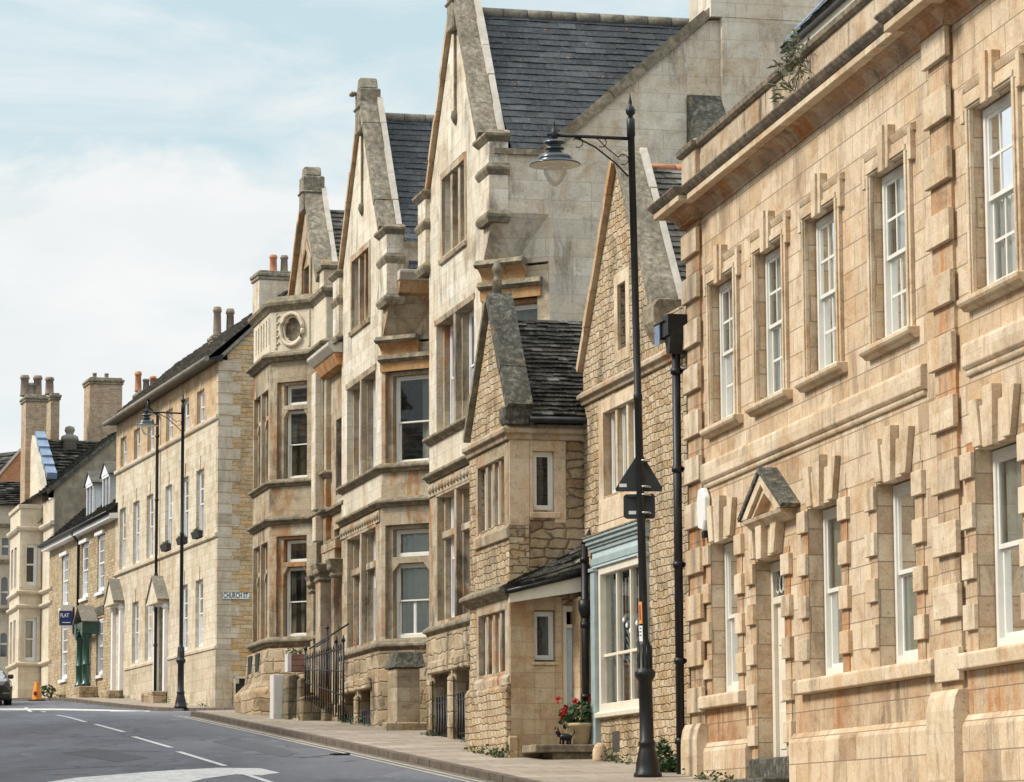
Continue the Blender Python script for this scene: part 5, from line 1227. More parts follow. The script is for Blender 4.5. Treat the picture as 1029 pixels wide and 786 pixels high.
# ================================================================== K: lower rubble house with green porch
FK = fvp(PL(116, 125), -523); KS = side(FK, 0)
kx, ky = FK.xy(-8, .1)
HK = thing('rubble_house', 'low yellow rubble house with white sash windows, dormers and a dark green columned porch', 'house', (kx, ky, zp(ky)))
KL = -16.0; ke = 13.35
kt = [(-12.75, -11.2, 10.7, 12.85), (-8.0, -6.5, 10.75, 12.98), (-4.4, -2.9, 10.75, 13.0)]
kb = [(-12.75, -11.2, 7.7, 9.95), (-4.4, -3.0, 7.5, 9.75)]
kd = (-9.05, -6.55, 7.0, 9.6)
m = MB(FK); m.wall(FK, [(KL, 4), (-.02, 4), (-.02, ke), (KL, ke)], kt+kb+[(-8.35, -7.25, 7.0, 9.6)], 0, .3); m.build('wall', M['kwall'], HK)
m = MB(FK); m.box(FK, KL+.1, -.3, -1.5, -1.4, 5, 13); m.build('interior', M['dark'], HK)
for i, h in enumerate(kt+kb):
    sash(HK, FK, h[0]+.02, h[1]-.02, h[2]+.02, h[3]-.02, -.05, 3, 2, 2, 'whitefar', fw=.10, bar=.035, curtain=[(0, .5)])
m = MB(FK)
for h in kt+kb: m.box(FK, h[0]-.12, h[1]+.12, -.05, .10, h[2]-.12, h[2]); 
for h in kt: m.box(FK, h[0]-.12, h[1]+.12, -.05, .12, h[3], h[3]+.13)
m.build('sills_and_heads', M['whitefar'], HK)
m = MB(FK); m.box(FK, -4.6, -2.8, -.02, .03, 9.85, 10.2); m.build('lintel', M['coping_dark'], HK)
m = MB(FK); m.prof(FK, KL-.1, 0, [(-.05, ke-.02), (.35, ke-.02), (.35, ke+.16), (-.05, ke+.2)]); m.build('eaves_board', M['whitefar'], HK)
m = MB(FK); m.tube([FK.p(KL-.1, ke+.2, .42), FK.p(0, ke+.2, .42)], .08, 8); u = -8.9
u = FK.U(78.5, 590, .1)
m.tube([FK.p(u, ke+.1, .4), FK.p(u, ke-.3, .1), FK.p(u, 10.4, .1)], .06, 8); m.build('gutter', M['black'], HK)
m = MB(FK); slates(m, FK.p(KL-.1, ke+.18, .4), FK.p(-.02, ke+.18, .4), FK.p(-.02, ke+4.1, -3.9), FK.p(KL-.1, ke+4.1, -3.9), .34, .22, .035, jit=.02)
slates(m, FK.p(-.02, ke+.18, -8), FK.p(KL-.1, ke+.18, -8), FK.p(KL-.1, ke+4.1, -3.9), FK.p(-.02, ke+4.1, -3.9), .34, .22, .035); m.build('roof', M['slate_moss'], HK)
# dormers
for px0, px1 in ((88, 97), (104, 112)):
    u0 = FK.U(px0, 510, -.3); u1 = u0+1.5; zb = ke+.55
    m = MB(FK)
    for a, b in ((u0, u0+.1), (u1-.1, u1), ((u0+u1)/2-.04, (u0+u1)/2+.04)): m.box(FK, a, b, -.35, -.25, zb, zb+1.45)
    m.box(FK, u0, u1, -.36, -.24, zb, zb+.1); m.box(FK, u0, u1, -.36, -.22, zb+1.4, zb+1.5)
    m.prism(FK, [(u0-.1, zb+1.5), (u1+.1, zb+1.5), ((u0+u1)/2, zb+1.95)], -.36, -.2)
    m.box(FK, u1-.06, u1, -2.0, -.36, zb, zb+1.5); m.box(FK, u0, u0+.06, -2.0, -.36, zb, zb+1.5)
    d = m.build('dormer_window', M['whitefar'], HK)
    m = MB(FK); m.poly([FK.p(u0, zb, -.3), FK.p(u1, zb, -.3), FK.p(u1, zb+1.45, -.3), FK.p(u0, zb+1.45, -.3)]); m.poly([FK.p(u1+.005, zb+.35, -.6), FK.p(u1+.005, zb+.35, -1.2), FK.p(u1+.005, zb+1.3, -1.2), FK.p(u1+.005, zb+1.3, -.6)]); m.build('pane', M['glass'], d)
    m = MB(FK)
    for s in (-1, 1): m.prism(FK, [((u0+u1)/2+s*.98, zb+1.46), ((u0+u1)/2, zb+2.0), ((u0+u1)/2, zb+2.06), ((u0+u1)/2+s*1.02, zb+1.5)], -2.6, -.15)
    m.build('dormer_roof', M['slate_grey'], d)
# green porch
m = MB(FK); zb_ = zp(FK.xy(-8)[1])+.3
uc = (FK.U(79.5, 690, .42)+FK.U(86.5, 690, .42))/2
c1, c2 = uc-.72, uc+.72
for c in (c1, c2):
    for o in (.42,):
        x, y = FK.xy(c, o); m.lathe((x, y, zb_), [(.2, 0), (.2, .1), (.15, .15), (.15, .8), (.17, .82), (.17, .87), (.145, .9), (.13, 1.85), (.18, 1.9), (.2, 1.98), (.2, 2.05)], 14)
m.box(FK, c1-.22, c1+.22, -.05, .62, zb_+2.05, zb_+2.5); m.box(FK, c2-.22, c2+.22, -.05, .62, zb_+2.05, zb_+2.5)
m.box(FK, c1+.22, c2-.22, .5, .6, zb_+2.3, zb_+2.5)
for k in range(6):
    t = k/5; x = c1+.2+(c2-c1-.4)*t; m.lathe(FK.p(x, zb_+2.05+.2*sin(pi*t), .55), [(0, -.1), (.07, 0), (0, .1)], 6)
po = m.build('green_porch', M['green'], HK)
m = MB(FK)
for s in (-1, 1): m.prism(FK, [(uc+s*1.05, zb_+2.5), (uc, zb_+3.15), (uc, zb_+3.22), (uc+s*1.1, zb_+2.54)], .03, .66)
m.build('porch_roof', M['ridge'], po)
m = MB(FK); m.box(FK, -8.3, -7.3, -.25, -.2, 7.0, 9.6); m.build('door', M['green'], HK)
m = MB(FK); m.box(FK, c1-.3, c2+.3, 0, .75, 4, zb_); m.build('doorstep', M['plinth'], HK, bev=.03)

# ================================================================== L: bow-fronted cream house with gable, beyond K
LY = 139.5; FL = Fr(PL(51, LY), (FK.u[0], FK.u[1])); LS = side(FL, 0)
lx, ly = FL.xy(-3, .3)
HL = thing('cream_bay_house', 'cream stone house with canted bay, balustrade and blue-capped gable, beyond the low rubble house', 'house', (lx, ly, zp(ly)))
def seg(fr, pxa, pxb, Ya):  # helper giving the plan point on pixel column at depth
    return PL(pxa, Ya)
b3 = FL.xy(-1.9); LB0 = PL(40, 141.3, 690); 
B3 = FL.xy(FL.U(40, 690)); B2 = PL(18, B3[1]-.35, 690); B1 = PL(8, B2[1]+4.0, 690)
CL2 = two(B2, B3); CL1 = two(B1, B2)
zt = CL2.Z(28, 533); zbal = CL2.Z(28, 511)
l2 = CL2.U(24.4, 570), CL2.U(37.4, 570)
hl = [(l2[0], l2[1], CL2.Z(30, 588), CL2.Z(30, 547)), (l2[0], l2[1], CL2.Z(30, 664), CL2.Z(30, 621))]
m = MB(CL2); LL = hypot(B3[0]-B2[0], B3[1]-B2[1]); L1 = hypot(B2[0]-B1[0], B2[1]-B1[1])
m.wall(CL2, [(0, 4), (LL, 4), (LL, zt), (0, zt)], hl, 0, .3)
h1s = [(a, a+.9, h[2], h[3]) for h in hl for a in (.5, 1.9)]
m.wall(CL1, [(0, 4), (L1, 4), (L1, zt), (0, zt)], h1s, 0, .3)
u40 = FL.U(40, 690)
m.wall(FL, [(u40-6, 4), (0, 4), (0, zt+1.2), (u40-.2, zt+1.2), (u40-.3, FL.Z(40, 499)), (u40-3.2, FL.Z(34, 436)), (u40-6, zt+1)], [], -.02, .3)
m.build('wall', M['cream'], HL)
m = MB(CL2); m.sweep([B1, B2, B3, FL.xy(0)], [(-.05, zt-.05), (.12, zt), (.18, zt+.08), (.18, zt+.16), (-.05, zt+.2)]); 
for z in (CL2.Z(30, 596), CL2.Z(30, 610), CL2.Z(30, 668)): m.sweep([B1, B2, B3, FL.xy(0)], [(-.05, z-.1), (.08, z-.06), (.14, z), (.14, z+.08), (-.05, z+.14)])
m.sweep([B1, B2, B3], [(-.25, zbal-.02), (.08, zbal), (.1, zbal+.16), (-.25, zbal+.2)])
for (a, b, c, d) in hl:
    for x, y in ((a-.16, a), (b, b+.16)): m.box(CL2, x, y, -.05, .04, c-.1, d+.1)
m.build('mouldings', M['cream'], HL, bev=.01)
m = MB(CL2); 
nb = 6
m.wall(CL2, [(0, zt+.2), (LL, zt+.2), (LL, zbal), (0, zbal)], [(.75+.42*k, .75+.42*k+.24, zt+.32, zbal-.12) for k in range(4)], 0, .15)
m.wall(CL1, [(0, zt+.2), (L1, zt+.2), (L1, zbal), (0, zbal)], [], 0, .15)
m.build('balustrade', M['cream'], HL)
for (a, b, c, d) in hl: sash(HL, CL2, a, b, c, d, -.1, 1, 1, 1, 'whitefar', fw=.08, curtain=[(0, 1)] if d < 11 else None)
for (a, b, c, d) in h1s: sash(HL, CL1, a, b, c, d, -.1, 1, 1, 1, 'whitefar', fw=.08, glass='glassdark')
m = MB(CL2); m.box(CL2, .2, LL, -1.3, -1.2, 5, zt); m.build('interior', M['dark'], HL)
# gable end facing the camera with render, roof slope, blue coping
gu, gzz = LS.hit(118, 436); eu_, ezz = LS.hit(52, 491)
m = MB(LS); m.wall(LS, [(0, 4), (gu*2, 4), (gu*2, ezz), (gu, gzz-.05), (0, ezz)], [], 0, .3); m.build('gable_wall', M['render'], HL)
m = MB(LS); m.prism(LS, [(-.3, ezz-.25), (gu, gzz-.1), (gu, gzz+.08), (-.35, ezz-.05)], 0, .12); m.build('verge', M['coping_dark'], HL)
m = MB(FL); slates(m, FL.p(-9, ezz-.1, .3), FL.p(.1, ezz-.1, .3), FL.p(.1, gzz+.1, -gu), FL.p(-9, gzz+.1, -gu), .36, .26, .05, jit=.04)
slates(m, FL.p(.1, ezz-.1, -gu*2), FL.p(-9, ezz-.1, -gu*2), FL.p(-9, gzz+.1, -gu), FL.p(.1, gzz+.1, -gu), .36, .26, .05)
m.build('roof', M['slate_moss'], HL)
m = MB(FL); ca, cb = FL.hit(47, 481, .1), FL.hit(35, 437, .1)
n = 5
for i in range(n):
    t0, t1 = i/n, (i+1)/n
    m.prism(FL, [(ca[0]+(cb[0]-ca[0])*t0, ca[1]+(cb[1]-ca[1])*t0), (ca[0]+(cb[0]-ca[0])*t1, ca[1]+(cb[1]-ca[1])*t1), (ca[0]+(cb[0]-ca[0])*t1+.05, ca[1]+(cb[1]-ca[1])*t1+.16), (ca[0]+(cb[0]-ca[0])*t0+.05, ca[1]+(cb[1]-ca[1])*t0+.26)], -.34, .10+.03*(i % 2))
m.build('blue_gable_coping', M['lead'], HL)
m = MB(LS); slates(m, at_depth(44, 500, 143.5), at_depth(121, 500, 144.8), at_depth(121, 444.5, 148.3), at_depth(36, 441, 147), .36, .24, .05, jit=.04)
m.build('cross_wing_roof', M['slate_moss'], HL)
m = MB(FL); m.box(FL, u40-6, -.05, -gu*2, -gu*2+.3, 4, ezz); m.build('rear_wall', M['render'], HL)
stack_px(HL, 20.5, 47, 398, 470, 146, 1.3, 'chim', [(27, .95, 'potgrey'), (33, .6, 'ridge'), (40, .95, 'potgrey')], potr=.2)
stack_px(HL, 46, 60, 396, 440, 148, 1.3, 'chim', [(52, .8, 'potgrey')], potr=.2)
stack_px(HL, 85.5, 123, 381, 445, 149, 1.5, 'chim', [(98, .3, 'ridge'), (110, .3, 'ridge')], cap='ledge', potr=.1)
m = MB(WORLD); c = at_depth(70, 444, 147); m.lathe(c, [(.34, -.4), (.3, 0), (.42, .06), (.37, .25), (.18, .32), (.17, .38), (.24, .5), (.2, .66), (.03, .72)], 14); m.build('ball_finial', M['ridge'], HL)

# ================================================================== M: last houses at the picture's left edge
FM = Fr(PL(9, 150), (FK.u[0]+.25, FK.u[1])); MS = side(FM, 0)
mx, my = FM.xy(-3, .2)
HM = thing('arched_window_house', 'cream house with dark arched windows and orange brick gable at the left edge', 'house', (mx, my, zp(my)))
FM2 = Fr(PL(-6, 150), (1, .12))
def arch(u0, u1, z0, z1, n=8):
    c = (u0+u1)/2; r = (u1-u0)/2
    return [(u0, z0), (u0, z1-r)]+[(c-r*cos(pi*k/n), z1-r+r*sin(pi*k/n)) for k in range(1, n)]+[(u1, z1-r), (u1, z0)]
ze = FM2.Z(5, 508)
ua, ub = FM2.U(1.5, 570), FM2.U(8.0, 570)
hs = [arch(ua, ub, FM2.Z(5, 608), FM2.Z(5, 580)), (ua, ub, FM2.Z(5, 558), FM2.Z(5, 541)), arch(ua, ub, FM2.Z(5, 660), FM2.Z(5, 636))]
m = MB(FM2); m.wall(FM2, [(-7, 4), (1.2, 4), (1.2, ze), (-7, ze)], hs, 0, .3); m.build('wall', M['cream'], HM)
m = MB(FM2)
for z in (FM2.Z(5, 566), FM2.Z(5, 615), FM2.Z(5, 530)): m.box(FM2, -7, 1.2, 0, .12, z, z+.16)
m.build('bands', M['ledge'], HM)
m = MB(FM2); m.poly([FM2.p(-7, 4, -.2), FM2.p(1.2, 4, -.2), FM2.p(1.2, ze, -.2), FM2.p(-7, ze, -.2)]); m.build('panes', M['carglass'], HM)
m = MB(FM2); 
for h in (0, 1, 2):
    zz = (FM2.Z(5, 596), FM2.Z(5, 550), FM2.Z(5, 648))[h]; m.box(FM2, ua, ub, -.15, -.1, zz, zz+.09)
m.build('glazing_bars', M['whitefar'], HM)
m = MB(FM2); slates(m, FM2.p(-7, ze, .2), FM2.p(FM2.U(24, 508), ze, .2), FM2.p(FM2.U(24, 490), FM2.Z(5, 484, -2.5), -2.5), FM2.p(-7, FM2.Z(5, 484, -2.5), -2.5), .4, .26, .05, jit=.04)
m.build('roof', M['slate_moss'], HM)
FB2 = Fr(PL(-6, 156), (1, .12)); q = [FB2.hit(*p) for p in ((-30, 500), (24, 500), (24, 446), (20, 452), (0, 477), (-30, 505))]
m = MB(FB2); m.prism(FB2, [FB2.hit(-30, 560), FB2.hit(26, 560), FB2.hit(26, 450), FB2.hit(20, 455), FB2.hit(-30, 512)], -.4, 0); m.build('brick_gable', M['brick'], HM)
m = MB(FB2); a_, b_ = FB2.hit(-30, 513), FB2.hit(22, 452); coping(m, FB2, a_, b_, -.3, .1, .12); m.build('gable_verge', M['fillet'], HM)
m = MB(FB2); p0, p1 = FB2.p(a_[0], a_[1], -.4), FB2.p(b_[0], b_[1], -.4)
bk = Vector((-6, 5, 0))
slates(m, p0+bk, p0, p1, p1+bk, .4, .26, .05, jit=.04); m.build('upper_roof', M['slate_moss'], HM)

# ================================================================== ground
def street_x(Y, off=0.0):  # kerb line
    return -1.23+off-.229*(Y-54) if Y < 128 else -1.23+off-.229*74-.36*(Y-128)
def strip(name, xl, xr, mat, y0, y1, dz, n=120, nx=6, k='structure'):
    v, f = [], []
    for i in range(n+1):
        Y = y0+(y1-y0)*i/n
        for j in range(nx+1):
            a, b = xl(Y), xr(Y); x = a+(b-a)*j/nx; v.append((x, Y, zr(Y)+dz))
    for i in range(n):
        for j in range(nx):
            a = i*(nx+1)+j; f.append((a, a+1, a+nx+2, a+nx+1))
    me = bpy.data.meshes.new(name); me.from_pydata(v, [], f); me.materials.append(mat)
    o = bpy.data.objects.new(name, me); COL.objects.link(o); kind(o, k); return o
strip('road', lambda y: -120, lambda y: 120, M['asphalt'], -20, 400, 0.0, 420, 2)
strip('ground', lambda y: -900, lambda y: 900, M['paving'], -60, 900, -.35, 160, 2)
YK = 86.5
def poly_slab(name, pts, mat, h, k='structure', drop=.2, sub=1.5):
    """flat plan polygon following the ground, raised h, subdivided along each edge for the slope"""
    bm = bmesh.new()
    vs = [bm.verts.new((x, y, 0)) for x, y in pts]; bm.faces.new(vs)
    ys = [p[1] for p in pts]; y = min(ys)+sub
    while y < max(ys):
        bmesh.ops.bisect_plane(bm, geom=bm.verts[:]+bm.edges[:]+bm.faces[:], plane_co=(0, y, 0), plane_no=(0, 1, 0)); y += sub
    r = bmesh.ops.extrude_face_region(bm, geom=bm.faces[:]); nv = [e for e in r['geom'] if isinstance(e, bmesh.types.BMVert)]
    for v in bm.verts: v.co.z = zr(v.co.y)+h
    for v in nv: v.co.z = zr(v.co.y)+h-drop
    bmesh.ops.recalc_face_normals(bm, faces=bm.faces)
    me = bpy.data.meshes.new(name); bm.to_mesh(me); bm.free(); me.materials.append(mat)
    o = bpy.data.objects.new(name, me); COL.objects.link(o); kind(o, k); return o
# pavement near side up to Church Street, with rounded corner
kc = [(street_x(y), y) for y in (14, 40, 54, 70, 80, YK-1.5)]
cx_, cy_ = street_x(YK-1.5)+1.6, YK-1.5+.4
kc += [(street_x(YK)+.35, YK-.2), (street_x(YK)+.9, YK+.45), (street_x(YK)+2.0, YK+.9), (street_x(YK)+14, YK+3.4)]
kin = [(x+.16*(.97 if i < 6 else .3), y-.04*(0 if i < 6 else 4)) for i, (x, y) in enumerate(kc)]
poly_slab('pavement', kin+[(street_x(YK)+20, YK), (9, 14)], M['paving'], .12)
poly_slab('kerb', kc+[(x+.0, y) for x, y in reversed(kin)], M['kerb'], .118)
# far pavement beyond Church Street
fk = [PL(252, 101, 700), PL(215, 104.2, 700), PL(195, 106.0, 700), PL(160, 108.5, 700)]
fk += [(FB.xy(u, 1.9)) for u in (-8, -14, -18.3)]+[FK.xy(u, 1.9) for u in (-6, -12, -17)]+[(FK.xy(-24, 2.3)), (FK.xy(-60, 3))]
fk2 = [(x+.14, y+.1) for x, y in fk]
poly_slab('pavement', fk2+[(FK.xy(-60, -3)), (0, 175), (10, 110), (-4, 101.2)], M['paving'], .12)
poly_slab('kerb', fk+list(reversed(fk2)), M['kerb'], .118)
# road paint
def ribbon(name, pts, w, mat, dz=.006):
    m = MB(WORLD)
    for a, b in zip(pts, pts[1:]):
        a, b = Vector(a), Vector(b); n = max(1, int((b-a).length/1.0)); t = Vector((b.x-a.x, b.y-a.y, 0)).normalized(); s = Vector((t.y, -t.x, 0))*w/2
        for i in range(n):
            p, q = a.lerp(b, i/n), a.lerp(b, (i+1)/n)
            P = [p-s, p+s, q+s, q-s]; m.poly([(v.x, v.y, zr(v.y)+dz) for v in P])
    o = m.build(name, mat); kind(o); return o
for k_, off in enumerate((-.22, -.40)):
    ribbon('road_edge_line', [(street_x(y, off), y, 0) for y in (20, 34, 45, 54, 62, 70, 80, YK-1)], .07, M['yline'])
for a, b in (((26, 711.3), (45, 716)), ((57, 719), (86, 726)), ((95.6, 728), (125, 736)), ((134, 740.6), (172, 751.7)), ((179, 755.7), (226, 770)), ((245, 778), (276, 788))):
    ribbon('centre_line_dash', [gp(*a), gp(*b)], .12, M['line'], .008)
def gpoly(name, pxs, mat, dz=.006):
    ps = [gp(*p) for p in pxs]; o = poly_slab(name, [(p.x, p.y) for p in ps], mat, dz, drop=.003, sub=.7); return o
gpoly('give_way_marking', [(0, 713.9), (60, 713.8), (110, 714.6), (150, 715.4), (150, 714.6), (110, 713.4), (60, 712.3), (0, 712.2)], M['line'])
gpoly('road_arrow_marking', [(30, 789), (76, 782), (163, 775), (219, 772), (262, 772.5), (281, 777), (262, 779.5), (236, 778.5), (205, 783), (180, 789)], M['line'])
gpoly('junction_line', [(160, 711.7), (170, 711.4), (188, 712.8), (182, 713.2)], M['line'])
for pts in (((0, 742.5), (80, 741), (150, 739.5), (236, 738.8)), ((20, 775), (120, 770.5), (190, 769.2), (232, 768)), ((300, 762), (352, 757), (392, 756)), ((60, 757), (110, 755), (160, 756))):
    ribbon('tar_seam', [gp(*p) for p in pts], .05, M['rubber'], .005)
gpoly('road_patch', [(95, 752), (150, 762), (118, 766), (62, 757)], M['patch'], .004)
gpoly('road_patch', [(236, 742), (300, 757), (285, 761), (214, 746)], M['patch'], .004)
strip('gutter_dirt', lambda y: street_x(y, -.20), lambda y: street_x(y, -.01), M['grit'], 14, YK-2, .004, 80, 1)
m = MB(WORLD); g0 = gp(398, 752)
m.box(Fr((street_x(60, -.35)-.4, 60), (FF.u[0], FF.u[1])), 0, .45, -.3, 0, zr(60)-.2, zr(60)+.012); o = m.build('drain_cover', M['rubber']); kind(o)

# ================================================================== houses on the other side of the street
y0_ = 32.0; kk = 0
while y0_ < 128:
    wd = random.uniform(9.5, 13); cxx = street_x(y0_)-10.2; Fo = two((cxx, y0_), (street_x(y0_+wd)-10.2, y0_+wd)); Fo = Fr(Fo.xy(wd), (-Fo.u[0], -Fo.u[1])) if Fo.n[0] < 0 else Fo
    hh = random.uniform(6.6, 8.6); zg = zp(y0_)-1.2; zt0 = zp(y0_+wd/2)
    ho = thing('opposite_house', 'stone house standing across the street, outside the picture', 'house', (Fo.xy(wd/2)[0], Fo.xy(wd/2)[1], zt0), 'houses across the street')
    hol = [(u, u+1.0, zt0+a, zt0+a+1.6) for u in (1.2, wd/2-.5, wd-2.2) for a in (1.0, 4.0)]
    m = MB(Fo); m.wall(Fo, [(0, zg), (wd, zg), (wd, zt0+hh), (0, zt0+hh)], hol, 0, .3); m.box(Fo, 0, .3, -7, -.3, zg, zt0+hh); m.box(Fo, wd-.3, wd, -7, -.3, zg, zt0+hh); m.box(Fo, .3, wd-.3, -7, -6.7, zg, zt0+hh); m.build('wall', M[('bcol', 'pale', 'bay', 'warm')[kk % 4]], ho, split=False)
    m = MB(Fo); slates(m, Fo.p(-.1, zt0+hh, .3), Fo.p(wd+.1, zt0+hh, .3), Fo.p(wd+.1, zt0+hh+2.6, -3.5), Fo.p(-.1, zt0+hh+2.6, -3.5), .5, .4, .03); slates(m, Fo.p(wd+.1, zt0+hh, -7.3), Fo.p(-.1, zt0+hh, -7.3), Fo.p(-.1, zt0+hh+2.6, -3.5), Fo.p(wd+.1, zt0+hh+2.6, -3.5), .5, .4, .03); m.build('roof', M['slate_grey'], ho, split=False)
    m = MB(Fo)
    for h in hol: m.box(Fo, h[0], h[1], -.2, -.15, h[2], h[2]+.08); m.box(Fo, h[0], h[1], -.2, -.15, h[3]-.08, h[3]); m.box(Fo, h[0], h[0]+.08, -.2, -.15, h[2], h[3]); m.box(Fo, h[1]-.08, h[1], -.2, -.15, h[2], h[3]); m.box(Fo, h[0], h[1], -.2, -.15, (h[2]+h[3])/2-.03, (h[2]+h[3])/2+.03)
    wf = m.build('window', M['whitefar'], ho)
    m = MB(Fo); m.poly([Fo.p(.3, zg, -.18), Fo.p(wd-.3, zg, -.18), Fo.p(wd-.3, zt0+hh-.2, -.18), Fo.p(.3, zt0+hh-.2, -.18)]); m.build('panes', M['carglass'], ho)
    y0_ += wd+.02; kk += 1
# ================================================================== lamp posts
LPX, LPY = PL(651, 48.7, 778)
def lamp_post(x, y, label):
    z0 = zp(y)-.02; root = thing('street_lamp', label, 'street lamp', (x, y, z0), 'cast iron street lamps on the pavement')
    H = 10.08
    m = MB(); c = (x, y, z0)
    m.lathe(c, [(.21, 0), (.21, .06), (.18, .10), (.17, .22), (.125, .42), (.115, .46), (.13, .49), (.13, .53), (.105, .56), (.10, 1.42), (.115, 1.44), (.15, 1.50), (.155, 1.56), (.12, 1.60), (.105, 1.62), (.10, 1.95), (.08, 2.0), (.066, 2.03), (.062, 2.1), (.058, 5.6), (.067, 5.62), (.067, 5.7), (.055, 5.72), (.052, H-.45), (.064, H-.44), (.064, H-.18), (.045, H-.16)], 20)
    for k in range(10):
        a = 2*pi*k/10; m.tube([(x+.104*cos(a), y+.104*sin(a), z0+1.62), (x+.1*cos(a), y+.1*sin(a), z0+1.95)], .012, 5)
    post = m.build('post', M['black'], root)
    m = MB(); m.lathe((x, y, z0+H-.16), [(.04, 0), (.035, .03), (.07, .07), (.075, .12), (.055, .17), (.025, .20), (.03, .23), (.018, .3), (.0, .42)], 14); m.build('finial', M['black'], post)
    ad = Vector((-.985, -.17, 0)); ad.normalize()
    L = 1.18; za = z0+H-.44; hub = Vector((x, y, za))+ad*L
    m = MB(); m.tube([Vector((x, y, za-.04)), Vector((x, y, za))+ad*L*.99], .028, 8)
    m.lathe(hub, [(.0, .28), (.012, .2), (.03, .15), (.02, .11), (.055, .06), (.055, -.06), (.03, -.08), (.03, -.11)], 10)
    e = hub+ad*.1; m.tube([hub, e, e+Vector((0, 0, .05))], .018, 6)
    def P(t, z): return Vector((x, y, za))+ad*t+Vector((0, 0, z))
    m.tube([P(.06, -.62), P(.25, -.42), P(.55, -.18), P(.75, -.08), P(.86, -.04)], .014, 6)
    for cx2, cz2, r in ((.82, -.11, .075), (.46, -.10, .075), (.13, -.36, .08)):
        m.tube([P(cx2+r*cos(a*pi/6), cz2+r*sin(a*pi/6)) for a in range(1, 11)], .009, 5)
    m.tube([P(.2, -.33), P(.4, -.17), P(.5, -.06)], .009, 5)
    m.build('bracket', M['black'], root)
    hz = hub.z-.10; K = .66
    sc = lambda P: [(r, z*K) for r, z in P]
    m = MB(); m.lathe((hub.x, hub.y, hz), sc([(.03, .03), (.14, .02), (.165, -.02), (.165, -.05), (.10, -.08), (.10, -.13), (.15, -.16), (.15, -.19), (.10, -.2), (.10, -.24), (.20, -.30), (.25, -.35), (.265, -.42), (.255, -.44), (.38, -.52), (.385, -.55), (.375, -.55), (.25, -.47)]), 28)
    hd = m.build('lamp_head', M['blackteal'], root)
    m = MB(); m.lathe((hub.x, hub.y, hz), sc([(.372, -.552), (.22, -.46), (.05, -.455)]), 28); m.build('reflector', M['creampaint'], hd)
    m = MB(); m.lathe((hub.x, hub.y, hz), sc([(.18, -.49), (.19, -.60), (.175, -.74), (.13, -.90), (.07, -1.01), (0, -1.05)]), 20); m.build('globe', M['globe'], hd)
    root.rotation_euler = (0, -radians(.9), 0)
    return root, post, z0
lampA = lamp_post(LPX, LPY, 'tall black street lamp in front of the blue shop, two sign backs strapped to it')
l2x, l2y = PL(181.5, 106.5, 703)
rootA, postA, zA = lampA
rb = copy_tree(rootA); rb.location = (l2x, l2y, zp(l2y)-.02)
rb.rotation_euler = (0, 0, 0)
rb['label'] = 'more distant black iron street lamp by the long pale terrace, beside its drainpipe'
# strips of paper stickers on the near post
m = MB(); 
FP = Fr((LPX, LPY), (1, 0)); 
def on_post(u0, u1, z0, z1, name, mat, r=.072, a0=-2.9, a1=-2.2):
    m = MB(); n = 5
    for i in range(n):
        t0, t1 = a0+(a1-a0)*i/n, a0+(a1-a0)*(i+1)/n
        m.poly([(LPX+r*cos(t0), LPY+r*sin(t0), z0), (LPX+r*cos(t1), LPY+r*sin(t1), z0), (LPX+r*cos(t1), LPY+r*sin(t1), z1), (LPX+r*cos(t0), LPY+r*sin(t0), z1)])
    return m.build(name, M[mat], postA)
zz = lambda py: at_depth(646, py, LPY).z
on_post(0, 0, zz(627), zz(605), 'orange_sticker', 'orangep', .0715, -3.0, -1.9)
on_post(0, 0, zz(623), zz(608), 'sticker_print', 'purple', .0725, -2.65, -2.25)
on_post(0, 0, zz(650), zz(629), 'white_sticker', 'whitesign', .0735, -3.0, -1.9)
for k, py in enumerate((631, 634.5, 638, 645)): on_post(0, 0, zz(py+1.2), zz(py), 'sticker_print', 'ink', .0745, -2.7, -2.2)
for nm, pts, lab in (('traffic_sign', [(617.5, 494), (617, 491), (640.5, 454), (642.5, 454), (664, 490), (663.5, 494)], 'dark back of a triangular road sign strapped to the near street lamp'),
                ('traffic_sign', [(627, 521), (625, 519), (625, 499), (627, 497), (654.5, 496), (656.5, 498), (657, 519), (655, 521.5)], 'dark back of a square sign plate just under the triangular one')):
    FS = Fr((LPX, LPY), (1, -.03)); P = [FS.hit(px+ (1.5), py, .09-.2) for px, py in pts]
    cz = sum(p[1] for p in P)/len(P)
    r = thing(nm, lab, 'road sign', (LPX, LPY+.1, cz))
    m = MB(FS); m.prism(FS, P, -.115, -.10); pl = m.build('sign_plate', M['signback'], r, bev=.003)
    m = MB(FS)
    zs = [p[1] for p in P]; zmin, zmax = min(zs), max(zs)
    if 'triang' in lab and 'square' not in lab:
        m.prism(FS, [(P[0][0], P[0][1]), (P[5][0], P[5][1]), (P[5][0]-.02, P[5][1]+.05), (P[0][0]+.02, P[0][1]+.05)], -.10, -.075); zb = (zmin+.05, zmax-.16)
    else:
        m.box(FS, P[0][0]+.02, P[7][0]-.02, -.10, -.08, zmin+.0, zmin+.04); m.box(FS, P[0][0]+.02, P[7][0]-.02, -.10, -.08, zmax-.05, zmax-.01); zb = (zmin+.07, zmax-.04)
    m.build('stiffening_channel', M['signback'], pl)
    m = MB()
    for z in zb: m.lathe((LPX, LPY, z), [(.072, 0), (.074, .0), (.074, .025), (.072, .025)], 16); m.box(FS, -.09, .09, -.09, -.05, z, z+.025)
    m.build('clamp_band', M['steel'], r)
    m = MB(FS); m.box(FS, P[0][0]+.05, P[0][0]+.16, -.099, -.096, zmin+.07, zmin+.12); m.build('sign_label', M['whitesign'], pl)

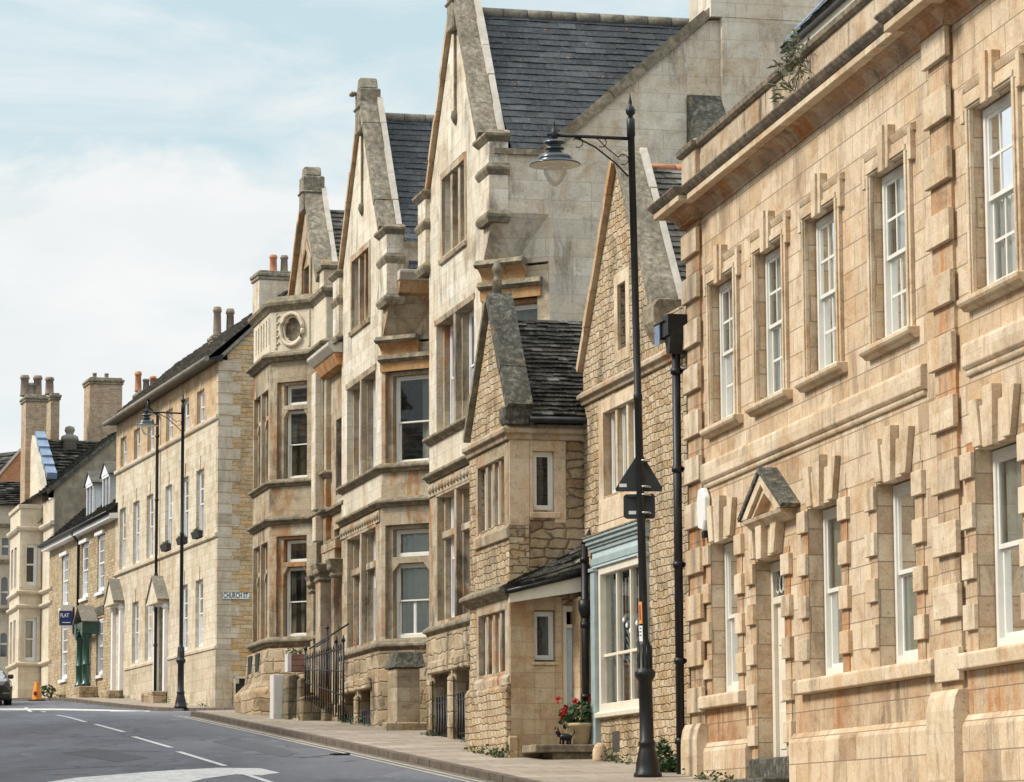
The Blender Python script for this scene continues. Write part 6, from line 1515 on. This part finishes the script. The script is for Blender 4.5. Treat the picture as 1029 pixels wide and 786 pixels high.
# ================================================================== street things
def text(s, size, name, mat, parent, fr, u, z, off, align='CENTER', ext=.003, sx=1.0):
    cu = bpy.data.curves.new('lettering', 'FONT'); cu.body = s; cu.size = size; cu.extrude = ext; cu.align_x = align; cu.align_y = 'CENTER'; cu.offset = size*.015
    t = bpy.data.objects.new('tmp', cu); COL.objects.link(t)
    dg = bpy.context.evaluated_depsgraph_get(); me = bpy.data.meshes.new_from_object(t.evaluated_get(dg)); bpy.data.objects.remove(t)
    base = ROOT[parent] if parent in ROOT else ROOT[parent.parent]
    for v in me.vertices:
        x, y, w = v.co; q = fr.p(u+x*sx, z+y, off+w); v.co = q-base
    me.materials.clear(); me.materials.append(M[mat]); o = bpy.data.objects.new(name, me); COL.objects.link(o); o.parent = parent; return o
# street name plate
u0, z0 = BS.hit(223.3, 602.2); u1, z1 = BS.hit(250.8, 595.4)
r = thing('street_sign', 'white street name plate reading CHURCH ST. on the orange rubble corner wall', 'sign', tuple(BS.p((u0+u1)/2, z0, .03)))
m = MB(BS); m.box(BS, u0, u1, .015, .04, z0, z1); pl = m.build('sign_plate', M['whitesign'], r)
m = MB(BS); 
for a, b, c, d in ((u0, u1, z0, z0+.012), (u0, u1, z1-.012, z1), (u0, u0+.012, z0, z1), (u1-.012, u1, z0, z1)): m.box(BS, a, b, .04, .044, c, d)
m.build('border', M['ink'], pl)
text('CHURCH ST.', (z1-z0)*1.05, 'lettering', 'ink', pl, BS, (u0+u1)/2, (z0+z1)/2, .043, sx=.60)
# agent's board
FS = Fr(FK.xy(-9.6, .35), (1, .05)); u0, z0 = FS.hit(59.5, 628.5); u1, z1 = FS.hit(73, 609)
r = thing('letting_board', 'navy blue board lettered FLAT beside the green porch', 'sign', tuple(FS.p((u0+u1)/2, z0, 0)))
m = MB(FS); m.box(FS, u0, u1, -.03, .03, z0, (z0*.25+z1*.75)-.0); bd = m.build('board', M['navy'], r)
m = MB(FS); m.prism(FS, [(u0, z0*.25+z1*.75), (u1, z0*.25+z1*.75), (u1, z1+.05), (u0+.1, z1+.05)], -.03, .03); m.box(FS, u0+.1, u1, -.028, .028, z0-.12, z0-.002); m.build('board_panel', M['cabinet'], r)
text('FLAT', .22, 'lettering', 'whitesign', bd, FS, u0+.04, z0+.40, .031, 'LEFT', .003, .72)
m = MB(FS); m.box(FS, u0+.12, u0+.45, .031, .034, z0+.1, z0+.13); m.box(FS, u1-.05, u1, -1.2, .0, z0-.3, z1); m.build('board_post', M['whitesign'], r)
# alarm box on A
u, z = FA.hit(707.5, 514, .06)
r = thing('alarm_box', 'white burglar alarm box on the big honey stone house', 'alarm box', tuple(FA.p(u, z, 0)))
m = MB(FA); m.prism(FA, [(u-.17, z-.24), (u+.13, z-.3), (u+.24, z-.15), (u+.24, z+.2), (u+.1, z+.34), (u-.13, z+.34), (u-.22, z+.2)], 0.02, .12); m.build('casing', M['whitesign'], r, bev=.02)
m = MB(FA); m.box(FA, u-.02, u+.13, .03, .1, z-.40, z-.3); m.build('strobe', M['black'], r, bev=.01)
u, z = FA.hit(709.5, 760, .04); 
m = MB(FA); m.tube([FA.p(u, z-.2, .14), FA.p(u, z+.12, .14)], .03, 8); m.build('vent_pipe', M['whitesign'], HA)
# round stone at foot of the shop pilaster
p = FF.p(FF.U(603, 762, .2), 0, .2); p.z = zp(p.y)
m = MB(); m.lathe(p-Vector((0, 0, .05)), [(.11, 0), (.125, .08), (.12, .22), (.09, .30), (.05, .34), (0, .35)], 16); o = m.build('guard_stone', M['bwarm']); tag(o, 'rounded guard stone at the foot of the pale blue shop pilaster', 'guard stone')
# flower pot, cat ornament
c = GS.p(GS.U(583, 740, .7), 2.93, .7)
r = thing('flower_pot', 'buff pot of red geraniums on the cottage doorstep', 'flower pot', tuple(c))
m = MB(); m.lathe(c, [(.14, 0), (.15, .02), (.22, .30), (.24, .31), (.24, .36), (.21, .36), (.19, .3)], 18); m.build('pot', M['pot'], r)
def leaves(m, c, R, n, s, flat=1.0):
    for i in range(n):
        d = Vector((random.gauss(0, 1), random.gauss(0, 1), random.gauss(0, 1)*flat)).normalized()*R*random.uniform(.3, 1)**.6
        q = Vector(c)+d; a = Vector((random.uniform(-1, 1), random.uniform(-1, 1), random.uniform(-.6, .8))).normalized(); b = a.cross(Vector((random.uniform(-1, 1), random.uniform(-1, 1), random.uniform(-1, 1)))).normalized()
        z = s*random.uniform(.6, 1.3)
        m.poly([q-a*z, q+b*z*.55, q+a*z, q-b*z*.55])
m = MB(); leaves(m, c+Vector((.0, 0, .50)), .27, 260, .05, .8); leaves(m, c+Vector((-.2, 0, .46)), .18, 120, .05, .7); m.build('foliage', M['leaf'], r)
m = MB()
for i in range(9):
    q = c+Vector((random.uniform(-.38, .26), random.uniform(-.2, .0), .42+random.uniform(0, .38))); leaves(m, q, .055, 26, .03)
m.build('flowers', M['red'], r)
p = GS.p(GS.U(566, 742, .8), 2.93, .8)
m = MB(); 
for k in range(2): m.lathe(p+Vector((.0+.07*k, 0, 0)), [(.0, 0), (.022, 0), (.02, .09), (.0, .1)], 8)
m.tube([p+Vector((-.06, 0, .12)), p+Vector((.0, 0, .13)), p+Vector((.1, 0, .12)), p+Vector((.14, 0, .1))], [.045, .06, .055, .03], 8)
for k in (-.05, .12): m.tube([p+Vector((k, 0, .1)), p+Vector((k, 0, 0))], .018, 6)
m.tube([p+Vector((-.05, 0, .14)), p+Vector((-.09, 0, .2)), p+Vector((-.11, 0, .23))], [.04, .035, .045], 8); m.tube([p+Vector((-.13, 0, .25)), p+Vector((-.135, 0, .31))], [.015, .004], 5); m.tube([p+Vector((-.09, 0, .25)), p+Vector((-.085, 0, .31))], [.015, .004], 5)
m.tube([p+Vector((.13, 0, .12)), p+Vector((.19, 0, .2)), p+Vector((.17, 0, .28))], [.015, .012, .008], 6)
o = m.build('cat_ornament', M['black']); tag(o, 'little black cat ornament on the cottage doorstep left of the flower pot', 'ornament')
# weeds at foot of the downpipe and on the parapet
c = FF.p(-.1, 0, .25); c.z = zp(c.y)
m = MB(); leaves(m, c+Vector((-.05, 0, .15)), .26, 420, .045, .7); leaves(m, c+Vector((.25, -.1, .1)), .2, 200, .04, .5); leaves(m, c+Vector((0, 0, .4)), .13, 90, .04, 1); o = m.build('weed', M['leaf']); tag(o, 'green weed clump at the foot of the shop house downpipe', 'plant')
c = FF.p(-5.5, 0, .3); c.z = zp(c.y)
m = MB(); leaves(m, c+Vector((0, 0, .1)), .13, 120, .035, 1.0); leaves(m, c+Vector((0, 0, .25)), .08, 50, .03, 1.0); o = m.build('weed', M['leaf']); tag(o, 'small weed behind the guard stone by the cottage steps', 'plant')
u, z = FA.hit(800, 78, .03)
m = MB()
for i in range(110):
    b = FA.p(u+max(-.9, min(.9, random.gauss(0, .5))), ZC+1.15+random.uniform(-.5, .05), random.uniform(.02, .1)); d = Vector((random.uniform(-1, .6), random.uniform(-1, 1), random.uniform(-.2, .9))).normalized()*random.uniform(.08, .26)
    s = d.cross(Vector((0, 0, 1))).normalized()*.012; m.poly([b-s, b+s, b+d*.6+s*.7+Vector((0, 0, .02)), b+d-Vector((0, 0, .03)), b+d*.6-s*.7])
for i in range(10):
    b = FA.p(u+random.uniform(.2, .9), ZC+1.2-random.uniform(.1, .5), .05); d = FA.vec(random.uniform(-.3, .3), random.uniform(.0, .5), random.uniform(.1, .3)); m.tube([b, b+d], .006, 4); leaves(m, b+d, .06, 3, .06)
leaves(m, FA.p(u, ZC+1.12, .08), .16, 80, .03, .5)
o = m.build('fern', M['leafdry']); tag(o, 'scruffy fern and buddleia sprouting from the parapet of the big honey stone house', 'plant')

# weeds, moss and litter along the foot of the walls
m = MB()
for fr_, ua_, ub_, o_, n_ in ((FA, .7, 12.8, .22, 26), (FF, -4.6, .2, .08, 16), (FG, -3.0, .1, .14, 9), (FH, -5.8, -1.1, .16, 6), (FH, -15.8, -11.2, .22, 9), (FB, -17.5, -.2, .1, 16), (FK, -15, -1, .1, 14)):
    for _ in range(n_):
        u = random.uniform(ua_, ub_); x, y = fr_.xy(u, o_+random.uniform(-.02, .05)); h_ = random.choice((.02, .04, .05, .09, .14))
        leaves(m, (x, y, zp(y)+h_*.5), h_+.04, int(14+h_*260), .02+h_*.12, .5)
o = m.build('wall_foot_weeds', M['weed']); kind(o, 'stuff')

# window boxes on B
for i, u in enumerate((-8.75, -5.95, -3.45)):
    lab = ['dark window box under the first-floor window nearest the drainpipe of the terrace', 'dark window box half behind the distant street lamp', 'dark window box nearest the Church Street corner'][i]
    r = thing('window_box', lab, 'window box', tuple(FB.p(u+.6, 11.35, .1)), 'window boxes on the terrace first floor')
    m = MB(FB); m.prof(FB, u+.05, u+1.1, [(.0, 11.3), (.14, 11.3), (.2, 11.52), (.0, 11.52)]); m.build('trough', M['signback'], r)
    m = MB(); 
    for k in range(4): leaves(m, FB.p(u+.2+k*.25, 11.54, .1), .09, 40, .03)
    m.build('foliage', M['leaf'], r)
# pillar in front of I's canted corner
PX = at_depth(415, 733, 69.3); fr = Fr((PX.x-.36, PX.y), (HS.u[0], HS.u[1]))
pu0, pz0 = fr.hit(405.5, 733); 
r = thing('gate_pillar', 'squat stone pillar with black sloping cap standing against the middle gabled house', 'pillar', (PX.x, PX.y, zp(PX.y)))
z1 = fr.Z(415, 671); m = MB(fr); m.box(fr, 0, .52, -.9, 0, zp(PX.y)-.3, z1); m.build('shaft', M['bay'], r, bev=.03)
z2 = fr.Z(415, 654.5); m = MB(fr); m.hexa([fr.p(-.06, z1, .08), fr.p(.62, z1, .08), fr.p(.62, z1, -1.0), fr.p(-.06, z1, -1.0), fr.p(.06, z2, -.15), fr.p(.6, z2, -.15), fr.p(.6, z2, -1.0), fr.p(.06, z2, -1.0)]); m.build('cap', M['coping_dark'], r, bev=.02)
m = MB(fr); m.box(fr, -.3, .9, 0, .35, zp(PX.y)-.3, zp(PX.y)+.16); m.build('base_stones', M['plinth'], r, bev=.03)
# meter cabinet at J
cb = at_depth(280, 717, 77.6); fr = Fr((cb.x-.13, cb.y), HS.u)
r = thing('utility_cabinet', 'narrow pale grey cabinet standing against the sloping base of the bay house', 'cabinet', (cb.x, cb.y, zp(cb.y)))
zt_ = fr.Z(280, 678); m = MB(fr); m.box(fr, 0, .27, -.5, 0, zp(cb.y)-.1, zt_); m.build('casing', M['cabinet'], r, bev=.01)
m = MB(fr); m.box(fr, .03, .24, 0, .01, zp(cb.y)+.1, zt_-.05); m.build('door_panel', M['cabinet'], r)
# area walls, railings and planter in front of the porch link
gz_ = zp(77.0); gpt = at_depth(310, 715, 76.5)
r = thing('area_wall', 'low mossy stone stair wall below the iron railings', 'wall', tuple(gpt))
def facing(px0, px1, ytop, Y, dep, z0=None):
    fr = Fr(PL(px0, Y), HS.u); u1, z1 = fr.hit(px1, ytop); return fr, u1, z1, (zp(Y)-.3 if z0 is None else z0)
for k, (a, b, yt, Y, dep) in enumerate(((287, 302, 677, 77.0, .9), (299, 307, 680, 76.5, .3), (302, 326, 698, 76.0, .5), (324, 337, 709, 75.7, .4), (336.5, 347, 706, 75.3, .5))):
    fr, u1, z1, z0 = facing(a, b, yt, Y, dep); m = MB(fr)
    pr = [(0, z0), (u1, z0), (u1, z1-(.06 if k != 2 else .12)), (u1*.6, z1), (.03, z1-.05)]
    m.prism(fr, pr, -dep, 0); m.build('mossy_block' if k < 4 else 'stone_block', M['mossy'] if k < 4 else M['plinth'], r, bev=.04)
r = thing('iron_railing', 'black spiked iron railings and handrail at the stone entrance porch', 'railing', tuple(FH.p(-17, gz_+.3, 1.2)))
m = MB(FH); O = 1.2; rz1 = FH.Z(326, 655, O)
def U1(px): return FH.U(px, 690, O)
ua, ub = U1(307), U1(345)
zlo = lambda u: FH.Z(310, 693, O)+(FH.Z(343, 716, O)-FH.Z(310, 693, O))*(u-ua)/(ub-ua)
n = 16
for i in range(n+1):
    u = ua+(ub-ua)*i/n
    m.tube([FH.p(u, zlo(u)-.2, O), FH.p(u, rz1, O)], .017, 6); m.tube([FH.p(u, rz1, O), FH.p(u, rz1+.09, O)], [.02, .002], 5)
for z in (rz1-.05,): m.box(FH, ua, ub, O-.02, O+.02, z, z+.035)
for f in (.25, .62):
    m.tube([FH.p(ua, zlo(ua)+(rz1-zlo(ua))*f, O), FH.p(ub, zlo(ub)+(rz1-zlo(ub))*f, O)], .015, 6)
for u, t in ((ua, .16), (ua+(ub-ua)*.82, .12), (ub, .1)): m.tube([FH.p(u, zlo(u)-.1, O), FH.p(u, rz1+t, O)], .024, 8); m.lathe(FH.p(u, rz1+t, O), [(0, -.03), (.045, 0), (.03, .06), (0, .14)], 8)
m.build('bars_and_rails', M['black'], r)
m = MB(FH); O = .8
hp = lambda px, py: FH.p(*FH.hit(px, py, O), O)
m.tube([hp(311, 652), hp(330, 640), hp(350, 627)], .02, 6); m.tube([hp(318, 650), hp(330, 642.5)], .018, 6); m.tube([hp(329, 690), hp(329, 633)], .024, 6); m.lathe(hp(329, 633), [(0, 0), (.05, .03), (0, .12)], 8); m.build('handrail', M['black'], r)
fr2 = Fr(PL(288.5, 77.2), HS.u); u1 = .44; zb, zt2 = fr2.Z(296, 675), fr2.Z(296, 657)
r = thing('planter', 'reddish slatted wooden planter with a pale end, beside the iron railings', 'planter', tuple(fr2.p(.2, zb, 0)))
m = MB(fr2); 
for k in range(3): m.box(fr2, .09, u1, -.4, .0, zb+(zt2-zb)*k/3+.004, zb+(zt2-zb)*(k+1)/3-.006)
m.build('slats', M['wood'], r, bev=.004)
m = MB(fr2); m.box(fr2, .0, .088, -.4, .012, zb, zt2+.01); m.build('end_board', M['cabinet'], r)
m = MB(); 
for k in range(4): leaves(m, fr2.p(.1+.1*k, zt2+.05, -.2), .11, 45, .03)
m.build('foliage', M['leaf'], r)
# cone
c = gp(37, 700.5, 0); q = PL(37, 128, 700)
c = Vector((q[0], q[1], zr(q[1])+.004))
r = thing('traffic_cone', 'orange four-sided cone with a round red badge on the kerb', 'cone', tuple(c))
m = MB(); m.lathe(c, [(.24, .04), (.2, .06), (.11, .68), (.13, .7), (.1, .72)], 4, smooth=False); m.build('body', M['orangep'], r)
m = MB(); m.lathe(c, [(.34, 0), (.34, .045), (.3, .05)], 4, smooth=False); m.build('base', M['rubber'], r)
fc = Fr((c.x, c.y-.17), (1, 0)); m = MB(); m.lathe((0, 0, 0), [(0, 0)], 3) if False else None
m.prism(fc, [(.08*cos(k*pi/6)-.03, c.z+.28+.09*sin(k*pi/6)) for k in range(12)], -.03, .03); m.build('badge', M['red'], r)
m = MB(); m.prism(fc, [(.045*cos(k*pi/6)-.03, c.z+.28+.05*sin(k*pi/6)) for k in range(12)], .03, .034); m.build('badge_disc', M['navy'], r)

# car, coming down the hill, cut by the picture edge
q = PL(-2, 118, 690)
CF_ = Fr((q[0], q[1]), (1, -.0)); cz = zr(q[1])+.0
CY0 = q[1]
ang = Vector((.29, -1, 0)).normalized()
FCr = Fr((PL(15, 118, 690)[0]-.12, 118), (-ang.y*1.0, ang.x)) ; FCr = Fr((PL(14.5, 118, 690)[0], 118), (.96, .28))
def cp(u, z, o): return FCr.p(u-.93, cz+z, o)
r = thing('parked_car', 'black car seen head-on, cut by the left edge of the picture', 'car', tuple(cp(0, 0, -2)))
def loft(m, secs, **k):
    for A, B in zip(secs, secs[1:]):
        for i in range(len(A)): j = (i+1) % len(A); m.poly([A[i], A[j], B[j], B[i]], **k)
    m.poly(secs[0], **k); m.poly(secs[-1], **k)
def sec(o, w, z0, z1, zs):  # body cross section across
    return [cp(u, z, o) for u, z in ((-w, z0+.08), (-w+.1, z0), (w-.1, z0), (w, z0+.08), (w+.02, zs), (w-.06, z1-.06), (w-.2, z1), (-w+.2, z1), (-w+.06, z1-.06), (-w-.02, zs))]
m = MB(); loft(m, [sec(.02, .70, .3, .72, .55), sec(-.06, .84, .2, .86, .6), sec(-.35, .9, .2, .98, .65), sec(-1.2, .92, .22, 1.08, .7), sec(-3.6, .92, .22, 1.1, .72), sec(-4.3, .88, .25, 1.05, .7), sec(-4.5, .8, .35, .95, .65)], smooth=False); body = m.build('body', M['car'], r, bev=.04)
m = MB()
def sec2(o, w0, w1, z0, z1): return [cp(u, z, o) for u, z in ((-w0, z0), (w0, z0), (w1, z1), (-w1, z1))]
loft(m, [sec2(-1.25, .80, .78, 1.04, 1.08), sec2(-2.1, .80, .62, 1.06, 1.50), sec2(-3.4, .80, .60, 1.06, 1.52), sec2(-4.2, .78, .7, 1.0, 1.1)]); m.build('cabin', M['carglass'], body)
m = MB(); loft(m, [sec2(-2.08, .64, .6, 1.50, 1.53), sec2(-3.45, .62, .58, 1.51, 1.55)]); 
for s in (-1, 1): m.tube([cp(s*.80, 1.06, -1.25), cp(s*.63, 1.51, -2.1), cp(s*.61, 1.53, -3.4), cp(s*.74, 1.06, -4.2)], .035, 6)
m.build('roof', M['car'], body)
for s in (-1, 1):
    m = MB(); m.hexa([cp(s*.5, .66, .02), cp(s*.84, .68, -.06), cp(s*.88, .70, -.3), cp(s*.5, .66, -.1), cp(s*.5, .76, -.0), cp(s*.84, .82, -.1), cp(s*.88, .86, -.35), cp(s*.5, .76, -.15)]); m.build('headlight', M['lampglass'], r)
    m = MB(); m.box(FCr, -.93+s*1.0-.1, -.93+s*1.0+.1, -1.75, -1.5, cz+1.02, cz+1.18); m.build('wing_mirror', M['car'], r, bev=.03)
    for o in (-.85, -3.55):
        m = MB(); a, b = cp(s*.92, .32, o), cp(s*.70, .32, o); m.tube([a, b], .32, 20); w = m.build('tyre', M['rubber'], r)
        m = MB(); m.tube([cp(s*.935, .32, o), cp(s*.90, .32, o)], .2, 16); m.build('rim', M['chrome'], w)
    m = MB(); m.box(FCr, -.93+s*.62-.12, -.93+s*.62+.12, .0, .03, cz+.42, cz+.45); m.build('front_trim', M['chrome'], r)
m = MB(); m.prism(FCr, [(-1.4, cz+.34), (-.46, cz+.34), (-.4, cz+.62), (-1.46, cz+.62)], .0, .03); m.build('grille', M['rubber'], r)
# gas meter / bin bags by L
c = PL(48, 134, 690)
m = MB(); leaves(m, Vector((c[0], c[1], zp(c[1])+.25)), .3, 120, .08); o = m.build('weed', M['weed']); tag(o, 'straggling weed at the foot of the wall by the far cone', 'plant')

# ================================================================== world, sun, camera
w = bpy.data.worlds.new("World"); scene.world = w; w.use_nodes = True
nt = w.node_tree; T = NT(nt)
for n in list(nt.nodes): nt.nodes.remove(n)
SUN_EL, SUN_AZ = radians(42), radians(-100)   # azimuth measured from +Y towards +X
sky = T.n('ShaderNodeTexSky', sky_type='NISHITA'); sky.sun_disc = False; sky.sun_elevation = SUN_EL; sky.sun_rotation = SUN_AZ
sky.air_density = 1.0; sky.dust_density = 1.5; sky.ozone_density = 2.0
tc = T.n('ShaderNodeTexCoord').outputs['Generated']
sepz = T.n('ShaderNodeSeparateXYZ'); T.l(tc, sepz.inputs[0])
w1_ = T.noise(T.mapv(tc, sc=(1, 1, 1.7)), 9, 7, .6, .3)
edge = T.math('ADD', T.math('ADD', sepz.outputs[2], T.math('MULTIPLY', T.math('SUBTRACT', w1_, .5), .20)), T.math('MULTIPLY', T.n('ShaderNodeSeparateXYZ').outputs[0], 0.0))
bank = T.ramp(edge, [(.178, 1), (.208, 0)])
wis = T.ramp(T.noise(T.mapv(tc, sc=(1, 1, 3.2), loc=(.6, .2, .1)), 7, 7, .62, .5), [(.44, 0), (.66, .75)])
clm = T.math('MAXIMUM', bank, wis)
gap = T.ramp(T.noise(T.mapv(tc, sc=(1, 1, 2), loc=(1.6, 3, 2)), 11, 5, .5), [(.30, .35), (.46, 0)])
clm = T.math('MULTIPLY', clm, T.math('SUBTRACT', 1.0, gap))
cloudc = T.mix(T.ramp(T.noise(T.mapv(tc, sc=(1, 1, 2.5), loc=(2, 1, 0)), 16, 6), [(.38, 0), (.62, 1)]), (5.4, 5.5, 5.52), (5.85, 5.85, 5.8))
bluec = T.mix(.88, sky.outputs[0], (3.75, 4.75, 5.0))
colr = T.mix(T.math('MULTIPLY', clm, .92), bluec, cloudc)
hi = T.ramp(sepz.outputs[2], [(.3, 1.0), (.75, 0.0)])
colr = T.mix(hi, (10.5, 11, 11.5), colr)   # an overcast sky is brightest overhead
bg = T.n('ShaderNodeBackground'); bg.inputs['Strength'].default_value = .10; T.l(colr, bg.inputs[0])
out = T.n('ShaderNodeOutputWorld'); T.l(bg.outputs[0], out.inputs[0])
sd = bpy.data.lights.new('sun', 'SUN'); sd.energy = 2.3; sd.angle = radians(14); sd.color = (1, .94, .84)
so = bpy.data.objects.new('sun', sd); COL.objects.link(so)
dirv = Vector((sin(SUN_AZ)*cos(SUN_EL), cos(SUN_AZ)*cos(SUN_EL), sin(SUN_EL)))
so.rotation_euler = dirv.to_track_quat('Z', 'Y').to_euler()
cam = bpy.data.cameras.new('camera'); co = bpy.data.objects.new('camera', cam); COL.objects.link(co); scene.camera = co
cam.sensor_width = 36; cam.lens = 36*F0/1029.0; cam.clip_start = .1; cam.clip_end = 3000
cr, sr = cos(ROLL), sin(ROLL)
right0 = Vector((1, 0, 0)); up0 = Vector((0, -sin(PIT), cos(PIT))); fwd = Vector((0, cos(PIT), sin(PIT)))
rt = right0*cr+up0*sr; up = up0*cr-right0*sr
mt = Matrix((rt, up, -fwd)).transposed().to_4x4(); mt.translation = (0, 0, EZ); co.matrix_world = mt
vs = scene.view_settings; vs.view_transform = 'Standard'; vs.look = 'None'; vs.exposure = .72; vs.gamma = 1; vs.use_curve_mapping = False
scene.cycles.max_bounces = 6; scene.cycles.transparent_max_bounces = 12
